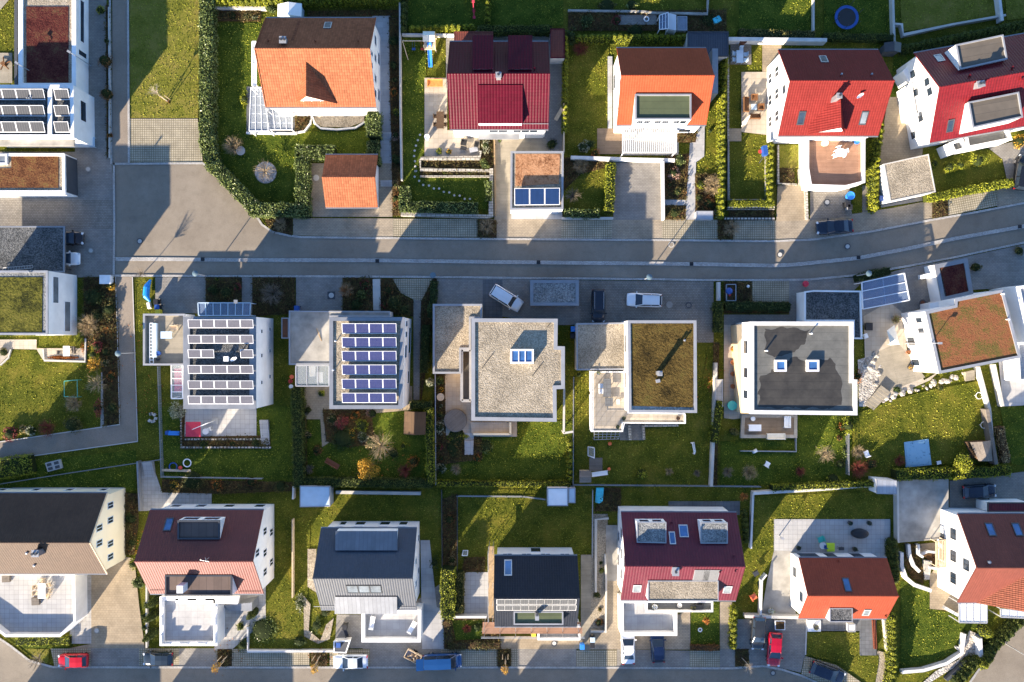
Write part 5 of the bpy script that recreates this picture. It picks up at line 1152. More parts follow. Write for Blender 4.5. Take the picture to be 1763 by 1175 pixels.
def lumps(c, r, h, n, z0=0.0, sq=1.0):
 """points over a clump of lobes: centre c (x, y), radius r, height h"""
 out = []; nr = []; m = 5 + int(r * 3)
 lobes = [(0, 0, .55, .62)] + [(math.cos(t) * .48, math.sin(t) * .48, rnd.uniform(.3, .62), rnd.uniform(.36, .52)) for t in [rnd.uniform(0, 6.28) for _ in range(m)]]
 for lx, ly, lz, lr in lobes:
  k = max(6, int(n * lr * lr / sum(l[3] ** 2 for l in lobes)))
  v = nrs.normal(0, 1, (k, 3)); v[:, 2] = np.abs(v[:, 2]) * 1.0 - .25; v /= np.linalg.norm(v, axis=1)[:, None]
  rad = lr * nrs.uniform(.55, 1.08, k)[:, None]
  p = np.array([lx, ly, lz * 1.0]) + v * rad * np.array([1, 1, .8])
  out.append(p); nr.append(v)
 p = np.concatenate(out); p[:, 2] = np.clip(p[:, 2], .0, None)
 p = p * np.array([r, r * sq, h * .78]) + np.array([c[0], c[1], z0])
 return p, np.concatenate(nr)
def shrub(label, xy, rpx, h, mat, cat='shrub', dens=1.0, leaf=.15, core=True, group=None, name='shrub', sq=1.0):
 p0 = P(xy[0], xy[1], h * .6); r = rpx / S
 n = int((40 + 210 * r * (r + h * .7)) * dens)
 p, v = lumps((p0.x, p0.y), r, h, n, 0, sq); cb = None
 if core:
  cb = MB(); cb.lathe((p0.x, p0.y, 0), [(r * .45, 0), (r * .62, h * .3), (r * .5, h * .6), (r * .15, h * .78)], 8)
 o = leaf_mesh(name, p, v, leaf, mat, None, (p0.x, p0.y, 0), cb, 'hedge_core'); return tag(o, label, cat, group)
def twigs(mb, base, r, h, n, thick=.018, droop=.0, up=.6, curl=.25, mi=0):
 for _ in range(n):
  t = rnd.uniform(0, 2 * math.pi); k = rnd.uniform(.25, 1) ** .6
  tip = Vector((math.cos(t) * r * k, math.sin(t) * r * k, h * (1.05 - droop * k) * rnd.uniform(up, 1)))
  m1 = Vector((tip.x * .45 + rnd.uniform(-curl, curl) * r * .5, tip.y * .45 + rnd.uniform(-curl, curl) * r * .5, tip.z * .6))
  b = Vector(base) + Vector((rnd.uniform(-.06, .06), rnd.uniform(-.06, .06), 0))
  mb.bar(b, b + m1, thick, 3, mi, thick * .75, caps=False); mb.bar(b + m1, b + tip, thick * .75, 3, mi, thick * .3, caps=False)
  for _2 in range(2):
   e = m1.lerp(tip, rnd.uniform(.1, .6)); f = e + (tip - m1) * .5 + Vector((rnd.uniform(-1, 1), rnd.uniform(-1, 1), rnd.uniform(-.3, .6))) * r * .28
   mb.bar(b + e, b + f, thick * .55, 3, mi, thick * .25, caps=False)
def bare(label, xy, rpx, h, mat='twig_tan', n=None, cat='shrub', thick=.02, leaf=None, name='shrub', droop=.25, up=.55, ld=1.0):
 p0 = P(xy[0], xy[1], h * .55); r = rpx / S; mb = MB()
 twigs(mb, (p0.x, p0.y, 0), r, h, n or int(45 + 60 * r), thick, droop, up)
 if leaf:
  o = thing(name, label, cat, (p0.x, p0.y, 0)); mb.build('stems', M[mat], o)
  p, v = lumps((p0.x, p0.y), r * .95, h, int((50 + 150 * r * (r + h * .5)) * ld)); leaf_mesh('leaves', p, v, .12, leaf, o); return o
 return single(name, mb, M[mat], label, cat, loc=(p0.x, p0.y, 0))
def tree(label, base, top, rpx, h, leafm, barkm='bark', dens=1.0, leaf=.14, tw=.06, name='tree', bare_n=0, twigm=None, flat=1.0, stakes=0):
 """base and crown centre in photo px (the crown at height h*.75)"""
 b = P(*base, 0); c = P(*top, h * .72); r = rpx / S
 o = thing(name, label, 'tree', (b.x, b.y, 0)); mb = MB(); hh = Vector((c.x, c.y, h * .55)); bb = Vector((b.x, b.y, 0))
 mid = bb.lerp(hh, .5) + Vector((.08, -.05, 0)); mb.bar(bb, mid, tw * 1.2, 8, 0, tw, False); mb.bar(mid, hh, tw, 8, 0, tw * .6, False)
 twigs(mb, (hh.x, hh.y, hh.z), r * .95, h * .42, max(10, bare_n or int(14 + 10 * r)), tw * .38, .35, .15, mi=0)
 mb.build('trunk', M[twigm or barkm], o)
 if leafm:
  n = int((60 + 300 * r * r * 1.6) * dens); p, v = lumps((c.x, c.y), r, h * .62 * flat, n, h * .42); leaf_mesh('crown', p, v, leaf, leafm, o)
 if stakes:
  for k, (dx, dy) in enumerate(((.35, .2), (-.35, .2), (0, -.4))[:stakes]):
   m2 = MB(); m2.bar((b.x + dx, b.y + dy, 0), (b.x + dx, b.y + dy, 1.9), .045, 6); m2.build('stake', M['light_timber'], o)
 return o
def cone_tree(label, base, h, r, mat='leaf_thuja_dark', name='conifer', cat='tree', group=None, dens=1.0):
 b = P(*base, 0); n = int(230 * r * h * dens); z = nrs.uniform(0.02, 1, n) ** 1.2; ang = nrs.uniform(0, 2 * math.pi, n)
 rr = r * (np.sin(np.clip(z * 1.35 + .28, 0, math.pi / 1) ) ** .8) * np.clip(1.08 - z ** 1.6, .03, 1) * nrs.uniform(.75, 1.08, n) * (1 + .12 * np.sin(ang * 6 + z * 9))
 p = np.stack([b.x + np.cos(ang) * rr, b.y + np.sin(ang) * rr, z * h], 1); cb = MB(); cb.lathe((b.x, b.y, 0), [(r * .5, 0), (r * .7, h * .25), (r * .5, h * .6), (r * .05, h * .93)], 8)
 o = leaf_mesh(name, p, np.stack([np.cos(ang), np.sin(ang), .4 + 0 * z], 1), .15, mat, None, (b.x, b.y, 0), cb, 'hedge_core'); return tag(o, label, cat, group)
hedge('long clipped laurel hedge wrapping the lawn of the orange roofed house', [(356, -40), (356, 250), (369, 287), (440, 361), (521, 362), (521, 262), (572, 263)], 1.75, 1.9, dens=85)
hedge('tall rounded evergreen screen against the wall of the orange roofed house', [(643, 194), (643, 232)], 1.7, 2.6)
hedge('dark clipped laurel hedge between the orange garage and stepped path', [(641, 243), (645, 282)], 1.5, 1.7)
hedge('yellow green conifer hedge along the top edge behind the flower bed', [(370, 2), (480, 0), (690, -4)], 1.1, 1.9, 'leaf_thuja', 'hedge_core_light', style='thuja')
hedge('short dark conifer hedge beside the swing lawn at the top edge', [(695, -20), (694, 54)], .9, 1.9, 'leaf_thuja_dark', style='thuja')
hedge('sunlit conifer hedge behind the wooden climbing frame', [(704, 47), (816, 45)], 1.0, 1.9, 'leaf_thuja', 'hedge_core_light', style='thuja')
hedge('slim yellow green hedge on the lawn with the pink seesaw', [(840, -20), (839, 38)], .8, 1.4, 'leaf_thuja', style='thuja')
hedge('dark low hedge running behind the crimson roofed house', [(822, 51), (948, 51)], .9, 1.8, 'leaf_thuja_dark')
hedge('slim conifer hedge between crimson and vermilion houses', [(974, 60), (973, 228)], .85, 1.9, 'leaf_thuja', style='thuja')
hedge('scalloped conifer hedge on the north side of the vermilion house lawn', [(993, 63), (1185, 64)], 1.1, 1.9, 'leaf_thuja', style='thuja')
hedge('long yellow green conifer hedge right of the vermilion house', [(1249, 96), (1246, 160), (1243, 372)], 1.15, 1.9, 'leaf_thuja', style='thuja')
hedge('clipped bright laurel hedge beside the sunken drive of the vermilion house', [(1052, 281), (1049, 362)], 1.15, 1.4, 'leaf_lime')
hedge('low laurel hedge on the roadside wall next to the sedum garage', [(971, 367), (1030, 369)], 1.1, 1.2, 'leaf_laurel')
hedge('low golden hedge above the roadside stone wall', [(1252, 351), (1331, 351)], .8, 1.2, 'leaf_thuja', 'hedge_core_light')
hedge('scalloped golden conifer hedge beside the fenced lawn and basketball hoop', [(1329, 244), (1327, 348)], 1.0, 1.8, 'leaf_thuja', style='thuja')
hedge('scalloped golden conifer hedge between scarlet house and gravel roof garage', [(1519, 210), (1512, 260), (1507, 362)], 1.3, 1.9, 'leaf_thuja', style='thuja')
hedge('bright yellow clipped hedge along the road at the bend', [(1594, 342), (1742, 314)], .95, 1.2, 'leaf_lime', 'hedge_core_light')
hedge('grassy low hedge on top of the white wall, upper right', [(1272, 57), (1400, 61)], 1.0, 1.0, 'leaf_olive')
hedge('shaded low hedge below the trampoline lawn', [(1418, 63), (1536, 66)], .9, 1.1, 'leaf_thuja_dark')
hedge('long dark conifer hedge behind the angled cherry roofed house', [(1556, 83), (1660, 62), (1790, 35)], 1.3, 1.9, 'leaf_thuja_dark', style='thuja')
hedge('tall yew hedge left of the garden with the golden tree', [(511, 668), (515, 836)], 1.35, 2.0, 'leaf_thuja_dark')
hedge('clipped hedge right of the garden with the brown shed', [(738, 702), (742, 830)], 1.0, 1.9, 'leaf_thuja')
hedge('long dark hedge along the bottom of the golden tree garden', [(524, 830), (742, 833)], 1.1, 1.7, 'leaf_thuja_dark')
hedge('short hedge corner above the brown garden shed', [(706, 699), (742, 697)], .9, 1.7, 'leaf_thuja_dark')
hedge('thin golden hedge along the lawn behind the pebble roof house', [(752, 833), (980, 834)], .65, 1.3, 'leaf_thuja')
hedge('scalloped golden hedge right of the lawn with the pebble roof house', [(982, 760), (982, 828)], .9, 1.6, 'leaf_thuja', style='thuja')
hedge('broad yellow green hedge behind the blue pool cover', [(1542, 818), (1640, 816), (1735, 811)], 1.3, 1.7, 'leaf_thuja')
hedge('thin hedge on the white wall behind the garden with stone steps', [(1330, 841), (1508, 833)], .7, 1.6, 'leaf_thuja')
hedge('plump lime green conifer hedge beside the black roofed house', [(771, 980), (771, 1060)], 1.75, 2.5, 'leaf_lime')
hedge('olive green hedge strip next to the plump lime hedge', [(791, 985), (790, 1052)], 1.1, 1.4, 'leaf_olive')
hedge('scalloped conifer hedge between claret house lawn and drive', [(1266, 1048), (1264, 1120)], 1.05, 1.7, 'leaf_thuja', style='thuja')
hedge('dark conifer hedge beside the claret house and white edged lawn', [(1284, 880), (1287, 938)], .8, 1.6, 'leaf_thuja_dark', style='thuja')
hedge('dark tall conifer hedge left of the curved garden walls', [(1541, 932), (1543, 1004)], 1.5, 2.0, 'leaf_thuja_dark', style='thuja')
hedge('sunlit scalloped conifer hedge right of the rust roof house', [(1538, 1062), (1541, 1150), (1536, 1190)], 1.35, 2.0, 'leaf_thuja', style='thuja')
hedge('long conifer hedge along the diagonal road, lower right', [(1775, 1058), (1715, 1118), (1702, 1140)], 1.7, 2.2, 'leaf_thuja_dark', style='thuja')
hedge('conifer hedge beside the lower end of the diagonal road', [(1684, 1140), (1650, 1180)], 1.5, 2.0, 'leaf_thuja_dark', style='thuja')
hedge('broad leafy laurel bank below the footpath', [(-20, 812), (50, 800)], 2.6, 1.2, 'leaf_lime')
hedge('leafy cherry laurel bank below the cream house terrace', [(28, 1105), (118, 1104)], 1.0, .8, 'leaf_lime')
hedge('laurel hedge wrapping the stepping stone lawn', [(696, 320), (697, 356), (820, 358)], 1.35, 1.3, 'leaf_laurel')
hedge('small laurel hedge beside the timber garden path', [(842, 312), (842, 345)], .8, 1.1, 'leaf_laurel')
hedge('dark ivy hedge beside the gravel roofed house garage wall', [(748, 484), (742, 545)], .8, 1.3, 'leaf_conifer')
hedge('dark ivy hedge filling the narrow gap beside blue solar house', [(734, 560), (730, 640)], 1.0, 1.2, 'leaf_conifer')
hedge('conifer screen between the driveway and the dark roofed house', [(1237, 520), (1237, 570)], 1.0, 1.8, 'leaf_thuja_dark')
hedge('leafy hedge on the white garden wall beside the bench path', [(1238, 690), (1230, 760)], 1.0, 1.4, 'leaf_lime', dens=55)
hedge('dark hedge in front of the dark roofed house', [(1248, 527), (1358, 529)], 1.1, 1.2, 'leaf_conifer')
hedge('low clipped hedge in a box beside the glass carport roof', [(1473, 480), (1530, 467)], 1.0, 1.0, 'leaf_conifer')
hedge('autumn brown grass border at the claret house lawn edge', [(1189, 1115), (1238, 1116)], .6, .7, 'leaf_rust', 'soil')
hedge('tawny grass border right of the timber shed', [(1722, 735), (1732, 795)], .9, 1.0, 'leaf_tan', 'soil')
hedge('brown grass border along the drive of the black roofed house', [(768, 1070), (775, 1112), (858, 1112)], 1.0, .5, 'leaf_olive', 'soil')
shrub('rust brown shrub beside the white building wall, upper of two by the lane', (178, 103), 15, 2.0, 'leaf_rust', leaf=.12)
shrub('rust brown shrub beside the white building wall, lower of two by the lane', (181, 160), 14, 2.0, 'leaf_rust', leaf=.12)
shrub('yellow green spindle shrub at the top of the lane bed', (171, 16), 9, 1.4, 'leaf_lime'); shrub('olive tuft in the lane bed above the rust shrubs', (183, 70), 6, .9, 'leaf_olive')
shrub('orange tuft at the lower end of the lane bed', (188, 233), 6, .7, 'leaf_orange'); shrub('dark red tuft in the lane bed', (186, 207), 4, .6, 'leaf_red')
bare('tangled bare twig shrub on the lawn beside a white stone', (401, 251), 18, 1.6, 'twig_tan', leaf='leaf_tan', ld=.5)
tree('small bare weeping tree on a round gravel disc', (463, 305), (455, 294), 21, 2.2, None, 'twig_tan', bare_n=60, name='tree')
bare('straw coloured shrub in the bed at the street corner', (482, 387), 13, 1.1, 'twig_tan', leaf='leaf_tan', ld=.8)
bare('round bare straw shrub in the kerbside bed near stone wall', (838, 390), 15, 1.3, 'twig_tan')
bare('bare grey pink shrub beside the sedum garage', (986, 337), 15, 1.5, 'twig_grey', n=70)
bare('tan ornamental grass above the bare shrub by sedum garage', (1000, 286), 15, 1.2, 'twig_tan', leaf='leaf_tan', ld=.8)
shrub('blue green shrub at the corner of the timber deck', (1005, 252), 13, 1.4, 'leaf_sage'); shrub('orange brown shrub at the deck edge', (1025, 263), 9, 1.0, 'leaf_orange'); shrub('dark evergreen beside the blue green deck shrub', (1017, 247), 9, 1.5, 'leaf_conifer')
bare('round bare straw shrub in the kerbside bed near the golden hedge', (1260, 393), 16, 1.4, 'twig_tan', n=110)
shrub('pink brown shrub in the bed beside the sunken drive', (1160, 298), 14, 1.2, 'leaf_pinkish'); shrub('green shrub below the pergola corner', (1172, 276), 12, 1.3, 'leaf_laurel'); shrub('rust red shrub left in the drive side bed', (1153, 318), 8, .9, 'leaf_rust'); shrub('yellow green shrub in the drive side bed', (1167, 330), 10, .9, 'leaf_olive'); shrub('olive shrub in the small roadside bed', (1162, 366), 13, .8, 'leaf_olive', sq=.6)
bare('large straw and orange shrub beside the paved garden path', (1228, 320), 20, 1.8, 'twig_tan', leaf='leaf_tan'); shrub('orange shrub under the straw shrub by the path', (1222, 350), 16, 1.0, 'leaf_rust'); shrub('golden green shrub on the path edge', (1207, 318), 9, 1.0, 'leaf_lime'); shrub('small golden shrub further up the path edge', (1204, 340), 8, .8, 'leaf_olive')
shrub('white flowering shrub beside the grey bin box', (1238, 368), 10, 1.0, 'leaf_sage')
shrub('dark green shrub next to the white parcel box', (160, 512), 18, 1.7, 'leaf_conifer'); shrub('dark green shrub along the footpath below the parcel box', (186, 533), 15, 1.4, 'leaf_olive', sq=1.5); shrub('golden olive shrub at the end of the shaded bed', (164, 545), 13, 1.3, 'leaf_olive')
bare('large bare straw tree shrub at the white house corner', (150, 560), 21, 2.2, 'twig_tan', leaf='leaf_tan', ld=.6)
shrub('carpet of copper leaves beside the footpath', (184, 572), 15, .35, 'leaf_orange', core=False, sq=1.6); shrub('copper leaved shrub below the leaf carpet', (182, 606), 12, .7, 'leaf_rust', sq=1.8)
shrub('wine red shrub by the terrace corner', (166, 598), 12, 1.3, 'leaf_red'); tree('small yellow tree by the footpath lawn', (168, 632), (163, 628), 16, 2.2, 'leaf_gold', dens=.8); shrub('yellow green shrub above the small yellow tree', (160, 612), 12, 1.2, 'leaf_lime')
tree('pale almost bare tree leaning over the lawn', (185, 663), (164, 662), 20, 3.2, None, 'pale_bark', bare_n=55, twigm='twig_tan')
bare('straw coloured shrub on the lawn near the play frame', (126, 696), 16, 1.6, 'twig_tan', leaf='leaf_tan', ld=1.2); shrub('crimson shrub along the footpath bed', (166, 703), 9, 1.5, 'leaf_red', sq=2.2)
shrub('golden olive round shrub at the footpath bend', (122, 732), 19, 1.7, 'leaf_olive'); bare('russet bare shrub left of the footpath bend', (80, 737), 17, 1.5, 'twig_red', leaf='leaf_rust', ld=.7); shrub('grey green shrub in the footpath border', (52, 742), 11, 1.2, 'leaf_sage'); shrub('straw shrub between red and grey green shrubs', (38, 740), 9, 1.1, 'leaf_tan'); shrub('red barberry shrub at the far end of the footpath border', (16, 748), 16, 1.3, 'leaf_red')
shrub('green bush in the corner bed by the left frame edge', (5, 607), 10, .8, 'leaf_olive'); shrub('orange flowers along the terrace edge', (110, 616), 30, .35, 'leaf_orange', core=False, sq=.12); shrub('orange flowers up the terrace side', (142, 598), 5, .4, 'leaf_orange', core=False, sq=3)
tree('silvery olive tree beside the pink parasol', (318, 706), (306, 706), 17, 2.6, 'leaf_sage', dens=1.2, flat=1.1)
shrub('dark bush left in the bed before the pale solar house', (366, 498), 11, 1.1, 'leaf_conifer'); shrub('dark green bush in the bed before the pale solar house', (388, 504), 14, 1.1, 'leaf_olive'); shrub('tiny lime bush in the shaded bed', (374, 480), 4, .6, 'leaf_lime'); shrub('dark red bush right in the shaded bed', (408, 494), 8, 1.0, 'leaf_red')
bare('wide bare shrub on the shaded lawn square', (467, 506), 22, 1.9, 'twig_grey', n=130); shrub('pale stone coloured tuft on the shaded lawn square', (453, 518), 5, .4, 'leaf_tan')
bare('copper tan shrub beside the grey drive', (595, 499), 14, 1.5, 'twig_tan', leaf='leaf_orange', ld=1.3); shrub('green round shrub next to the copper shrub', (620, 507), 11, 1.2, 'leaf_laurel'); shrub('dark red ground shrub in the stair bed', (628, 490), 11, .6, 'leaf_red'); shrub('dusky shrub below the green round shrub', (612, 524), 13, .9, 'leaf_conifer')
shrub('large olive shrub right of the garden steps', (678, 522), 17, 1.6, 'leaf_olive'); shrub('second olive shrub nearer the blue solar house', (695, 534), 13, 1.4, 'leaf_olive'); shrub('rust shrub above the garden steps', (668, 500), 12, .7, 'leaf_rust')
tree('bright golden yellow tree at the bottom of the dark garden', (640, 812), (633, 808), 21, 3.2, 'leaf_gold', dens=1.3)
tree('leafless pale birch in the middle of the dark garden', (668, 776), (655, 768), 26, 4.2, None, 'pale_bark', bare_n=75, twigm='twig_tan'); shrub('straw grass under the pale birch', (640, 762), 16, .8, 'leaf_tan')
tree('small red leaved maple by the terrace', (592, 735), (588, 728), 14, 2.0, 'leaf_red'); shrub('scarlet shrub tip beside the small maple', (594, 723), 6, 1.3, 'leaf_red')
shrub('dark spreading pine below the red maple', (590, 755), 25, 1.3, 'leaf_conifer', dens=1.3); shrub('yellow green shrub beside the terrace', (622, 733), 15, 1.3, 'leaf_lime'); shrub('blue green shrub under the yellow green shrub', (624, 753), 13, .9, 'leaf_sage'); shrub('straw shrub left of the small maple', (572, 722), 14, 1.0, 'leaf_tan'); shrub('pale heather against the solar house wall', (640, 712), 12, .7, 'leaf_pinkish')
shrub('orange shrub near the right hedge of the dark garden', (711, 795), 12, 1.3, 'leaf_orange'); bare('bare plum shrub beside the orange shrub', (697, 810), 14, 1.3, 'twig_red'); shrub('olive shrub right of the birch', (677, 781), 12, 1.2, 'leaf_olive'); shrub('small lime shrub right of the birch', (694, 769), 7, .9, 'leaf_lime'); bare('bare shrub in the lower left garden corner', (533, 808), 9, 1.0, 'twig_grey')
shrub('spiky lime yucca on the glass roof terrace', (552, 678), 8, .9, 'leaf_lime'); shrub('dark shrub by the glass roof terrace', (530, 706), 8, .7, 'leaf_olive')
cone_tree('light green conifer behind the garage wing of the pebble roof house', (742, 658), 2.6, .8, 'leaf_sage'); shrub('round clipped ball at the wall of the pebble roof court', (758, 656), 10, 1.1, 'leaf_laurel'); shrub('small golden ball beside the wooden tub', (759, 671), 6, .7, 'leaf_gold'); shrub('low olive ball above the round wooden terrace', (757, 714), 8, .8, 'leaf_olive'); shrub('silver green bush left of the round wooden terrace', (756, 736), 13, 1.1, 'leaf_sage', sq=1.2); shrub('grey green bush in the wall bed', (759, 700), 5, .5, 'leaf_sage')
shrub('row of yellow green perennials below the round terrace', (786, 752), 24, .5, 'leaf_lime', sq=.4); shrub('crimson bush in the wall bed', (757, 770), 7, .7, 'leaf_red'); shrub('dusky bush in the wall bed by the white steps', (780, 773), 17, .6, 'leaf_conifer'); shrub('blue green bush at the lower wall bed', (760, 806), 11, .8, 'leaf_sage'); shrub('rust bush in the lower wall bed', (759, 790), 8, .6, 'leaf_rust'); bare('pale twiggy plant on the shaded lawn', (785, 808), 10, .7, 'twig_tan'); shrub('leafy half round bed right of the white steps', (836, 768), 17, .4, 'leaf_laurel')
cone_tree('young yellow green conifer on the shaded lawn', (1104, 814), 2.2, .95, 'leaf_lime', dens=.8); bare('small bare sapling right of the young conifer', (1152, 812), 8, 1.2, 'twig_tan'); bare('bare stick plant near the white garden wall', (1200, 815), 7, 1.0, 'twig_grey'); shrub('orange leaves scattered along the white wall', (1220, 660), 5, .3, 'leaf_orange', core=False, sq=4); shrub('small green ball in the terrace corner', (997, 645), 5, .5, 'leaf_laurel')
cone_tree('dark olive column conifer by the garden path', (1260, 742), 3.0, .7, 'leaf_olive'); bare('straw coloured bare shrub on the lower dark lawn', (1290, 813), 15, 1.5, 'twig_tan', leaf='leaf_olive', ld=.5); bare('small grey bare shrub near the white wall', (1254, 813), 11, 1.2, 'twig_grey')
tree('bare spreading apple tree on the sunny lawn', (1424, 779), (1420, 781), 19, 2.2, None, 'twig_tan', bare_n=65); shrub('round lime shrub on the fence corner', (1462, 733), 14, 1.7, 'leaf_lime', sq=1.4); shrub('lime bush on the wall behind the apple tree', (1436, 828), 18, 1.2, 'leaf_lime', sq=.6); shrub('mixed green border along the grey fence', (1455, 775), 6, .8, 'leaf_laurel', sq=4); shrub('rust tuft in the fence border', (1446, 755), 6, .7, 'leaf_rust'); bare('bare rose shrub at the lower fence corner', (1378, 812), 10, .9, 'twig_red')
bare('bare russet shrub beside the fence and stone pile', (1479, 808), 17, 1.6, 'twig_red', leaf='leaf_rust', ld=.6); bare('pale grass clump by the white garden chair', (1478, 778), 13, 1.0, 'twig_tan'); bare('russet bush next to the blue pool cover', (1549, 793), 11, 1.1, 'twig_red', leaf='leaf_rust', ld=.8)
tree('round bright lime tree rising from the broad hedge', (1655, 798), (1661, 797), 19, 3.0, 'leaf_lime', dens=1.6); shrub('golden shrub at the rocks beside the dark roofed house', (1478, 648), 9, 1.1, 'leaf_orange', sq=1.8); shrub('green plants between the rocks of the sunny slope', (1545, 672), 10, .5, 'leaf_laurel', sq=.6); shrub('green cushion on the rocks near the wall', (1620, 668), 8, .4, 'leaf_olive')
bare('round straw bush beside the sail, by the orange roofed house', (1543, 550), 9, 1.2, 'twig_tan', leaf='leaf_lime'); shrub('olive column bush next to the small sedum garage', (1682, 460), 12, 1.2, 'leaf_olive', sq=.6); shrub('dark shrub cut by the right frame edge', (1757, 432), 10, 1.2, 'leaf_olive')
shrub('small lime ball bush on the shed lawn', (1610, 281), 9, .9, 'leaf_lime'); shrub('medium lime bush, left of a pair', (1636, 287), 12, 1.1, 'leaf_lime'); shrub('smaller lime bush, right of a pair', (1655, 284), 9, 1.0, 'leaf_lime'); shrub('big lime bush near the white terrace wall', (1686, 276), 15, 1.4, 'leaf_lime'); shrub('bright yellow bush at the right frame edge', (1757, 244), 15, 1.5, 'leaf_gold'); shrub('lime ball at the entrance block', (1555, 159), 7, .8, 'leaf_lime'); shrub('small yellow bush by the side balcony', (1562, 183), 5, .6, 'leaf_gold')
shrub('purple bush in the vegetable beds', (1063, 34), 11, .8, 'leaf_red'); shrub('tall green plants in the vegetable beds', (1010, 36), 15, .9, 'leaf_laurel'); shrub('low herb row beneath the grey path', (1095, 52), 18, .6, 'leaf_conifer', sq=.5); shrub('leafy patch at the top of vegetable beds', (1088, 8), 14, .6, 'leaf_laurel', sq=.6); shrub('dark weeds behind the greenhouse', (1220, 33), 18, .5, 'leaf_conifer'); shrub('sunlit grass heads at the vegetable path', (1045, 10), 20, .6, 'leaf_olive', sq=.4)
shrub('dark evergreen in the corner of the vermilion house lawn', (983, 62), 13, 1.8, 'leaf_conifer', sq=1.5); bare('russet grass on the shaded lawn corner', (1000, 85), 14, 1.1, 'twig_red', leaf='leaf_rust', ld=.8); shrub('small dark ball on the right strip lawn, upper', (1223, 226), 4, .5, 'leaf_conifer')
for k, (x, y, r_, m_) in enumerate(((678, 70, 11, 'leaf_conifer'), (676, 112, 8, 'leaf_conifer'), (679, 137, 6, 'leaf_olive'), (678, 158, 9, 'leaf_orange'), (682, 194, 9, 'leaf_lime'), (681, 233, 10, 'leaf_pinkish'), (682, 275, 11, 'leaf_conifer'))):
 shrub(['tall dark bush at the top of the side path border', 'dark bush halfway down the side path border', 'small olive bush in the side path border', 'orange leaved bush in the side path border', 'lime bush beside the side path steps', 'pinkish bush below the side path steps', 'dark bush at the bottom of the side path border'][k], (x, y), r_, 1.1, m_)
shrub('round clipped bush beside the white tent shed', (466, 14), 11, 1.5, 'leaf_laurel'); shrub('rust perennial in the flower bed, left', (400, 27), 12, .5, 'leaf_rust', sq=.7); shrub('tan perennial in the flower bed, middle', (425, 27), 11, .5, 'leaf_tan', sq=.7); shrub('grey perennial in the flower bed, right', (440, 30), 8, .5, 'leaf_sage', sq=.7); shrub('brown fern at the garage corner', (681, 342), 10, .9, 'leaf_rust', sq=2.2); shrub('tan fern above the brown fern', (681, 318), 8, .8, 'leaf_tan', sq=1.6)
shrub('lime shrub beside the conservatory', (420, 170), 9, .9, 'leaf_lime', sq=2); shrub('palm like pot plant on the crimson house terrace', (756, 261), 7, .8, 'leaf_lime'); shrub('golden grass pot on the crimson house terrace', (773, 261), 6, .7, 'leaf_gold'); shrub('green shrub at the end of the dry stone bed', (834, 283), 11, 1.1, 'leaf_laurel'); shrub('pale shrub along the terrace stair', (836, 250), 9, 1.2, 'leaf_sage', sq=2); shrub('small round green pot by the crimson house door', (860, 242), 4, .5, 'leaf_laurel'); shrub('dark bush right of the crimson house door', (950, 248), 12, .9, 'leaf_conifer'); shrub('small green bush at the stone bed, left', (766, 297), 5, .5, 'leaf_lime'); shrub('small green bush at the stone bed, middle', (807, 297), 5, .5, 'leaf_lime')
shrub('large fresh green bush at the drive of the dark red house', (236, 1005), 15, 1.6, 'leaf_laurel'); shrub('lighter green bush above the fresh green bush', (227, 972), 10, 1.2, 'leaf_lime', sq=1.4); shrub('olive bush strip beside the cream house gable', (226, 935), 10, .9, 'leaf_olive', sq=2.2); shrub('dark bush between the cream and dark red houses', (224, 895), 11, 1.0, 'leaf_conifer', sq=1.6)
for k, b_ in enumerate(((275, 1029), (272, 1053), (270, 1085))): cone_tree(['column cypress nearest the dark red roof', 'column cypress in the middle of three by the balustraded terrace', 'column cypress nearest the street by the balustraded terrace'][k], b_, 4.0, .85, 'leaf_thuja_dark', group='column cypresses by the terrace')
for k, b_ in enumerate(((252, 1043), (247, 1063), (249, 1082))): shrub(['small dark ball nearest the top between the cypresses', 'small dark ball in the middle between the cypresses', 'small dark ball nearest the street between cypresses'][k], b_, 7, .9, 'leaf_conifer', group='dark balls between the cypresses')
cone_tree('single column cypress right of the balustraded terrace', (441, 1050), 3.6, .8, 'leaf_thuja_dark'); shrub('dark bush at the low white street wall', (416, 1112), 11, 1.3, 'leaf_conifer', sq=1.5); shrub('lime bush on the steps beside the cypress', (413, 1080), 9, .9, 'leaf_lime')
shrub('golden brown shrub on the shaded bank behind the dark red house', (330, 828), 26, 1.0, 'leaf_olive', sq=.7); shrub('rust shrub on the shaded bank', (432, 830), 13, .9, 'leaf_rust', sq=.7); shrub('olive shrub by the yew hedge foot', (482, 838), 16, 1.0, 'leaf_olive', sq=.8)
shrub('wild green bushes on the lawn edge before the slate roof', (452, 1085), 30, .6, 'leaf_laurel', sq=.9, dens=.8); shrub('round bed of green herbs by the winding gravel path', (545, 1078), 13, .7, 'leaf_laurel', sq=1.4); shrub('pale rockery plants beside the slate roof house', (518, 1040), 12, .5, 'leaf_sage', sq=1.8); shrub('herbs along the slate house terrace', (560, 1055), 12, .5, 'leaf_olive', sq=.6); shrub('dark bushes at the low street wall', (515, 1105), 14, .8, 'leaf_conifer', sq=.7)
shrub('brown shrub between the two dark fences', (774, 895), 12, .9, 'leaf_rust', sq=2); shrub('tan grass below the two dark fences', (778, 965), 10, .7, 'leaf_tan', sq=1.5); shrub('dark bush by the lower left end of the slate house', (748, 970), 9, .9, 'leaf_conifer', sq=2)
bare('bare rust shrub on the small lawn by the scaffold', (804, 1083), 9, .8, 'twig_red', leaf='leaf_orange', ld=.6); shrub('dark green shrub on the small lawn by the scaffold', (821, 1080), 10, .8, 'leaf_conifer')
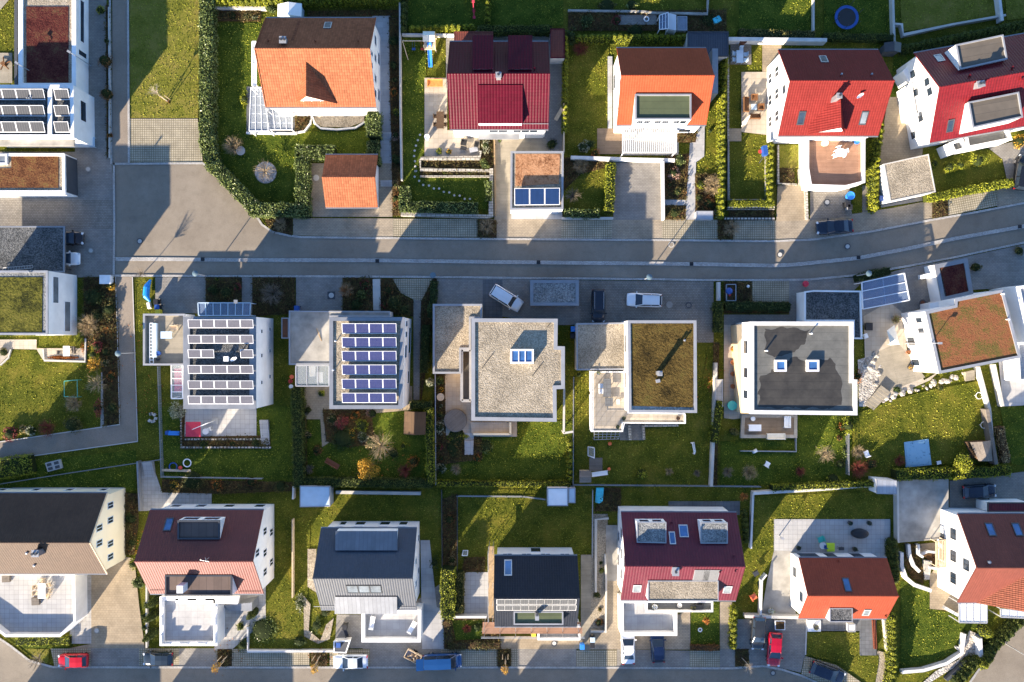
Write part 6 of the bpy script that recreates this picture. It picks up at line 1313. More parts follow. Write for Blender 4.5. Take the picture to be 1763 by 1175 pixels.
tree('little orange leaved tree on the claret house lawn', (1218, 1068), (1216, 1070), 7, 1.6, 'leaf_orange', dens=1.5); shrub('rust shrub in the white pebble corner', (1032, 1073), 9, .6, 'leaf_rust'); shrub('small ball bush on the gravel strip, upper', (1036, 982), 5, .6, 'leaf_lime', sq=1.4); shrub('small dark tuft on the gravel strip', (1035, 970), 4, .4, 'leaf_conifer'); shrub('green cushions lower on the gravel strip', (1028, 1025), 8, .5, 'leaf_olive'); shrub('tan tuft on the white pebble slope', (1033, 1050), 5, .4, 'leaf_tan'); tree('small orange tree at the shaded garden corner', (1281, 857), (1281, 856), 9, 1.6, 'leaf_orange', dens=1.1)
for k, (b_, t_, m_) in enumerate((((388, 1131), (371, 1150), 'leaf_gold'), ((548, 1130), (541, 1152), 'leaf_gold'), ((870, 1128), (870, 1154), 'leaf_gold'))):
 tree(['young golden leaved street tree nearest the black parked car', 'young golden leaved street tree left of the silver car', 'young golden leaved street tree below the black roofed house'][k], b_, t_, 9, 3.6, m_, 'pale_bark', dens=1.0, tw=.04, stakes=3)
tree('young leafless street tree by the drives', (1276, 1132), (1292, 1150), 11, 4.2, None, 'pale_bark', bare_n=26, twigm='pale_bark', tw=.05)
tree('leafless street tree in the bed at the left street corner', (68, 1128), (62, 1138), 18, 4.0, None, 'twig_grey', bare_n=45)
tree('young staked leafless tree on the north lawn', (289, 175), (266, 158), 14, 4.0, None, 'pale_bark', bare_n=26, twigm='pale_bark', stakes=2)
shrub('mulch ring shrub stub at the staked tree foot', (290, 175), 5, .25, 'leaf_rust', core=False)
cone_tree('fat conifer at the end of the lower right lawn', (1687, 1082), 2.8, 1.1, 'leaf_thuja'); cone_tree('rough conifer at the lower right gate', (1680, 1135), 2.6, 1.3, 'leaf_thuja'); shrub('clipped ball beside the curved wall end', (1664, 1090), 5, .8, 'leaf_conifer')
tree('thin leafless sapling at the junction kerb beside the footpath', (246, 472), (240, 470), 13, 3.6, None, 'twig_grey', bare_n=45, tw=.05)
for l, xy, r_, h_, m_ in (('orange bush low in the footpath bed', (190, 648), 10, 1.0, 'leaf_orange'), ('olive bush at the inner corner of the footpath bed', (192, 702), 11, 1.1, 'leaf_olive'), ('golden bush high in the footpath bed', (190, 492), 9, 1.0, 'leaf_gold'), ('tan bush in the footpath bed beside the lawn edge', (180, 625), 9, .9, 'leaf_tan'), ('rust bush in the bank behind the balance beam', (372, 836), 13, .9, 'leaf_orange'), ('golden bush left in the shaded bank', (298, 836), 10, .9, 'leaf_gold'),
 ('orange bush in the terrace bed of the dark garden', (612, 715), 10, 1.0, 'leaf_orange'), ('golden bush below the terrace in the dark garden', (606, 748), 10, .9, 'leaf_gold'), ('rust bush behind the bench in the dark garden', (545, 775), 11, 1.0, 'leaf_rust'), ('tan bush at the foot of the yew hedge', (530, 750), 9, .8, 'leaf_tan'), ('orange bush in the fence bed right of the white steps', (822, 790), 8, .7, 'leaf_orange'), ('lime bush in the parasol terrace bed', (350, 764), 11, .6, 'leaf_lime'), ('rust bush in the parasol terrace bed', (400, 764), 10, .6, 'leaf_rust'), ('dark green bush in the parasol terrace bed', (440, 763), 11, .7, 'leaf_conifer'),
 ('autumn red bush at the foot of the garden steps', (662, 525), 8, .9, 'leaf_red'), ('rust bush low on the slope lawn', (1500, 800), 12, 1.0, 'leaf_rust'), ('olive bush along the dark roofed house lawn fence', (1448, 800), 10, 1.0, 'leaf_olive'), ('orange bush in the fence border by the apple tree', (1450, 735), 8, 1.0, 'leaf_orange')): shrub(l, xy, r_, h_, m_)
def wallseg(label, line, w, h, mat='concrete_light', name='garden_wall', cat='wall', zt=None, group=None):
 w *= .75; mat = 'garden_white' if mat == 'white_wall' else mat
 mb = MB(); L, Rr = strip_ring([P(x, y, h if zt is None else zt) for x, y in line], w)
 for i in range(len(L) - 1): mb.prism([Rr[i].xy, Rr[i + 1].xy, L[i + 1].xy, L[i].xy], 0, h)
 return single(name, mb, M[mat], label, cat, group)
def fence(label, line, h=1.1, mat='dark_metal', post=.05, step=2.2, mesh=True, name='fence'):
 w = [P(x, y, h) for x, y in line]; o = thing(name, label, 'fence', (w[0].x, w[0].y, 0)); pm = []; mb = MB()
 for a, b in zip(w, w[1:]):
  n = max(1, round((b - a).length / step))
  for k in range(n + 1):
   if k == 0 and a is not w[0]: continue
   c = a.lerp(b, k / n); m2 = MB(); m2.bar((c.x, c.y, 0), (c.x, c.y, h + .05), post, 6); pm.append(m2)
  d = (b - a); s_ = Vector((-d.y, d.x, 0)).normalized() * .012
  for z in (.1, .35, .6, .85, h - .03): mb.beam((a.x, a.y, z), (b.x, b.y, z), .03 if z < h - .1 else .06, .03)
  m = int(d.length / .25)
  for k in range(m):
   c = a.lerp(b, (k + .5) / m); mb.bar((c.x, c.y, .05), (c.x, c.y, h), .009, 3, caps=False)
 for m2 in pm: m2.build('post', M[mat], o)
 mb.build('mesh_panel', M[mat], o); return o
wallseg('low pale retaining wall behind the flower bed at the top edge', [(370, 13), (457, 14)], .45, .7)
wallseg('long white wall between side path and crimson house garden', [(688, -20), (689, 190), (691, 310)], .28, 1.0)
wallseg('white wall behind the wooden climbing frame', [(692, 59), (782, 60)], .3, .8, 'white_wall')
wallseg('slim pale wall right of the crimson house yard', [(971, 178), (971, 262)], .22, 1.2, 'light_timber')
wallseg('white parapet wall in front of the vermilion house pergola', [(983, 271), (1072, 274), (1162, 276)], .55, 1.0, 'white_wall')
wallseg('white wall down the right side of the sunken drive', [(1142, 278), (1143, 378)], .35, 1.3, 'white_wall')
wallseg('white kerb wall under the laurel hedge by the sedum garage', [(967, 376), (1056, 376)], .4, .5, 'concrete_light'); wallseg('weathered stone edging right of the vermilion house garden', [(1254, 95), (1254, 220), (1255, 350)], .3, .3, 'stone_wall')
wallseg('tall white wall behind the outdoor table, upper right', [(1252, 67), (1424, 69)], .6, 1.4, 'white_wall'); wallseg('slim white wall between two lawns at the top edge', [(1401, -20), (1401, 62)], .3, .6)
wallseg('white wall right of the trampoline lawn', [(1537, -20), (1540, 72)], .4, .9); wallseg('stepped grey wall round the bare brown lawn', [(1540, 41), (1553, 42), (1556, 60), (1640, 42), (1732, 26)], .35, .8); wallseg('slim white rendered wall at the brown lawn corner', [(1719, -20), (1726, 36)], .5, 1.0, 'white_wall')
wallseg('grey border wall of the vegetable beds', [(978, 18), (1108, 20), (1120, 22), (1218, 24), (1220, -10)], .35, .5, 'concrete')
wallseg('dry stone wall below the crimson house terrace, upper', [(724, 273), (826, 272), (827, 260)], .5, .6, 'stone_wall'); wallseg('dry stone wall below the crimson house terrace, lower', [(723, 274), (724, 292), (845, 294)], .4, .5, 'stone_wall'); wallseg('dry stone wall at the bottom of the terrace beds', [(723, 304), (846, 304)], .3, .35, 'stone_wall')
wallseg('roadside block wall under the laurel hedge with stepping stones', [(690, 369), (840, 373), (845, 373), (846, 290)], .6, .7, 'stone_wall')
wallseg('timber edged rail beside the long plank path', [(851, 236), (853, 372)], .25, .5, 'timber')
wallseg('roadside dry stone wall under the golden hedge', [(1252, 358), (1334, 358)], .6, .7, 'rubble'); wallseg('low row of boulders at the roadside by the grey bin box', [(1248, 376), (1334, 377)], .5, .35, 'rubble'); wallseg('stone pillar wall between the two warm paved drives', [(1388, 318), (1390, 378)], .45, .6, 'stone_wall')
wallseg('grey frame wall round the small fenced lawn', [(1254, 244), (1254, 344), (1319, 344), (1319, 250)], .22, .4, 'concrete'); wallseg('low stone steps wall under the scarlet house beds', [(1340, 250), (1340, 316), (1372, 318)], .3, .4, 'stone_wall')
wallseg('curved pale wall around the gravel strip of the orange roofed house', [(508, 229), (524, 226), (534, 213), (537, 198), (541, 212), (552, 221), (580, 223), (612, 220), (628, 210)], .3, .4, 'white_wall')
wallseg('white edging wall around the conservatory terrace', [(424, 229), (508, 230)], .35, .4, 'white_wall')
wallseg('low lane wall beside the white building bed', [(187, 12), (188, 150), (188, 272)], .25, .4, 'concrete_light'); wallseg('dark raised strip left of the low brown roofed wing', [(27, -20), (27, 145)], .5, 1.2, 'dark_wall')  # the last one is a dark raised strip along the wing
wallseg('rounded kerb wall of the bed at the left frame edge', [(0, 629), (14, 616), (18, 602)], .2, .25); wallseg('pale wall around the terrace flower edging', [(74, 602), (76, 621), (146, 623), (147, 583)], .25, .3)
fence('slim pale fence along the footpath lawn', [(271, 632), (277, 822)], .9, 'zinc_light', mesh=True); fence('thin wire fence below the footpath', [(0, 834), (120, 815), (236, 798), (277, 792)], .9, 'zinc'); fence('thin fence at the bottom of the parasol garden', [(278, 822), (450, 825)], .9, 'zinc_light')
fence('grey fence between the shed hedge and the round terrace bed', [(749, 645), (750, 835)], 1.2, 'grey_metal'); fence('dark thin fence right of the scalloped golden hedge', [(988, 650), (987, 836)], 1.2, 'zinc'); fence('long thin fence below the young conifer', [(987, 836), (1100, 837), (1222, 838), (1310, 839)], 1.0, 'zinc')
wallseg('long white wall between lawn and the bench path', [(1233, 625), (1231, 700), (1225, 838)], .5, 1.0, 'concrete_light'); fence('grey fence right of the bare apple tree', [(1462, 748), (1462, 818)], 1.1, 'zinc_light')
wallseg('long white retaining wall above the shaded lawn', [(1297, 850), (1400, 844), (1505, 836)], .5, 1.1, 'white_wall'); wallseg('white side wall of the lawn by the rust roof house', [(1297, 850), (1293, 945)], .35, .8, 'white_wall')
wallseg('white wall between sunny lawn and gravel path', [(1685, 632), (1704, 704), (1709, 760), (1716, 800)], .5, .9, 'concrete_light'); wallseg('second white wall right of the gravel path', [(1712, 628), (1727, 700)], .5, .9, 'concrete_light')
fence('dark wire fence left of the brown planting strip', [(760, 845), (761, 985)], 1.0, 'dark_metal'); fence('dark wire fence right of the brown planting strip', [(787, 855), (787, 985)], 1.0, 'dark_metal'); fence('thin pale fence at the top of the swing lawn', [(786, 855), (900, 856), (939, 861)], .8, 'zinc_light'); fence('thin fence left of the white pebble yard', [(1021, 845), (1020, 960)], 1.0, 'zinc_light')
wallseg('slim pale timber wall on the lawn left of the slate house', [(503, 895), (503, 1030)], .15, 1.0, 'light_timber'); wallseg('low white street wall around the lawn corner', [(426, 1080), (426, 1122), (576, 1122)], .3, .6, 'white_wall'); wallseg('white garden wall below the lime hedge', [(777, 1063), (838, 1063)], .4, 1.0, 'white_wall')
wallseg('pale wall round the white pebble yard', [(1026, 1020), (1026, 895), (1048, 893)], .35, .5); wallseg('pale wall right of the pebble yard', [(1042, 955), (1044, 1000), (1043, 1090)], .3, .6); wallseg('pale wall below the tan terrace of the black roofed house', [(1017, 1088), (1043, 1088)], .3, .5)
wallseg('outer curved white garden wall', [(1553, 952), (1553, 975), (1560, 995), (1575, 1008), (1604, 1018)], .6, .8, 'white_wall'); wallseg('middle curved white garden wall', [(1565, 938), (1567, 958), (1574, 975), (1584, 985)], .5, .8, 'white_wall'); wallseg('inner curved white garden wall', [(1582, 938), (1582, 955), (1590, 960)], .4, .8, 'white_wall')
wallseg('curved white bench wall at the tan terrace', [(1584, 956), (1598, 950), (1612, 952)], .4, .6, 'white_wall'); wallseg('white wall stub on the tan terrace', [(1600, 978), (1623, 981)], .4, .8, 'white_wall'); wallseg('white wall along the terrace below the brick red house', [(1627, 1047), (1650, 1060)], .5, .7, 'white_wall')
wallseg('long white wall around the lower right lawn', [(1553, 1158), (1590, 1155), (1630, 1143), (1656, 1126), (1661, 1092)], .55, .7, 'white_wall'); wallseg('white gate wall by the conifer hedge', [(1688, 1100), (1690, 1134)], .6, 1.2, 'white_wall'); wallseg('dark wall along the pebble drive', [(1666, 1140), (1630, 1172)], .5, .7, 'dark_wall')
wallseg('pale pillar wall beside the orange timber edging', [(1524, 1068), (1529, 1122)], .5, .6, 'concrete_light'); wallseg('orange timber edging right of the dark paving', [(1505, 1068), (1508, 1118)], .5, .5, 'tile_clay')
wallseg('white wall left of the rust roof house terrace', [(1310, 1062), (1312, 1000), (1320, 990)], .3, 1.0, 'white_wall'); wallseg('long pale wall above the drive with red car', [(1283, 1062), (1378, 1064)], .5, 1.0, 'concrete_light')
wallseg('white wall left of the concrete parking deck', [(1546, 828), (1547, 935)], .3, 1.1, 'concrete_light'); wallseg('slim pale wall left of the dark roofed house path', [(1238, 486), (1238, 518)], .5, .8, 'concrete_light'); wallseg('brown wall right of the timber shed', [(1700, 705), (1716, 800)], .6, 1.4, 'old_wood')
wallseg('low white edge of the roof terrace lawn beside dark roofed house', [(1371, 702), (1371, 778), (1275, 777)], .14, .5, 'zinc_light'); wallseg('white stone edging on the parasol terrace bed', [(318, 757), (380, 757), (450, 757)], .35, .3, 'rubble'); wallseg('lower white stone edging of the parasol terrace bed', [(311, 700), (312, 771), (466, 771)], .3, .3, 'rubble')
wallseg('white block wall under the olive roofed house balcony, right', [(1110, 733), (1168, 732)], .5, .8, 'stone_wall'); wallseg('white block wall left of the paved ramp', [(1084, 733), (1085, 758)], .5, .8, 'stone_wall'); wallseg('white block wall right of the paved ramp', [(1108, 733), (1109, 757)], .4, .8, 'stone_wall')
wallseg('long concrete wall below the dark garden hedge', [(578, 848), (724, 850)], .55, .7, 'concrete_light'); wallseg('slim white post wall left of the tent shed', [(505, 838), (504, 860)], .3, 1.0, 'white_wall'); wallseg('white retaining edge behind the cream house', [(20, 842), (212, 842)], .3, .4, 'concrete_light')
wallseg('pale wall along the cypress terrace', [(252, 1000), (252, 1116)], .3, .5, 'concrete_light'); wallseg('grey wall right of the brown roofed cream house', [(236, 795), (240, 880)], .3, 1.0, 'zinc'); wallseg('thin white edge between drive and bottom lawn of rust house', [(1389, 1066), (1387, 1128)], .2, .2, 'concrete_light')
for k, (x, y) in enumerate([(1490 + i * 4.2 + rnd.uniform(-2, 2), 628 + i * 2.5) for i in range(6)] + [(1505 + (i % 3) * 4 + rnd.uniform(-2, 2), 610 + i * 4.3) for i in range(15)] + [(1522 + i * 4.2 + rnd.uniform(-4, 4), 688 - i * 1.25 + rnd.uniform(-6, 5)) for i in range(36)]):
 p = P(x, y); mb = MB(); r = rnd.choice((.15, .22, .3, .42, .5)); mb.lathe((p.x, p.y, -.1), [(r * .8, 0), (r, r * .4), (r * .75, r * .85), (r * .25, r)], 6, 0, rnd.uniform(.8, 1.2), rnd.uniform(.6, .9), rnd.uniform(0, 3))
 single('boulder', mb, M['gravel_white'], 'pale boulder heaped along the sunny slope between deck and lawn', 'boulder', 'boulders on the slope')
for i in range(13):
 x, y = 698 + i * 11.2 - (2 if i < 4 else 0), (303 if i == 0 else 306 + i * 4.4)
 p = P(*q('B2', (1078, 1073, 1104, 1131, 1170, 1203, 1238, 1270, 1307, 1340, 1377, 1410, 1446)[i], (20, 58, 86, 114, 118, 138, 138, 160, 164, 184, 186, 208, 208)[i])); mb = MB(); mb.lathe((p.x, p.y, .05), [(.15, 0), (.15, .06), (.12, .07)], 9)
 single('stepping_stone', mb, M['concrete_light'], 'round white stepping stone curving across the small hedged lawn', 'stepping stone', 'stepping stones on the hedged lawn')
for x, y in Q('B1', 1110, 912, 1095, 948, 1082, 985, 1073, 1018, 1070, 1055, 1075, 1090, 1078, 1125, 1083, 1155):
 p = P(x, y); mb = MB(); mb.lathe((p.x, p.y, .05), [(.15, 0), (.15, .06), (.12, .07)], 9); single('stepping_stone', mb, M['concrete_light'], 'round white stepping stone beside the sunny terrace edge', 'stepping stone', 'stepping stones beside the terrace')
def cover(label, xy, r=.36, ring='concrete', mid='concrete_light', square=False):
 p = P(*xy); o = thing('manhole_cover', label, 'manhole cover', (p.x, p.y, 0)); z = .215
 mb = MB(); mb.box((p.x, p.y, z), 1.0, 1.0, .008) if square else mb.lathe((p.x, p.y, z), [(r, 0), (r, .008)], 20); mb.build('ring', M[ring], o)
 mb = MB(); mb.lathe((p.x, p.y, z + .008), [(r * .68, 0), (r * .68, .006)], 18); mb.build('lid', M[mid], o)
for l, xy, r, a, b in (('manhole cover on the drive of the white building', (153, 292), .36, 'concrete', 'concrete_light'), ('manhole cover with rusty stain on the wide junction', (242, 416), .4, 'dark_metal', 'concrete_light'), ('manhole cover on the yard with parked cars, left', (158, 432), .36, 'concrete', 'concrete_light'), ('manhole cover on the sunlit road patch', (1155, 422), .4, 'concrete', 'asphalt'), ('dark ringed manhole cover on the road, left of a pair', (1342, 439), .4, 'dark_metal', 'concrete_light'), ('dark ringed manhole cover on the road, right of a pair', (1458, 425), .4, 'dark_metal', 'concrete_light'), ('manhole cover on the small garage drive of the orange roofed house', (545, 307), .4, 'concrete_light', 'concrete_light'), ('manhole cover on the warm paved drive', (1423, 349), .42, 'dark_metal', 'concrete_light'), ('brown manhole cover beside the sedum garage', (1587, 522), .45, 'dark_metal', 'rust_metal'), ('dark ring manhole cover beside the white estate car', (1185, 526), .4, 'dark_metal', 'paving_small'), ('faint manhole cover in front of the white estate car', (1152, 525), .42, 'concrete', 'concrete'), ('manhole cover on the drive of the cream house', (168, 1085), .38, 'concrete', 'concrete_light'), ('manhole cover under the black roofed house balcony', (954, 1107), .38, 'dark_metal', 'concrete_light'), ('manhole cover on the street at the lower right bend', (1330, 1158), .36, 'dark_metal', 'concrete')):
 cover(l, xy, r, a, b)
cover('square framed manhole cover on the shaded drive', (571, 509), .5, 'dark_metal', 'concrete_light', True)
for k, xy in enumerate(((350, 447), (650, 450), (927, 452), (1190, 455), (1477, 444), (1754, 391))):
 p = P(*xy); mb = MB()
 for i in range(6): mb.box((p.x - .2 + i * .08, p.y, .222), .05, .42, .012)
 mb.box((p.x, p.y, .216), .5, .48, .008); single('drain_grate', mb, M['black_plastic'], ['dark square drain in the cobble strip at the junction', 'dark square drain in the cobble strip near the first sunlit patch', 'dark square drain in the cobble strip before the sedum garage', 'dark square drain in the cobble strip before the estate car', 'dark square drain in the cobble strip at the road bend', 'dark square drain in the cobble strip at the right frame edge'][k], 'drain', 'drains in the cobble strip')
def lamp(label, base, h, arm=None, head='disc', mat='grey_metal', group='street lamps'):
 b = P(*base); o = thing('street_lamp', label, 'street lamp', (b.x, b.y, 0), group); mb = MB(); mb.bar((b.x, b.y, 0), (b.x, b.y, h), .07, 8, 0, .045); mb.build('pole', M[mat], o)
 m2 = MB()
 if head == 'disc': m2.lathe((b.x, b.y, h), [(.12, -.25), (.14, -.02), (.36, 0), (.38, .05), (.2, .12), (.05, .16)], 16)
 else:
  a = Vector(arm); m2.bar((b.x, b.y, h), (b.x + a.x, b.y + a.y, h + .12), .045, 6); m2.box((b.x + a.x, b.y + a.y, h + .06), .5, .26, .14, math.atan2(a.y, a.x))
 m2.build('lamp_head', M['lamp_grey' if head == 'disc' else 'zinc_light'], o)
lamp('street lamp with blue grey disc head on the footpath', (233, 608), 4.6); lamp('street lamp with pale disc head at the shaded kerb by the pergola', (359, 476), 4.4); lamp('street lamp with disc head at the kerb before the pebble roof house', (751, 479), 4.4); lamp('street lamp with pale disc head before the white estate car', (1108, 482), 4.4); lamp('street lamp with disc head beside the glass carport', (1470, 476), 4.4)
lamp('slim street lamp rising beside the low brown roofed wing', (74, 135), 4.6, (-.5, .35), 'arm'); lamp('slim street lamp against the white building wall', (157, 114), 4.2, (-.5, .3), 'arm'); lamp('white street lamp on the diagonal road edge', (1731, 1108), 4.4, (.7, -.35), 'arm'); lamp('tall mast lamp at the angled orange roofed house', (1559, 591), 7.6, (.4, 0), 'arm')
lamp('garden lamp on the white paved terrace', (1341, 922), 1.9, (-.25, .12), 'arm', group='garden lamps')
def car(label, xy, ang, col, kind='hatch', L=4.3, Wd=1.8, Ht=1.48, name='parked_car', cat='car', rails=False, group='parked cars', dark=False):
 p0 = P(xy[0], xy[1], .7); o = thing(name, label, cat, (p0.x, p0.y, 0.18), group); ca, sa = math.cos(ang), math.sin(ang)
 def T(x, y, z): return (p0.x + x * ca - y * sa, p0.y + x * sa + y * ca, z + .2)
 h = L / 2; w = Wd / 2
 hood, tail = {'hatch': (.92, .98), 'estate': (.94, 1.0), 'sedan': (.9, .95), 'suv': (1.02, 1.08), 'van': (1.02, 1.1)}[kind]
 ws, we, rs, re = {'hatch': (.24, .02, -.36, -.46), 'estate': (.26, .06, -.40, -.48), 'sedan': (.22, .04, -.20, -.36), 'suv': (.27, .12, -.43, -.485), 'van': (.36, .22, -.45, -.49)}[kind]
 st = [(-.5, .80, .52, .80), (-.485, .90, .36, .92), (-.45, .97, .25, .97), (-.34, 1, .2, 1.0), (0, 1, .2, 1.0), (ws, 1, .2, .99), (.36, .985, .2, .93), (.44, .92, .24, .88), (.485, .80, .34, .78), (.5, .66, .45, .66)]
 mb = MB(); rings = []
 for fx, fw, zl, fz in st:
  zt = (hood if fx > ws - .01 else (tail if fx < re + .05 else .98)) * (fz if abs(fx) > .3 else 1) * .93
  ww = w * fw
  rings.append([(fx * L, -ww * .93, zl), (fx * L, -ww, zl + (zt - zl) * .35), (fx * L, -ww * .985, zl + (zt - zl) * .72), (fx * L, -ww * .90, zt - .03), (fx * L, -ww * .55, zt + .02), (fx * L, 0, zt + .035), (fx * L, ww * .55, zt + .02), (fx * L, ww * .90, zt - .03), (fx * L, ww * .985, zl + (zt - zl) * .72), (fx * L, ww, zl + (zt - zl) * .35), (fx * L, ww * .93, zl)])
 n = len(rings[0]); i0 = 0
 for r_ in rings: mb.v += [T(*v) for v in r_]
 for a in range(len(rings) - 1):
  for k in range(n - 1): mb.f.append((a * n + k, (a + 1) * n + k, (a + 1) * n + k + 1, a * n + k + 1)); mb.m.append(0)
  mb.f.append((a * n + n - 1, (a + 1) * n + n - 1, (a + 1) * n, a * n)); mb.m.append(0)
 mb.f.append(tuple(range(n))); mb.m.append(0); mb.f.append(tuple(range((len(rings) - 1) * n, len(rings) * n))[::-1]); mb.m.append(0)
 pm = 'paint_' + name + '_' + str(len(bpy.data.materials)); paint(pm, col); body = mb.build('body', M[pm], o, smooth=True)
 zb, zr = .90, Ht - .2
 bw, tw_ = w * .88, w * .70
 B = [T(ws * L, -bw, zb), T(ws * L, bw, zb), T(re * L, bw * .95, zb), T(re * L, -bw * .95, zb)]; Tt = [T(we * L, -tw_, zr - .02), T(we * L, tw_, zr - .02), T(rs * L, tw_ * .97, zr - .03), T(rs * L, -tw_ * .97, zr - .03)]
 gm = MB()
 for k in range(4): gm.poly([B[k], Tt[k], Tt[(k + 1) % 4], B[(k + 1) % 4]])
 gm.build('window_glass', M['glass'], o)
 rm = MB(); ex = .012
 ring = [(we, -tw_), (we, tw_), (rs, tw_ * .97), (rs, -tw_ * .97)]
 top = [T(we * L + .05, -tw_ - ex, zr), T((we * .5 + rs * .5) * L, -tw_ - .03, zr + .035), T(rs * L - .05, -tw_ * .97 - ex, zr - .01), T(rs * L - .06, 0, zr + .015), T(rs * L - .05, tw_ * .97 + ex, zr - .01), T((we * .5 + rs * .5) * L, tw_ + .03, zr + .035), T(we * L + .05, tw_ + ex, zr), T(we * L + .07, 0, zr + .03)]
 c = T((we + rs) / 2 * L, 0, zr + .06)
 for k in range(8): rm.poly([top[k], top[(k + 1) % 8], c][::-1])
 for k in range(8): a_, b_ = top[k], top[(k + 1) % 8]; rm.poly([a_, b_, (b_[0], b_[1], b_[2] - .07), (a_[0], a_[1], a_[2] - .07)])
 rm.build('roof', M[pm], o)
 for sg in (-1, 1):
  f = (we + rs) / 2 - .01
  for a_, b_, r_ in ((T(ws * L, sg * bw, zb), T(we * L, sg * tw_, zr), .045), (T(re * L, sg * bw * .95, zb), T(rs * L, sg * tw_ * .97, zr), .06), (T(f * L, sg * bw, zb), T(f * L, sg * (tw_ + .01), zr), .045)): pl = MB(); pl.bar(a_, b_, r_, 5); pl.build('pillar', M[pm], o)
 for fx in (.31, -.30):
  for sg in (-1, 1):
   wm = MB(); cx, cy = fx * L, sg * (w - .14); nseg = 16; r = .33
   a = T(cx, cy - .11, r - .2); b = T(cx, cy + .11, r - .2); wm.bar(a, b, r, 14); t_ = wm.build('wheel', M['tyre'], o)
   m3 = MB(); e = T(cx, cy + sg * .112, r - .2); e2 = T(cx, cy + sg * .125, r - .2); m3.bar(e, e2, r * .62, 10); m3.build('rim', M['chrome'], t_)
 for sg in (-1, 1):
  m3 = MB(); c_ = T(L * .462, sg * w * .70, .66); m3.box((c_[0], c_[1], c_[2] - .05), .26, .34, .14, ang - sg * .35, taper=.8); m3.build('headlight', M['headlamp'], o)
  m3 = MB(); c_ = T(-L * .483, sg * w * .74, .74); m3.box((c_[0], c_[1], c_[2] - .08), .12, .3, .2, ang + sg * .25); m3.build('taillight', M['taillamp'], o)
  m3 = MB(); c_ = T(ws * L - .12, sg * (w + .06), .93); m3.box(c_, .16, .22, .14, ang, taper=.8); m3.build('mirror', M[pm], o)
  if rails: m3 = MB(); m3.bar(T(we * L - .1, sg * (tw_ - .05), zr + .07), T(rs * L + .1, sg * (tw_ - .06), zr + .06), .022, 5); m3.build('roof_rail', M['zinc_light'], o)
 wl = MB(); a = T(ws * L - .02, -w * .5, zb + .02); b = T(ws * L - .06, w * .05, zb + .03); wl.bar(a, b, .015, 4); a = T(ws * L - .02, w * .05, zb + .02); b = T(ws * L - .05, w * .6, zb + .03); wl.bar(a, b, .015, 4); wl.build('wipers', M['black_plastic'], o)
 return o, T
white, black_, navy = (.78, .78, .78), (.012, .013, .016), (.012, .025, .07)
car('white compact car parked askew on the pebble roof house drive', (872, 514), R(-32), white, 'suv', 4.4, 1.85, 1.6)
car('black boxy van parked between the bike shed and white estate', (1030, 527), R(-90), (.008, .012, .022), 'suv', 4.2, 1.8, 1.75, rails=True)
car('white estate car parked on the cobbled drive', (1109, 517), R(178), white, 'estate', 4.55, 1.8, 1.5, rails=True)
car('dark blue saloon parked on the road edge, upper right', (1436, 391), R(184), (.008, .014, .028), 'sedan', 4.75, 1.85, 1.45)
car('dark brown car parked half under the ladder carport', (117, 411), R(0), (.02, .012, .01), 'hatch', 4.2, 1.75, 1.45); car('white car parked half under the ladder carport', (112, 446), R(0), white, 'hatch', 4.0, 1.7, 1.45)
car('bright red small car parked at the lower left street', (127, 1137), R(181), (.50, .006, .012), 'hatch', 3.9, 1.75, 1.5); car('slate dark small car parked at the street by the balustraded terrace', (273, 1134), R(180), (.02, .03, .04), 'hatch', 3.9, 1.75, 1.45); car('silver white saloon parked at the street before the slate roof house', (604, 1139), R(181), (.62, .66, .70), 'sedan', 4.5, 1.8, 1.42)
car('white saloon nosed under the claret house terrace', (1081, 1112), R(91), white, 'sedan', 4.6, 1.8, 1.42); car('navy blue car parked under the claret house terrace', (1132, 1112), R(93), (.005, .012, .045), 'hatch', 4.2, 1.8, 1.5); car('charcoal estate car parked beside the scalloped hedge', (1305, 1090), R(-93), (.03, .032, .033), 'estate', 4.3, 1.78, 1.5)
car('crimson red car parked on the curved drive', (1333, 1118), R(-94), (.42, .004, .022), 'hatch', 4.4, 1.8, 1.45); car('black car parked at the bottom frame edge', (1424, 1158), R(-21), (.008, .015, .035), 'estate', 4.6, 1.85, 1.5); car('dark blue car parked next to the concrete parking deck', (1685, 846), R(3), (.006, .012, .028), 'hatch', 4.4, 1.8, 1.45)
car('black car cut by the right frame edge', (1759, 298), R(80), (.01, .011, .014), 'suv', 4.6, 1.85, 1.65)
o, T = car('blue delivery van with its tailgate raised at the lower street', (762, 1138), R(2), (.008, .055, .18), 'van', 5.0, 1.9, 1.9, cat='van')
mb = MB(); pts = [T(-2.35, -.75, 1.62), T(-2.35, .75, 1.62), T(-3.3, .75, 1.75), T(-3.3, -.75, 1.75)]; mb.slab(pts, .06); mb.build('tailgate', bpy.data.materials[[m.name for m in bpy.data.materials if m.name.startswith('paint_')][-1]], o)
p = P(712, 1127); tr = thing('trailer', 'small timber sided trailer of firewood behind the blue van', 'trailer', (p.x, p.y, 0)); mb = MB(); an = R(-28); mb.box((p.x, p.y, .45), 2.0, 1.15, .06, an)
ca, sa = math.cos(an), math.sin(an); mb.build('bed', M['zinc'], tr)
for dx, dy, sx, sy in ((0, .57, 2.0, .06), (0, -.57, 2.0, .06), (1.0, 0, .06, 1.2), (-1.0, 0, .06, 1.2)):
 mb = MB(); mb.box((p.x + dx * ca - dy * sa, p.y + dx * sa + dy * ca, .45), sx, sy, .45, an); mb.build('side_board', M['light_timber'], tr)
for sg in (-1, 1): mb = MB(); a = (p.x - sg * .7 * -sa, p.y - sg * .7 * ca, .28); mb.bar(a, (a[0] + sa * .12, a[1] - ca * .12, .28), .28, 12); mb.build('wheel', M['tyre'], tr)
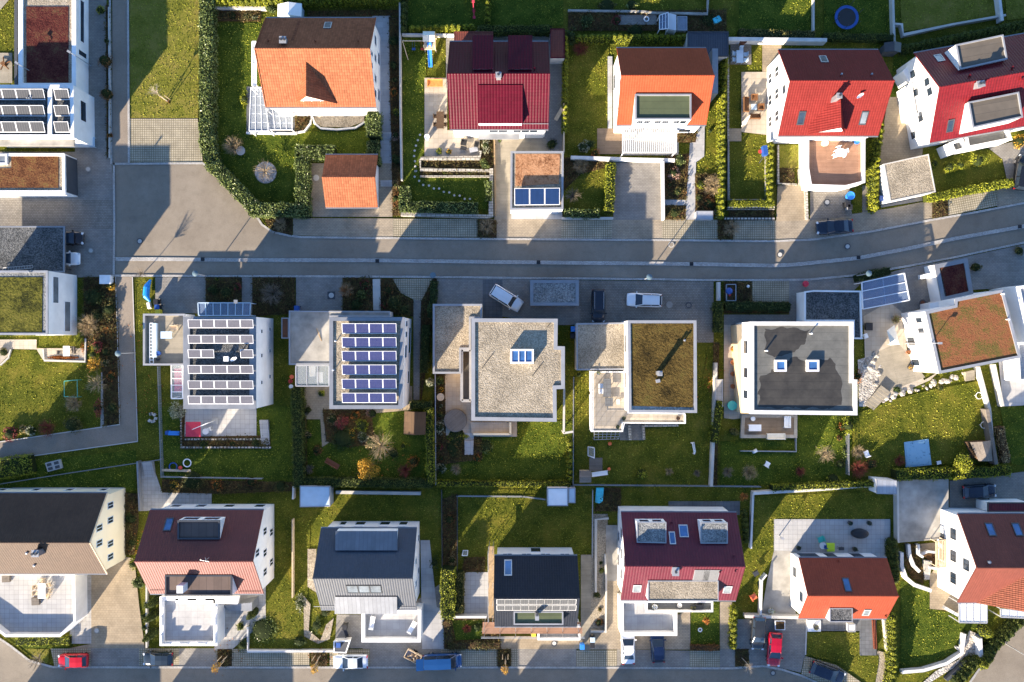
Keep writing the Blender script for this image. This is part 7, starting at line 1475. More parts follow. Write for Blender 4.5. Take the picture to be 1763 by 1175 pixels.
mb = MB(); mb.bar((p.x + ca, p.y + sa, .45), (p.x + ca * 1.9, p.y + sa * 1.9, .45), .04, 6); mb.build('drawbar', M['zinc'], tr)
for k in range(26):
 mb = MB(); x, y = rnd.uniform(-.8, .8), rnd.uniform(-.42, .42); a = rnd.uniform(0, 3.1); c = Vector((p.x + x * ca - y * sa, p.y + x * sa + y * ca, .62 + rnd.uniform(0, .3))); d = Vector((math.cos(a), math.sin(a), rnd.uniform(-.2, .2))) * .16
 mb.bar(c - d, c + d, .07, 6); single('log', mb, M[rnd.choice(['timber', 'bark', 'light_timber'])], 'split firewood log loaded on the small trailer', 'log', 'logs on the trailer')
def canopy(label, ring, z, nbars, glass='canopy_glass', frame='white_metal', name='glass_canopy', cat='canopy', slats=False, cross=0, dz=0.0, wb=.09):
 """post and bar roof; ring[0]-ring[1] is the wall side, bars run from it to ring[3]-ring[2]"""
 w = [P(x, y, z + (0 if k < 2 else dz)) for k, (x, y) in enumerate(ring)]; c = sum(w, Vector()) / 4; o = thing(name, label, cat, (c.x, c.y, 0)); mb = MB()
 for k in range(4): mb.beam(w[k], w[(k + 1) % 4], wb * 1.3, .14)
 mb.build('frame', M[frame], o)
 for k in range(4): m = MB(); m.box((w[k].x + (c.x - w[k].x) * .03, w[k].y + (c.y - w[k].y) * .03, 0), .1, .1, w[k].z - .05); m.build('post', M[frame], o)
 for k in range(1, nbars): m = MB(); a = w[0].lerp(w[1], k / nbars); b = w[3].lerp(w[2], k / nbars); m.beam(a, b, wb, .10 if not slats else .14); m.build('slat' if slats else 'glazing_bar', M[frame], o)
 for k in range(1, cross + 1): m = MB(); t = k / (cross + 1); m.beam(w[0].lerp(w[3], t) - Vector((0, 0, .08)), w[1].lerp(w[2], t) - Vector((0, 0, .08)), wb, .08); m.build('cross_bar', M[frame], o)
 if glass: m = MB(); m.slab([p - Vector((0, 0, .01)) for p in (w if (w[1] - w[0]).cross(w[2] - w[1]).z > 0 else w[::-1])], .012); m.build('glass', M[glass], o)
 return o
canopy('white framed glass conservatory roof at the orange roofed house', [(432, 151), (456, 151), (505, 190), (505, 226)][:2] + [(462, 226), (429, 226)], 2.7, 3, cross=4, name='conservatory', wb=.055)
canopy('glazed lean to beside the conservatory corner', [(458, 188), (503, 188), (503, 224), (464, 224)], 2.5, 4, cross=2, name='conservatory', wb=.055)
canopy('beige side awning on the west wall of the orange roofed house', [(441, 72), (441, 148), (434, 148), (434, 72)], 2.5, 2, 'milky')
canopy('white slatted pergola in front of the vermilion house', Q('C1', 752, 850, 1112, 850, 1112, 1030, 752, 1030), 2.8, 27, None, 'white_metal', 'pergola', 'pergola', True, 1)
canopy('pale blue glass canopy with seven panes north of the pale solar house', Q('A2', 1340, 993, 1685, 993, 1690, 908, 1335, 908), 2.7, 7, 'blue_canopy', 'pale_blue')
canopy('narrow glass canopy over a red cloth on the west side', Q('A3', 1232, 190, 1232, 418, 1156, 418, 1156, 190), 2.5, 5)
p = P(*q('A3', 1212, 290)); mb = MB(); mb.box((p.x, p.y, .1), .9, 3.0, .55); mb.box((p.x, p.y + .1, .65), .7, 2.6, .1, .03); single('covered_sofa', mb, M['red_cloth'], 'long sofa under a red cover beneath the narrow glass canopy', 'sofa')
canopy('glass terrace roof beside the blue solar house', Q('B3', 272, 195, 495, 195, 495, 333, 272, 333), 2.8, 3, 'canopy_glass', 'grey_metal', cross=0)
canopy('tilted blue glass carport roof with white bars', Q('D2', 668, 770, 955, 708, 990, 890, 676, 950)[:1] + Q('D2', 676, 950, 990, 890, 955, 708), 2.6, 3, 'blue_canopy', 'white_metal', 'glass_carport', 'carport', cross=1)
canopy('milky glass porch canopy at the brick red house', Q('D4', 1325, 640, 1512, 640, 1512, 775, 1325, 772), 2.6, 4, 'milky', 'grey_metal', cross=1)
canopy('second milky canopy cut by the frame edge at the brick red house', Q('D4', 1605, 680, 1820, 705, 1820, 745, 1605, 735), 2.6, 4, 'milky', 'grey_metal')
def gshed(label, t, x0, x1, yr, yN, yS, ze, zr, roof, wall, name='garden_shed'):
 return Gable(name, label, Q(t, x0, yr, x1, yr), q(t, (x0 + x1) / 2, yN), q(t, (x0 + x1) / 2, yS), ze, zr, roof, wall, 'shed', .12, .12)
def shed_x(label, ring, ze, zr, roof, wall, name='garden_shed', side=True):
 """small shed whose ridge joins the middle of ring[0]-ring[1] with the middle of ring[3]-ring[2]"""
 w = [P(x, y, ze) for x, y in ring]; c = sum(w, Vector()) / 4; o = thing(name, label, 'shed', (c.x, c.y, 0)); i = inset(w, .15); m = MB(); m.prism([p.xy for p in i], 0, ze - .02, 0); a = (i[0] + i[1]) / 2; b = (i[3] + i[2]) / 2
 V = lambda p, z: (p.x, p.y, z)
 m.poly([V(i[0], ze - .02), V(i[1], ze - .02), V(a, zr - .08)]); m.poly([V(i[2], ze - .02), V(i[3], ze - .02), V(b, zr - .08)]); m.build('wall', M[wall], o)
 ra, rb = (w[0] + w[1]) / 2, (w[3] + w[2]) / 2; ra, rb = Vector((ra.x, ra.y, zr)), Vector((rb.x, rb.y, zr)); r = MB()
 for f in ([w[0], ra, rb, w[3]], [ra, w[1], w[2], rb]):
  if (f[1] - f[0]).cross(f[2] - f[1]).z < 0: f = f[::-1]
  r.slab(f, .06)
 r.build('roof', M[roof], o); return o
shed_x('brown timber garden shed with gable roof in the hedge corner', Q('B3', 1003, 502, 1150, 508, 1146, 660, 998, 658), 2.1, 2.9, 'brown_wood', 'brown_wood')
shed_x('white tent like shed behind the orange roofed house', Q('B1', 150, 30, 312, 25, 308, 112, 148, 112), 1.9, 2.5, 'white_plastic', 'pale_blue')
shed_x('weathered garden shed with pale sagging roof beside the brown wall', Q('D3', 1400, 712, 1540, 700, 1550, 838, 1458, 838), 2.0, 2.4, 'old_wood', 'brown_wood')
shed_x('small dark blue grey shed behind the scarlet house', Q('D1', 820, 288, 936, 290, 932, 355, 822, 352), 2.0, 2.5, 'dark_metal', 'dark_wall')
def flatshed(label, ring, z, roof, wall, rim=.08, name='garden_shed', rimmat='zinc_light', cat='shed'): return Flat(name, label, ring, z, wall, rim, rimmat, roof, cat, .04)
flatshed('grey canvas gazebo with flat top beside the yew hedge', Q('B3', 300, 1008, 500, 1012, 500, 1145, 300, 1148), 2.3, 'pale_blue', 'grey_wall', name='gazebo', cat='gazebo')
flatshed('white garden house with a square pale roof at the lawn fence', rect('C3', 246, 1022, 382, 1140), 2.4, 'white_plastic', 'white_wall'); flatshed('small blue grey store beside the square white garden house', rect('C3', 388, 1022, 432, 1120), 2.0, 'pale_blue', 'grey_wall')
flatshed('small white bicycle shed with zinc roof beside the concrete deck', Q('D3', 768, 962, 903, 972, 905, 1062, 772, 1058), 2.4, 'seam_shed', 'white_wall'); flatshed('grey bin box with flat lid at the roadside', rect('C2', 1250, 290, 1360, 345), 1.2, 'grey_metal', 'grey_wall', name='bin_box', cat='bin box')
flatshed('slim green grey garden locker on the white wall', rect('C3', 1376, 290, 1428, 470), 1.2, 'slabs', 'grey_wall', name='locker', cat='locker'); flatshed('red brown lean to hut between the two solar houses', rect('B2', 176, 1010, 222, 1146), 2.4, 'rust_metal', 'brown_wood')
flatshed('dark planted bin enclosure beside the slate house drive', Q('B4', 527, 900, 638, 893, 610, 978, 527, 975), 1.3, 'dark_wall', 'white_wall', .12, 'bin_enclosure', 'white_wall', 'bin box')
flatshed('small light house number pillar at the cobbled yard', rect('A2', 672, 722, 742, 778), 1.1, 'white_plastic', 'white_plastic', .18, 'hot_tub', 'white_plastic', 'hot tub')
bpy.data.objects['hot_tub']['label'] = 'small white plastic hot tub at the head of the footpath bed'
g = canopy('small glass greenhouse with white ridge among the vegetable beds', Q('C1', 1000, 105, 1060, 85, 1060, 195, 1000, 200), 2.0, 3, 'blue_canopy', 'white_metal', 'greenhouse', 'greenhouse', cross=1, wb=.06)
w = W(Q('C1', 1060, 85, 1115, 100, 1115, 205, 1060, 195), 2.0); mb = MB(); mb.prism([p.xy for p in w], 0, 1.9); mb.build('cabin', M['milky'], g)
flatshed('low cold frame with pale lid beside the greenhouse', rect('C1', 1122, 112, 1186, 205), .7, 'blue_canopy', 'grey_wall', name='cold_frame', cat='cold frame')
sc = thing('scaffold', 'builders scaffold of steel poles and planks around the black roofed house', 'scaffold', (*P(*q('C4', 0, 800)).xy, 0))
for x in (1572, 1600):
 for y in (290, 400, 520, 640, 745): p = P(*q('B4', x, y), 5); m = MB(); m.bar((p.x, p.y, 0), (p.x, p.y, 6.2), .035, 6); m.build('pole', M['zinc_light'], sc)
for k in range(7):
 for y in (790, 830): p = P(*q('B4', 1545 + k * 104, y), 3.2); m = MB(); m.bar((p.x, p.y, 0), (p.x, p.y, 5.4), .035, 6); m.build('pole', M['zinc_light'], sc)
for z in (2.0, 4.0):
 m = MB(); a, b = P(*q('B4', 1586, 300), 5), P(*q('B4', 1586, 760), 5); m.beam((a.x, a.y, z), (b.x, b.y, z), .7, .05); m.build('plank', M['timber'], sc)
 m = MB(); a, b = P(*q('B4', 1530, 812), 3.2), P(*q('B4', 2200, 812), 3.2); m.beam((a.x, a.y, z), (b.x, b.y, z), .75, .05); m.build('plank', M['deck_red'], sc)
for z in (3.0, 5.0, 5.4):
 m = MB(); a, b = P(*q('B4', 1525, 835), 3.2), P(*q('B4', 2210, 835), 3.2); m.bar((a.x, a.y, z), (b.x, b.y, z), .03, 5); m.build('rail', M['zinc_light'], sc)
 m = MB(); a, b = P(*q('B4', 1568, 290), 5), P(*q('B4', 1568, 765), 5); m.bar((a.x, a.y, z), (b.x, b.y, z), .03, 5); m.build('rail', M['zinc_light'], sc)
def table(label, xy, sx, sy, rot=0, top='timber', legs=None, h=.74, z=.2, name='garden_table', round_=False):
 p = P(xy[0], xy[1], z + h); o = thing(name, label, 'table', (p.x, p.y, z)); m = MB(rot)
 if round_: m.lathe((p.x, p.y, z + h - .04), [(sx / 2, 0), (sx / 2, .04)], 20)
 else: m.box((p.x, p.y, z + h - .04), sx, sy, .04, rot)
 m.build('tabletop', M[top], o); ca, sa = math.cos(rot), math.sin(rot)
 for dx, dy in ((-1, -1), (1, -1), (1, 1), (-1, 1)):
  x, y = dx * (sx / 2 - .1) * (.7 if round_ else 1), dy * (sy / 2 - .1) * (.7 if round_ else 1); m = MB(); m.box((p.x + x * ca - y * sa, p.y + x * sa + y * ca, z), .06, .06, h - .04); m.build('leg', M[legs or top], o)
 return o
def chair(label, xy, rot, mat='timber', z=.2, group=None, w=.5, cat='chair', name='garden_chair', deep=.5, arms=False, hb=.42):
 """rot: direction the sitter faces"""
 p = P(xy[0], xy[1], z + .45); o = thing(name, label, cat, (p.x, p.y, z), group); ca, sa = math.cos(rot), math.sin(rot); L = lambda x, y: (p.x + x * ca - y * sa, p.y + x * sa + y * ca)
 m = MB(); m.box((p.x, p.y, z + .38), deep, w, .08, rot); m.build('seat', M[mat], o); m = MB(); m.box((*L(-deep / 2 + .04, 0), z + .4), .08, w, hb, rot); m.build('backrest', M[mat], o)
 for dx in (-1, 1):
  for dy in (-1, 1): m = MB(); m.box((*L(dx * (deep / 2 - .04), dy * (w / 2 - .04)), z), .05, .05, .39, rot); m.build('leg', M[mat], o)
 if arms:
  for dy in (-1, 1): m = MB(); m.box((*L(0, dy * (w / 2 - .04)), z + .42), deep, .1, .22, rot); m.build('armrest', M[mat], o)
 return o
def pot(label, xy, r=.25, h=.4, mat='terracotta', plant='leaf_olive', z=.2, ph=.5, cat='plant pot'):
 p = P(xy[0], xy[1], z); o = thing('plant_pot', label, cat, (p.x, p.y, z)); m = MB(); m.lathe((p.x, p.y, z), [(r * .75, 0), (r, h), (r * .85, h), (r * .8, h - .05)], 14); m.build('pot', M[mat], o)
 if plant: a, b = lumps((p.x, p.y), r * 1.5, ph, 60, z + h - .1); leaf_mesh('foliage', a, b, .12, plant, o)
 return o
def bin_(label, xy, lid='blue_plastic', body='black_plastic', z=.2, rot=0, s=1.0):
 p = P(xy[0], xy[1], z + 1); o = thing('wheelie_bin', label, 'bin', (p.x, p.y, z)); m = MB(); m.box((p.x, p.y, z + .1), .5 * s, .56 * s, .9, rot, taper=1.15); m.build('body', M[body], o); m = MB(); m.box((p.x, p.y, z + 1.0), .62 * s, .7 * s, .09, rot, taper=.9); m.build('lid', M[lid], o)
 for sg in (-1, 1): m = MB(); c = Vector((p.x, p.y, z + .1)) + Vector((math.cos(rot), math.sin(rot), 0)) * .24 * sg + Vector((-math.sin(rot), math.cos(rot), 0)) * .26; m.bar(c, c + Vector((.06 * sg, 0, 0)), .1, 10); m.build('wheel', M['tyre'], o)
table('long brown table on the crimson house terrace', q('B1', 1245, 810), .95, 2.2, 0, 'brown_wood')
for k in range(4): chair('brown folding chair tucked at the long brown terrace table, %s' % ('upper left', 'lower left', 'upper right', 'lower right')[k], q('B1', 1212 if k < 2 else 1278, 785 if k % 2 == 0 else 840), 0 if k < 2 else math.pi, 'brown_wood', group='chairs at the brown table')
chair('orange timber garden bench at the top of the terrace', q('B1', 1210, 562), R(-90), 'orange_timber', w=2.0, deep=.9, cat='bench', name='garden_bench', arms=True); chair('black rattan armchair on the crimson house terrace', q('B1', 1405, 962), R(-100), 'black_plastic', w=.75, deep=.75, arms=True, cat='armchair', name='armchair'); chair('black rattan footstool seat before the armchair', q('B1', 1402, 1000), R(80), 'black_plastic', w=.8, deep=.5, hb=.08, cat='stool', name='footstool')
chair('second dark armchair by the crimson house wall', q('B1', 1490, 975), R(170), 'black_plastic', w=.7, deep=.6, arms=True, cat='armchair', name='armchair'); pot('small white stand with round top on the terrace edge', q('B1', 1160, 935), .35, .9, 'white_plastic', None, cat='grill'); table('low square glass table by the crimson house wall', q('B1', 1470, 1010), 1.1, .6, .2, 'grey_metal', h=.4)
o = thing('climbing_frame', 'wooden climbing frame with canvas tower, swing beam and bright blue slide', 'climbing frame', (*P(*q('B1', 1165, 270)).xy, 0)); c = P(*q('B1', 1168, 245), 2.6)
m = MB(); m.slab([(c.x - .75, c.y - .65, 2.5), (c.x + .75, c.y - .65, 2.5), (c.x + .75, c.y, 2.9), (c.x - .75, c.y, 2.9)], .04); m.slab([(c.x - .75, c.y, 2.9), (c.x + .75, c.y, 2.9), (c.x + .75, c.y + .65, 2.5), (c.x - .75, c.y + .65, 2.5)], .04); m.build('tower_roof', M['cream_cloth'], o)
m = MB(); m.box((c.x, c.y - .3, 1.2), 1.5, 1.9, .1); m.build('platform', M['light_timber'], o)
for dx in (-.7, .7):
 for dy in (-1.1, .6): m = MB(); m.box((c.x + dx, c.y + dy, 0), .1, .1, 2.5); m.build('post', M['light_timber'], o)
s0, s1 = P(*q('B1', 1172, 290), 1.3), P(*q('B1', 1180, 455), .15); m = MB()
for k in range(6):
 t0, t1 = k / 6, (k + 1) / 6; f = lambda t: Vector((s0.x + (s1.x - s0.x) * t, s0.y + (s1.y - s0.y) * t, 1.3 * (1 - t) ** 1.3 + .15)); m.beam(f(t0), f(t1), .45, .05)
 for sg in (-.24, .24): m.beam(f(t0) + Vector((sg, 0, .1)), f(t1) + Vector((sg, 0, .1)), .05, .18)
m.build('slide', M['blue_plastic'], o)
a, b = P(*q('B1', 990, 277), 2.0), P(*q('B1', 1140, 277), 2.0); m = MB(); m.bar(a, b, .06, 8); m.bar(a, (a.x - .1, a.y + .9, 0), .05, 6); m.bar(a, (a.x + .5, a.y - 1.8, 0), .05, 6); m.build('swing_beam', M['light_timber'], o)
for t, mt in ((.45, 'deep_blue'), (.85, 'red_plastic')): p = a.lerp(b, t); m = MB(); m.bar(p, p - Vector((.2, .5, 1.5)), .012, 4); m.bar(p + Vector((.3, 0, 0)), p - Vector((-.1, .5, 1.5)), .012, 4); m.box((p.x - .02, p.y - .5, .48), .45, .3, .05); m.build('swing_seat', M[mt], o)
o = thing('play_tower', 'little wooden play tower with a white slide on the shaded lawn', 'play tower', (*P(*q('C3', 500, 940)).xy, 0)); c = P(*q('C3', 500, 945), 2.0)
m = MB(); m.slab([(c.x - .75, c.y - .75, 2.0), (c.x + .75, c.y - .75, 2.0), (c.x + .75, c.y, 2.4), (c.x - .75, c.y, 2.4)], .05); m.slab([(c.x - .75, c.y, 2.4), (c.x + .75, c.y, 2.4), (c.x + .75, c.y + .75, 2.0), (c.x - .75, c.y + .75, 2.0)], .05); m.build('tower_roof', M['old_wood'], o); m = MB(); m.box((c.x, c.y, 0), 1.2, 1.2, 2.0); m.build('tower', M['light_timber'], o)
s0, s1 = P(*q('C3', 545, 930), 1.2), P(*q('C3', 650, 915), .15); m = MB(); m.beam(Vector((s0.x, s0.y, 1.2)), Vector((s1.x, s1.y, .2)), .5, .05)
d_ = (Vector(s1.xy) - Vector(s0.xy)).normalized();
for sg in (-.26, .26): m.beam(Vector((s0.x - d_.y * sg, s0.y + d_.x * sg, 1.3)), Vector((s1.x - d_.y * sg, s1.y + d_.x * sg, .3)), .05, .2)
m.build('slide', M['white_plastic'], o); p = P(*q('C3', 570, 860)); m = MB(); m.box((p.x, p.y, 0), 1.7, 1.7, .22); single('sandbox', m, M['old_wood'], 'square timber sandbox cover beside the play tower', 'sandbox')
p = P(*q('D1', 567, 118), .9); o = thing('trampoline', 'round trampoline with broad blue rim on the shaded lawn', 'trampoline', (p.x, p.y, 0)); m = MB(); m.lathe((p.x, p.y, .86), [(1.15, 0), (1.15, .02)], 28); m.build('jump_mat', M['black_plastic'], o); m = MB(); n = 28
for k in range(n):
 a, b = 2 * math.pi * k / n, 2 * math.pi * (k + 1) / n; m.slab([(p.x + r_ * math.cos(t), p.y + r_ * math.sin(t), .92) for r_, t in ((1.18, a), (1.55, a), (1.55, b), (1.18, b))], .05)
m.build('rim_pad', M['deep_blue'], o)
for k in range(6): a = math.pi * k / 3 + .3; m = MB(); m.bar((p.x + 1.5 * math.cos(a), p.y + 1.5 * math.sin(a), 0), (p.x + 1.6 * math.cos(a), p.y + 1.6 * math.sin(a), 2.4), .03, 6); m.build('net_pole', M['dark_metal'], o)
def goal(label, ring, h=1.0):
 w = W(ring, 0); o = thing('football_goal', label, 'goal', (*(sum(w, Vector()) / 4).xy, .1)); m = MB(); A = [Vector((p.x, p.y, h)) for p in w[:2]]; B = [Vector((p.x, p.y, .1)) for p in w]
 for a, b in ((A[0], A[1]), (A[0], B[0]), (A[1], B[1]), (A[1], B[2]), (A[0], B[3]), (B[2], B[3]), (B[0], B[3]), (B[1], B[2])): m.bar(a, b, .05, 8)
 m.build('frame', M['white_plastic'], o)
 n = MB()
 for k in range(1, 8): n.bar(A[0].lerp(A[1], k / 8), B[3].lerp(B[2], k / 8), .008, 3, caps=False); n.bar(A[0].lerp(B[3], k / 8), A[1].lerp(B[2], k / 8), .008, 3, caps=False)
 n.build('net', M['white_plastic'], o)
goal('white football goal with net at the left of the shaded lawn', Q('C3', 556, 745, 556, 812, 518, 802, 518, 742)); goal('slim white football goal at the right of the shaded lawn', Q('C3', 1210, 715, 1225, 785, 1242, 775, 1232, 712)); goal('small football goal on the bright top lawn with bare soil', Q('B4', 1395, 310, 1430, 310, 1432, 285, 1400, 285), .8)
m = MB(); w = W(Q('A3', 433, 300, 520, 292, 522, 408, 433, 405), 1.0)
for k in range(4): m.bar(w[k], w[(k + 1) % 4], .03, 6); m.bar((w[k].x, w[k].y, 0), w[k], .03, 6)
single('frame_goal', m, M['teal_plastic'], 'thin teal tube frame standing on the lawn', 'frame')
s0, s1 = P(*q('A3', 1135, 650), .9), P(*q('A3', 1208, 652), .3); o = thing('toddler_slide', 'small blue toddler slide on the parasol garden lawn', 'slide', (*s0.xy, 0)); m = MB(); m.beam((s0.x, s0.y, .9), (s1.x, s1.y, .2), .55, .06); m.build('chute', M['blue_plastic'], o); m = MB(); m.box((s0.x - .25, s0.y, 0), .45, .6, .9, taper=.8); m.build('ladder', M['deep_blue'], o)
p = P(*q('A3', 1302, 625), 2.3); o = thing('parasol', 'square pink red cantilever parasol with white arm on the terrace', 'parasol', (p.x, p.y, .2)); m = MB(); r = .95; c = (p.x, p.y, 2.55); e = [(p.x + dx * r, p.y + dy * r, 2.3) for dx, dy in ((-1, -1), (1, -1), (1, 1), (-1, 1))]
for k in range(4): m.poly([e[k], e[(k + 1) % 4], c]); m.poly([(e[(k + 1) % 4][0], e[(k + 1) % 4][1], 2.22), e[(k + 1) % 4], e[k], (e[k][0], e[k][1], 2.22)][::-1])
m.build('canopy', M['red_cloth'], o); b = P(*q('A3', 1402, 582), 2.6); m = MB(); m.bar((b.x, b.y, .2), (b.x, b.y, 2.7), .05, 8); m.bar((b.x, b.y, 2.7), (p.x, p.y, 2.62), .045, 8); m.build('arm', M['white_metal'], o); m = MB(); m.box((b.x, b.y, .2), .8, .8, .1); m.build('base', M['concrete_light'], o)
table('small round table beside the parasol', q('A3', 1385, 640), .8, .8, 0, 'white_metal', round_=True); chair('white chair beside the parasol table', q('A3', 1410, 625), R(200), 'white_metal')
for k, (x, y, w_, d_, r_) in enumerate(((1585, 706, 1.9, .75, 0), (1640, 658, .8, .75, -90), (1684, 722, .8, .75, 180), (1646, 786, 1.3, .7, 90))): chair(('long brown wicker sofa on the sunny terrace', 'brown wicker armchair above the low terrace table', 'brown wicker armchair right of the low terrace table', 'brown wicker bench below the low terrace table')[k], q('C1', x, y), R(r_), 'wicker', w=w_, deep=d_, arms=True, cat='sofa' if k in (0, 3) else 'armchair', name='wicker_sofa' if k in (0, 3) else 'wicker_armchair')
table('low pale table between the wicker seats', q('C1', 1638, 722), .65, .75, 0, 'pale_blue', h=.45)
p = P(*q('C1', 1583, 815), 1.2); m = MB(); m.bar((p.x - .3, p.y - .5, .25), (p.x + .3, p.y + .5, 2.0), .05, 6); m.bar((p.x - .1, p.y - .2, .7), (p.x + .3, p.y + .5, 2.0), .3, 8, 0, .05); single('closed_parasol', m, M['cream_cloth'], 'folded white parasol leaning at the wicker sofa', 'parasol')
table('pale blue metal table in the shade of the white wall', q('C1', 1543, 382), .9, 1.6, 0, 'pale_blue')
for k, (x, y, r_) in enumerate(((1502, 362, 0), (1582, 368, 180), (1502, 402, 0), (1582, 405, 180), (1553, 328, -90))): chair('pale metal chair at the shaded blue table, ' + ('upper left', 'upper right', 'lower left', 'lower right', 'at the head')[k], q('C1', x, y), R(r_), 'pale_blue', group='chairs at the shaded blue table')
pot('stone garden oven behind the shaded blue table', q('C1', 1553, 290), .5, 1.0, 'rust_metal', None, cat='oven')
p = P(*q('C1', 1708, 1020), 2.8); g_ = P(*q('C1', 1718, 1160)); o = thing('basketball_hoop', 'basketball hoop with blue board on a pole by the golden hedge', 'basketball hoop', (g_.x, g_.y, 0)); m = MB(); m.bar((p.x + .2, p.y - .9, 0), (p.x + .1, p.y - .5, 2.6), .06, 8); m.build('pole', M['dark_metal'], o); m = MB(); m.box((p.x, p.y, 2.4), .55, 1.2, .9, .12); m.build('board', M['deep_blue'], o); m = MB(); m.lathe((p.x - .45, p.y, 2.5), [(.22, 0), (.25, .0), (.25, .03), (.22, .03)], 14); m.build('ring', M['red_plastic'], o)
zt = 2.5; table('white table set out on the reddish roof terrace', q('D1', 520, 1030), 1.1, .9, .2, 'white_metal', z=zt)
for k, (x, y, r_) in enumerate(((490, 1050, 20), (545, 1045, 160), (515, 1000, -80), (560, 1020, 190))): chair('white chair on the reddish roof terrace, ' + ('left of', 'right of', 'above', 'far right of')[k] + ' the table', q('D1', x, y), R(r_), 'white_metal', zt, 'chairs on the reddish roof terrace')
pot('blue tub on the reddish roof terrace', q('D1', 630, 960), .35, .35, 'blue_plastic', None, zt, cat='tub'); pot('cream sack shaped planter on the reddish roof terrace', q('D1', 412, 970), .45, .5, 'cream_cloth', None, zt, cat='planter')
table('dark grey dining table on the olive roofed house terrace', q('C3', 648, 345), 1.0, 2.3, 0, 'slabs_dark', 'dark_metal', z=2.5)
for k, y in enumerate((332, 368)): chair('white shell chair at the dark dining table, ' + ('upper', 'lower')[k], q('C3', 608, y), 0, 'white_plastic', 2.5, 'white shell chairs', w=.6, deep=.7)
table('square grey table with cross pattern on the olive house terrace', q('C3', 660, 440), 1.0, 1.1, 0, 'slabs_dark', 'dark_metal', z=2.5, h=.5); pot('dark pot at the terrace step corner', q('C3', 757, 550), .25, .4, 'dark_metal', 'leaf_conifer', 2.5, .3); pot('dark pot near the glass stair', q('C3', 716, 606), .25, .4, 'dark_metal', 'leaf_conifer', 2.5, .3); pot('dark pot at the end of the balcony', q('C3', 1122, 548), .25, .4, 'dark_metal', 'leaf_rust', 2.5, .3); pot('round bush pot at the top of the terrace', q('C3', 586, 245), .25, .3, 'concrete_light', 'leaf_laurel', 2.5, .5)
table('grey lounger like bench by the house door', q('C3', 722, 440), .4, .6, 0, 'cream_cloth', z=2.5, h=.35, name='cushion_stool')
table('white dining table with fruit on the timber terrace', q('C3', 1645, 615), 1.6, .85, 0, 'white_plastic', z=.55); chair('white sofa on the right of the timber terrace', q('D3', 165, 575), math.pi, 'white_plastic', .55, w=1.5, deep=.75, arms=True, cat='sofa', name='garden_sofa'); chair('long white sofa at the lower edge of the timber terrace', q('D3', 90, 672), R(90), 'cream_cloth', .55, w=2.3, deep=.75, arms=True, cat='sofa', name='garden_sofa'); pot('white round stool on the timber terrace', q('C3', 1625, 552), .3, .45, 'white_plastic', None, .55, cat='stool')
pot('rain barrel with teal lid beside the tan wing', q('C3', 1478, 460), .62, 1.0, 'teal_plastic', None, cat='rain barrel')
for k, y in enumerate((85, 172, 250, 335)): pot('terracotta pot with rust plant on the path, ' + ('topmost of four', 'second of four', 'third of four', 'lowest of four')[k], q('C3', 1490, y), .3, .45, 'terracotta', 'leaf_rust' if k else 'leaf_gold', .2, .5)
p = P(*q('B3', 1350, 562)); m = MB(R(40)); m.lathe((p.x, p.y, .15), [(1.5, 0), (1.5, .5), (1.42, .55)], 32); single('round_deck', m, M['old_wood'], 'round wooden hot tub terrace beside the pebble roof house', 'deck'); pot('wooden tub planter left of the pebble roof house court', q('B3', 1250, 405), .5, .6, 'light_timber', None, cat='planter')
p = P(*q('B3', 518, 855)); chair('red brown garden bench on the dark lawn', q('B3', 518, 855), R(60), 'rust_metal', .1, w=1.9, deep=.6, cat='bench', name='garden_bench', arms=True)
for k, (x, y, m_) in enumerate(((240, 300, 'red_plastic'), (245, 335, 'white_plastic'), (250, 270, 'orange_plastic'))): pot(('red flower pot', 'white round planter', 'orange flower pot')[k] + ' at the corner of the glass terrace roof', q('B3', x, y), .28, .45, m_, 'leaf_red' if k == 0 else None)
for k, (x, y, s_) in enumerate(((205, 235, 1.6), (255, 275, 1.6))): chair(('pale terrace sofa under the glass roof, upper', 'pale terrace sofa under the glass roof, lower')[k], q('B3', x + 180, y), R(0), 'cream_cloth', w=1.3, deep=.7, arms=True, cat='sofa', name='garden_sofa')
def cover_sheet(label, ring, mat, h=.25, name='pool_cover', cat='pool cover', z0=0):
 m = MB(); w = W(ring, h); m.prism([p.xy for p in w], z0, h); c = sum(w, Vector()) / len(w); i = inset(w, .2); m.prism([p.xy for p in i], h, h + .05); return single(name, m, M[mat], label, cat)
t = NT('pool_blue'); t.col(t.ramp(t.noise(2.2, 6, .75), [(.36, (.01, .03, .05)), (.42, (.24, .42, .54)), (.8, (.32, .48, .56))])); t.rough(.35, .5)
cover_sheet('square bright blue pool cover strewn with dark leaves', Q('D3', 955, 712, 1118, 690, 1140, 865, 968, 882), 'pool_blue'); cover_sheet('narrow teal tarpaulin beside the dark soil bed', Q('C3', 575, 1022, 625, 1020, 618, 1110, 595, 1125, 568, 1118), 'tarp_teal', .5, 'tarpaulin', 'tarpaulin')
flat('planting_bed', 'soil', 'over', Q('C3', 625, 1018, 738, 1018) + Q('C4', 738, 20, 560, 20))
flat('terrace', 'slabs_dark', 'over', rect('C3', 1060, 1108, 1540, 1200))
m = MB(); p = P(*q('D4', 660, 175), .7); m.lathe((p.x, p.y, .15), [(.85, 0), (.9, .5), (.85, .62), (.6, .72), (.2, .76)], 24, 0, 1.25, .7); single('covered_pool', m, M['black_plastic'], 'oval black covered paddling pool on the white paved terrace', 'pool')
for k, (x, y) in enumerate(((583, 98), (712, 98), (613, 272), (235, 265))): pot('dark round planter on the white paved terrace, ' + ('upper left of the pool', 'upper right of the pool', 'by the house wall under the pool', 'by the corner of the house')[k], q('D4', x, y), .3, .5, 'dark_metal', 'leaf_conifer', .2, .35)
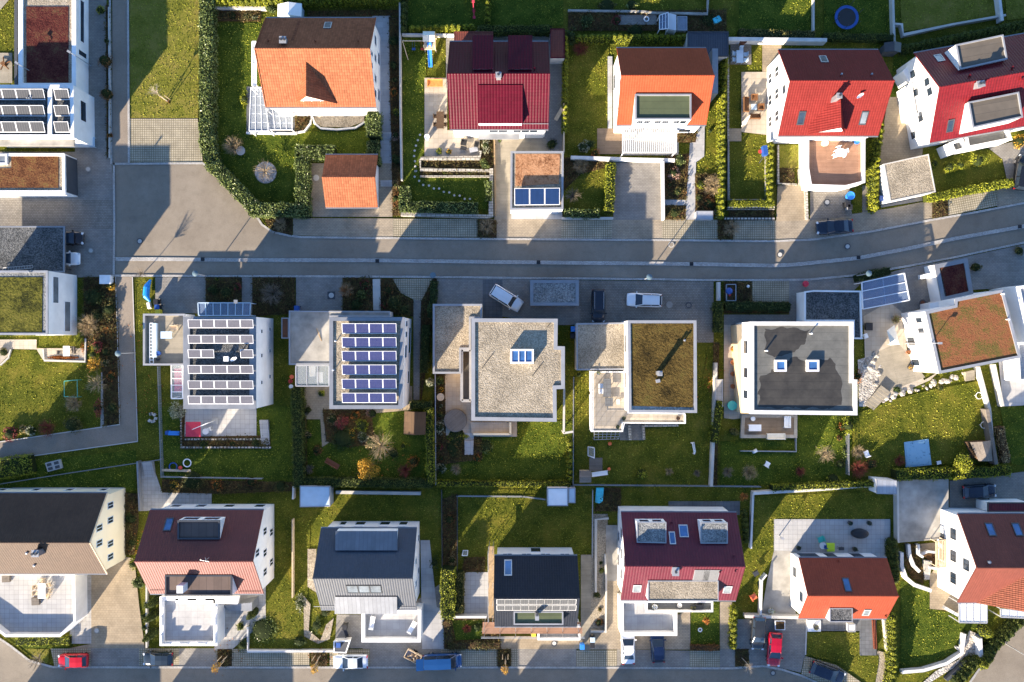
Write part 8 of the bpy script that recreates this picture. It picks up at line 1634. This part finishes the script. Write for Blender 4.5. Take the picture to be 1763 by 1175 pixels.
p = P(*q('D4', 460, 265), .8); o = thing('toy_table', 'lime green square toy table on the white terrace', 'toy table', (p.x, p.y, .2)); m = MB(); m.box((p.x, p.y, .75), 1.0, 1.1, .08); m.build('top', M['lime_plastic'], o)
for dx in (-.4, .4):
 for dy in (-.4, .4): m = MB(); m.box((p.x + dx, p.y + dy, .2), .08, .08, .55); m.build('leg', M['lime_plastic'], o)
chair('teal toy chair beside the lime toy table', q('D4', 395, 212), R(200), 'teal_plastic', w=.7, deep=.8, cat='toy chair'); pot('black and white toy football bag near the lime table', q('D4', 400, 250), .45, .4, 'white_plastic', None, cat='toy'); chair('small blue toy car seat by the lime table', q('D4', 425, 262), R(90), 'deep_blue', w=.4, deep=.4, cat='toy chair')
table('dark slim grill table at the house wall', q('D4', 532, 275), .7, .4, 0, 'dark_metal', name='grill_table')
table('white long table on the cream house roof terrace', q('A4', 280, 560), .95, 1.9, 0, 'white_plastic', z=2.25)
for k, (x, y, r_) in enumerate(((238, 535, 0), (238, 575, 0), (328, 520, 200), (330, 560, 170), (322, 595, 160), (285, 490, -90))): chair('pale folding chair at the long white terrace table, ' + ('upper left', 'lower left', 'upper right', 'middle right', 'lower right', 'at the head')[k], q('A4', x, y), R(r_), 'light_timber', 2.25, 'chairs at the long white table')
for k, (x, y) in enumerate(((35, 477), (235, 632))): m = MB(); p = P(*q('A4', x, y), 2.7); m.box((p.x, p.y, 2.25), .95, .95, .4, .05); m.bar((p.x, p.y, 2.65), (p.x + .3, p.y + .35, 2.7), .03, 4); single('planter_box', m, M['old_wood'], 'weathered square planter on the white roof terrace, ' + ('near the house', 'below the table')[k], 'planter')
for k, (x, y, r_) in enumerate(((785, 775, 80), (1055, 805, 60))): chair('white sun lounger on the slate house terrace, ' + ('left', 'right')[k] + ' of two', q('B4', x, y), R(r_), 'white_metal', 2.3, w=.6, deep=1.6, cat='lounger', name='sun_lounger', hb=.3)
table('white table on the small terrace below the orange roof terrace plants', q('A3', 447, 97), .85, 1.3, 0, 'white_plastic')
for k, (x, y, r_) in enumerate(((405, 105, 0), (497, 102, 180), (495, 80, 180))): chair('dark chair on the small flower edged terrace, ' + ('left of the white table', 'lower right of the white table', 'upper right of the white table')[k], q('A3', x, y), R(r_), 'old_wood')
table('grey roof terrace table on the side wing of the pale solar house', q('A2', 1120, 1125), 1.4, .9, 0, 'pale_blue', z=2.8); pot('blue storage tub on the side wing terrace', q('A3', 1078, 112), .3, .5, 'deep_blue', None, 2.8, cat='tub'); pot('black tub beside the blue storage tub', q('A3', 1070, 148), .3, .3, 'black_plastic', None, 2.8, cat='tub'); chair('slim timber chair frame on the side wing terrace', q('A2', 1172, 1075), R(-90), 'light_timber', 2.8, w=.9, deep=.6)
m = MB(); p = P(*q('A1', 22, 430), .6); m.lathe((p.x, p.y, .15), [(.28, 0), (.24, .5), (.3, .55)], 7)
for k in range(5): a = k * 1.26 + .4; m.bar((p.x, p.y, .5), (p.x + math.cos(a) * .9, p.y + math.sin(a) * .9, .45), .08, 5)
single('root_stump', m, M['wicker'], 'star shaped wooden root stump on the plank terrace', 'stump')
chair('pale blue garden lounger beside the white building', q('A1', 622, 960), R(90), 'pale_blue', w=.6, deep=1.3, cat='lounger', name='sun_lounger')
bin_('blue lidded bin at the gap beside the olive house garage', q('C2', 418, 1085)); bin_('dark bin below the blue lidded bin', q('C2', 415, 1130), 'black_plastic'); bin_('blue box bin at the corner of the side wing', q('B2', 275, 945), 'deep_blue', 'deep_blue'); bin_('blue bin under the canoe', q('A2', 1058, 937), 'deep_blue'); bin_('yellow sack bin beside the side wing wall', q('A2', 1062, 968), 'yellow_plastic', 'yellow_plastic'); bin_('black bin just behind the blue canoe', q('A2', 1050, 900), 'black_plastic')
pot('big round blue water tub by the warm paved drive', q('D2', 577, 192), .55, .8, 'blue_plastic', None, cat='tub'); bin_('black bin left of the strip bed', q('D2', 575, 245), 'black_plastic'); bin_('black bin with pale sticker beside the strip bed', q('D2', 590, 262), 'black_plastic', 'grey_metal'); bin_('blue bin beside the gravel roof garage', q('D2', 802, 203), 'deep_blue', 'deep_blue')
bin_('blue bin in the enclosure by the slate house', q('B4', 558, 925), 'deep_blue', z=.5); bin_('bright blue bin at the black roofed house path', q('C4', 480, 938), 'blue_plastic', 'blue_plastic'); bin_('pale bin near the thin fence at the black roofed house', q('C4', 550, 890), 'pale_blue', 'black_plastic'); bin_('black bin beside the pale bin', q('C4', 548, 925), 'black_plastic'); bin_('yellow crate bin below the scaffold', q('C4', 150, 850), 'yellow_plastic', 'yellow_plastic')
bin_('black bin at the wall of the slate house drive', q('B4', 600, 805), 'black_plastic'); chair('black motor scooter seat parked on the slate house drive', q('B4', 605, 830), R(110), 'black_plastic', w=.4, deep=1.5, cat='scooter', name='scooter');
a = [P(*q('A2', x, y), .7) for x, y in ((1015, 752), (990, 800), (985, 860), (1010, 898))]; m = MB(); rad = (.12, .42, .42, .12)
for k in range(3): m.bar(a[k], a[k + 1], rad[k], 10, 0, rad[k + 1])
single('covered_canoe', m, M['tarp_blue'], 'canoe wrapped in bright blue tarpaulin beside the drive', 'canoe'); p = P(*q('A2', 1010, 925)); m = MB(); m.box((p.x, p.y, .1), .5, .9, .35, .2, taper=.8); single('sack', m, M['cream_cloth'], 'pale sack lying below the blue canoe', 'sack')
m = MB(); a, b = P(*q('A2', 20, 672), 2.85), P(*q('A2', 220, 655), 2.85); s_ = Vector((0, .45, 0)); m.bar(a, b, .04, 5); m.bar(a - s_, b + s_ * .3 - s_, .04, 5)
for k in range(12): m.bar(a.lerp(b, k / 11), (a - s_).lerp(b - s_ * .7, k / 11), .03, 5)
single('ladder', m, M['zinc_light'], 'aluminium ladder lying on the dark carport roof', 'ladder')
p = P(*q('C2', 1475, 840)); o = thing('raised_bed', 'pale framed raised bed with blue ball in front of the dark roofed house', 'raised bed', (p.x, p.y, .2)); m = MB()
for dx, dy, sx, sy in ((0, 1.05, 1.25, .08), (0, -1.05, 1.25, .08), (.6, 0, .08, 2.1), (-.6, 0, .08, 2.1)): m.box((p.x + dx, p.y + dy, .2), sx, sy, .5)
m.build('frame', M['grey_metal'], o); m = MB(); m.box((p.x, p.y, .2), 1.15, 2.0, .35); m.build('soil', M['soil'], o)
def ball(label, xy, r, mat, z=.2, name='ball', cat='ball'): p = P(xy[0], xy[1], z + r); m = MB(); m.lathe((p.x, p.y, z), [(r * math.sin(math.pi * k / 8) + .002, r - r * math.cos(math.pi * k / 8)) for k in range(9)], 12); single(name, m, M[mat], label, cat, smooth=True)
ball('deep blue ball lying in the raised bed', q('C2', 1470, 828), .45, 'deep_blue', .5); ball('small red ball below the blue one', q('C2', 1475, 855), .15, 'red_plastic', .55); ball('white bucket like ball by the dark bed', q('C2', 1598, 796), .2, 'white_plastic'); ball('pink buoy ball at the kerb before the dark roofed house', q('D2', 290, 780), .4, 'red_cloth')
ball('orange ball at the goal on the shaded lawn', q('C3', 665, 722), .25, 'orange_plastic', .1); ball('orange ball by the slide end', q('C3', 660, 893), .22, 'orange_plastic', .1)
w = [P(*q('D2', 838, 1095), 2.6), P(*q('D2', 888, 1058), 2.2), P(*q('D2', 925, 1190), 2.4), P(*q('D2', 860, 1180), 1.8)]; m = MB(); m.slab([w[0], w[3], w[2], w[1]], .02); o = single('shade_sail', m, M['cream_cloth'], 'cream shade sail stretched over the sunny deck corner', 'shade sail')
m = MB(); p = P(*q('D2', 715, 1068), .6); m.box((p.x, p.y, .2), .75, .85, .55); m.box((p.x, p.y, .75), .9, 1.0, .06); single('fire_bowl', m, M['black_plastic'], 'square black fire bowl on the gravel by the dark annex', 'fire bowl'); chair('white chair beside the black fire bowl', q('D2', 695, 1132), R(20), 'white_plastic', w=.6, deep=.6); table('white slab table on the sunny plank deck', q('D3', 885, 30), 1.1, 1.0, .1, 'white_plastic', z=.25)
pot('yellow potted plant at the angled house corner', q('D3', 988, 205), .35, .5, 'dark_metal', 'leaf_gold', .2, .5); pot('rust pot against the angled white wall', q('D3', 975, 105), .25, .4, 'terracotta', 'leaf_rust', .2, .4)
for k, (x, y) in enumerate(((1460, 398), (1493, 596))): m = MB(); p = P(*q('D3', x, y), .9);
for k, (x, y) in enumerate(((1460, 398), (1493, 596))):
 p = P(*q('D3', x, y), .5); m = MB(); n = 18
 for i in range(n): a, b = 2 * math.pi * i / n, 2 * math.pi * (i + 1) / n; m.bar((p.x + .42 * math.cos(a), p.y + .42 * math.sin(a), .5), (p.x + .42 * math.cos(b), p.y + .42 * math.sin(b), .5), .04, 5, caps=False)
 for i in range(4): a = math.pi / 2 * i; m.bar((p.x + .42 * math.cos(a), p.y + .42 * math.sin(a), 0), (p.x + .42 * math.cos(a), p.y + .42 * math.sin(a), .5), .03, 5)
 single('wire_hoop', m, M['white_plastic'], 'white hoop shaped plant stand by the long wall, ' + ('upper', 'lower')[k], 'plant stand')
chair('white garden chair by the pale grass clump', q('D3', 702, 790), R(110), 'white_plastic', .1, w=.6, deep=.8); table('small white table on the lawn by the pool cover', q('D3', 1190, 850), .55, .45, .2, 'white_plastic', z=.1, h=.4); chair('white garden chair alone on the shaded lawn', q('D3', 32, 862), R(60), 'white_plastic', .1, w=.6, deep=.7)
m = MB(); p = P(*q('C3', 1640, 770)); m.box((p.x, p.y, .1), .7, .4, .5, .5, taper=.7); single('toy_truck', m, M['white_plastic'], 'white toy lying at the thin lawn edging', 'toy')
m = MB(R(15)); w = W(Q('A3', 303, 852, 400, 828, 415, 888, 322, 912), .5); m.prism([p.xy for p in w], 0, .5); o = single('hatch_cover', m, M['grey_wall'], 'grey utility hatch with four lids on the shaded grass', 'hatch')
for k in range(4):
 m = MB(R(15)); a = w[0].lerp(w[1], .25 + .5 * (k % 2)); b = w[3].lerp(w[2], .25 + .5 * (k % 2)); c = a.lerp(b, .28 + .45 * (k // 2)); m.box((c.x, c.y, .5), .6, .38, .04, R(15)); l_ = m.build('lid', M['dark_metal'], None, (0, 0, 0)); l_.parent = o; l_.matrix_parent_inverse = __import__('mathutils').Matrix.Translation(o.location).inverted()
def ring_toy(label, xy, r, mat, z=.1, cat='ring', name='ring_toy'):
 p = P(*xy); m = MB(); n = 18
 for i in range(n): a, b = 2 * math.pi * i / n, 2 * math.pi * (i + 1) / n; m.bar((p.x + r * math.cos(a), p.y + r * math.sin(a), z + .1), (p.x + r * math.cos(b), p.y + r * math.sin(b), z + .1), .08, 6, caps=False)
 single(name, m, M[mat], label, cat)
ring_toy('blue paddling pool ring on the dark lawn', q('A3', 1172, 875), .5, 'deep_blue'); ring_toy('white hoop beside the blue ring', q('A3', 1266, 850), .5, 'white_plastic', cat='hoop'); ball('red ball between blue ring and white hoop', q('A3', 1216, 885), .28, 'red_plastic', .1); m = MB(); a, b = P(*q('A3', 1090, 900), .3), P(*q('A3', 1285, 905), .3); m.beam((a.x, a.y, .25), (b.x, b.y, .25), .3, .08); m.box((a.x + .5, a.y, .05), .2, .3, .18); m.box((b.x - .5, b.y, .05), .2, .3, .18); single('balance_beam', m, M['light_timber'], 'pale balance beam at the bottom of the dark lawn', 'beam')
m = MB(); p = P(*q('A3', 1030, 545));
for k in range(7): a = rnd.uniform(0, 6.3); m.box((p.x + math.cos(a) * .5, p.y + math.sin(a) * .5, .1), .35, .3, .25, a)
single('scrap_heap', m, M['concrete_light'], 'little heap of pale garden rubble by the footpath fence', 'heap')
pot('round grey white garden stone on the lawn by the bare shrub', q('A1', 1625, 1020), .6, .18, 'concrete_light', None, .1, cat='stone'); p = P(458, 298); m = MB(); m.lathe((p.x, p.y, .1), [(1.4, 0), (1.42, .06), (1.3, .1)], 28); single('gravel_disc', m, M['gravel_white'], 'round pale gravel disc under the weeping tree', 'tree ring')
m = MB(); a, b = P(*q('B1', 1468, 12), .7), P(*q('B1', 1474, 118), .4); m.bar((a.x, a.y, .75), (b.x, b.y, .3), .08, 6); m.box((b.x, b.y, .3), .35, .35, .1); m.box((a.x, a.y, .72), .35, .35, .1); c = a.lerp(b, .5); m.box((c.x, c.y, .05), .4, .3, .5, taper=.4); single('seesaw', m, M['red_cloth'], 'pink seesaw on the shaded lawn at the top edge', 'seesaw')
ring_toy('white tyre on the vegetable garden path', q('C1', 910, 136), .3, 'white_plastic', .2, 'tyre'); m = MB(); p = P(*q('C1', 1385, 140)); m.box((p.x, p.y, .1), 1.2, .9, .3, .5, taper=.8); single('tarp_bundle', m, M['tarp_teal'], 'crumpled teal tarpaulin bundle behind the vermilion house', 'tarpaulin')
chair('white bench against the west side lawn of the crimson carport', q('C1', 325, 408), R(-90), 'cream_cloth', w=1.0, deep=.7, cat='bench', name='garden_bench'); m = MB(); a, b = P(*q('C1', 300, 810), .5), P(*q('C1', 345, 730), .9); m.beam((a.x, a.y, .4), (b.x, b.y, .9), .5, .06); single('plank', m, M['light_timber'], 'pale plank leaning at the slim conifer hedge', 'plank')
pot('green plants in a tray on the claret balcony, left', q('C4', 965, 662), .35, .4, 'white_plastic', 'leaf_olive', 5.05, .4); pot('round pale planter in the middle of the claret balcony', q('C4', 1132, 650), .3, .4, 'concrete_light', None, 5.05, cat='planter'); pot('dark plant at the right of the claret balcony', q('C4', 1225, 665), .3, .4, 'dark_metal', 'leaf_olive', 5.05, .4); chair('dark lounge bench on the claret balcony', q('C4', 1270, 665), R(-90), 'black_plastic', 5.05, w=1.0, deep=.6, cat='bench', name='garden_bench')
chair('red orange folding chair behind the white wall by the rust roof house', q('C4', 1635, 600), R(30), 'orange_plastic', w=.7, deep=.8); pot('cactus like bush in a round pot on the rust house terrace', q('D4', 50, 690), .4, .5, 'concrete_light', 'leaf_laurel', .2, .5); chair('dark garden chair on the rust house side terrace', q('C4', 1650, 440), R(-60), 'dark_metal', w=.7, deep=.7)
m = MB(); p = P(*q('D4', 105, 778)); o = thing('planter_box', 'white rimmed square planter of soil below the long pale wall', 'planter', (p.x, p.y, .2)); m.box((p.x, p.y, .2), 1.2, 1.1, .55, taper=1.1); m.build('box', M['white_plastic'], o); m = MB(); m.box((p.x, p.y, .75), 1.1, 1.0, .04); m.build('soil', M['soil'], o)
m = MB(); p = P(*q('D4', 342, 790)); m.box((p.x, p.y, .15), 1.7, 1.45, .18); single('paving_slab', m, M['white_plastic'], 'white stone slab at the entrance of the rust roof house', 'slab'); pot('tall potted olive on the white entrance slab', q('D4', 350, 795), .35, .6, 'dark_metal', 'leaf_olive', .33, .9); flatshed('small pale box with lid under the gravel topped dormer', rect('D4', 578, 785, 625, 835), .9, 'cream_cloth', 'grey_wall', name='storage_box', cat='box')
ring_toy('white garden lantern ring on the claret house lawn', q('C4', 1272, 818), .22, 'white_plastic', .1, 'lantern', 'garden_lantern'); pot('small white stone figure on the curved lawn', q('D4', 1300, 935), .2, .5, 'concrete_light', None, .1, cat='statue')
def steps(label, ring, n, mat, h0=.15, dh=.1, name='garden_steps', width=None):
 w = W(ring, 0); m = MB()
 for k in range(n):
  a, b = w[0].lerp(w[3], k / n), w[1].lerp(w[2], k / n); c, d = w[1].lerp(w[2], (k + 1) / n), w[0].lerp(w[3], (k + 1) / n); m.prism([a.xy, b.xy, c.xy, d.xy], 0, h0 + dh * (n - k))
 return single(name, m, M[mat], label, 'steps')
steps('pale stone steps on the side path of the orange roofed house', Q('B1', 830, 900, 918, 900, 918, 945, 830, 945), 4, 'slabs_big'); steps('lower pale steps on the side path by the orange garage', Q('B2', 845, 85, 922, 85, 922, 125, 845, 125), 3, 'slabs_big')
steps('long flight of shaded block steps in the planted bank', Q('B2', 795, 750, 843, 750, 845, 955, 795, 955), 9, 'concrete_light', .15, .05); steps('white stone steps at the right end of the parasol terrace', Q('B3', 35, 560, 92, 560, 100, 755, 45, 755), 8, 'slabs_white', .1, .06); steps('white steps leading from the terrace onto the pebble house lawn', Q('B3', 1410, 700, 1470, 700, 1468, 795, 1412, 795), 6, 'slabs_white', .2, .05)
steps('golden stone steps beside the scarlet house', Q('D2', 235, 10, 285, 10, 288, 115, 238, 115), 5, 'slabs_warm'); steps('timber steps down to the lawn among the boulders', Q('D3', 785, 325, 848, 375, 745, 495, 685, 455), 7, 'deck_grey', .12, .07); steps('white stone steps from the grass to the cobbled court', Q('A3', 975, 840, 1040, 840, 1052, 945, 985, 945), 6, 'slabs_white'); steps('grey outdoor stair beside the balustraded terrace', Q('A4', 1745, 590, 1745, 645, 1550, 685, 1500, 650), 9, 'zinc', .2, .28); steps('grey curved garden stair within the round walls', Q('D4', 1075, 345, 1125, 350, 1120, 480, 1085, 480), 7, 'slabs', .15, .07); steps('plank stair at the right end of the boulder slope', Q('D3', 1350, 240, 1410, 225, 1425, 290, 1362, 300), 5, 'deck_grey')
m = MB(); w_ = W(Q('D4', 1060, 300, 1165, 310, 1170, 390, 1100, 340), 0); m.prism([p.xy for p in w_], 0, .4); single('raised_soil_bed', m, M['mulch'], 'dark planted bed inside the inner curved wall', 'planting bed')
flat('planting_bed', 'mulch', 'top', Q('D4', 950, 240, 1050, 240, 1040, 300, 1075, 400, 1080, 510, 1000, 470, 955, 380)); flat('terrace', 'paving_warm', 'over', Q('D4', 1060, 240, 1170, 230, 1240, 230, 1235, 420, 1060, 300))
canopy('narrow tan pergola along the brick red house garden stairs', Q('D4', 1170, 225, 1235, 215, 1235, 395, 1170, 395), 2.4, 6, None, 'light_timber', 'pergola', 'pergola', True)
def inside(pt, ring):
 x, y = pt[:, 0], pt[:, 1]; c = np.zeros(len(pt), bool); n = len(ring)
 for i in range(n):
  (x1, y1), (x2, y2) = ring[i], ring[(i + 1) % n]
  if y1 == y2: continue
  c ^= ((y1 > y) != (y2 > y)) & (x < (x2 - x1) * (y - y1) / (y2 - y1) + x1)
 return c
def topmost(pt):
 z = np.zeros(len(pt)); idx = np.full(len(pt), -1)
 for k, (zz, m, r_) in enumerate(SHEETS):
  lo, hi = r_.min(0), r_.max(0); s_ = np.where((pt[:, 0] > lo[0]) & (pt[:, 0] < hi[0]) & (pt[:, 1] > lo[1]) & (pt[:, 1] < hi[1]))[0]
  if not len(s_): continue
  i = s_[inside(pt[s_], r_)]; i = i[z[i] < zz]; z[i] = zz; idx[i] = k
 return z, idx
NP = 460000
pt = np.stack([nrs.uniform(-70, 70, NP), nrs.uniform(-47, 47, NP)], 1); z, idx = topmost(pt)
mat_of = np.array(['grass'] + [m for _, m, _2 in SHEETS])[idx + 1]
v = np.concatenate([pt, z[:, None]], 1); w_ = wob(v, .9)
g = np.isin(mat_of, ['grass', 'lush_grass', 'worn_grass']) & (nrs.rand(NP) < .62 + .3 * w_)
p = v[g]; p[:, 2] += nrs.uniform(.01, .07, len(p)); a_ = nrs.uniform(0, 6.3, len(p)); o = leaf_mesh('grass', p, np.stack([np.cos(a_), np.sin(a_), a_ * 0 + .5], 1), .125, 'leaf_grass', None, (0, 0, 0), flat=1.3); tag(o, kind='stuff')
s_ = np.isin(mat_of, ['soil', 'mulch']); p = v[s_]; p = np.concatenate([p + nrs.normal(0, .12, p.shape) for _ in range(3)]); p[:, 2] = .16 + np.abs(nrs.normal(0, .13, len(p))) + .35 * np.clip(wob(p, 2.2), 0, 1)
o = leaf_mesh('undergrowth', p, np.tile([0, 0, .6], (len(p), 1)), .16, 'leaf_ground', None, (0, 0, 0)); tag(o, kind='stuff')
lf = [P(x + rnd.gauss(0, 16), y + rnd.gauss(0, 20), .2) for x, y in ((246, 600), (250, 690), (180, 590), (640, 815), (655, 775), (600, 730), (1225, 330), (160, 640), (1222, 650), (388, 1128), (548, 1128), (700, 800), (230, 950)) for _ in range(55)]
p = np.array([tuple(a) for a in lf]); o = leaf_mesh('fallen_leaves', p, np.tile([0, 0, 1.0], (len(p), 1)), .17, 'leaf_orange', None, (0, 0, 0)); tag(o, kind='stuff')
for o in bpy.data.objects:
 if '_w' in o: del o['_w']
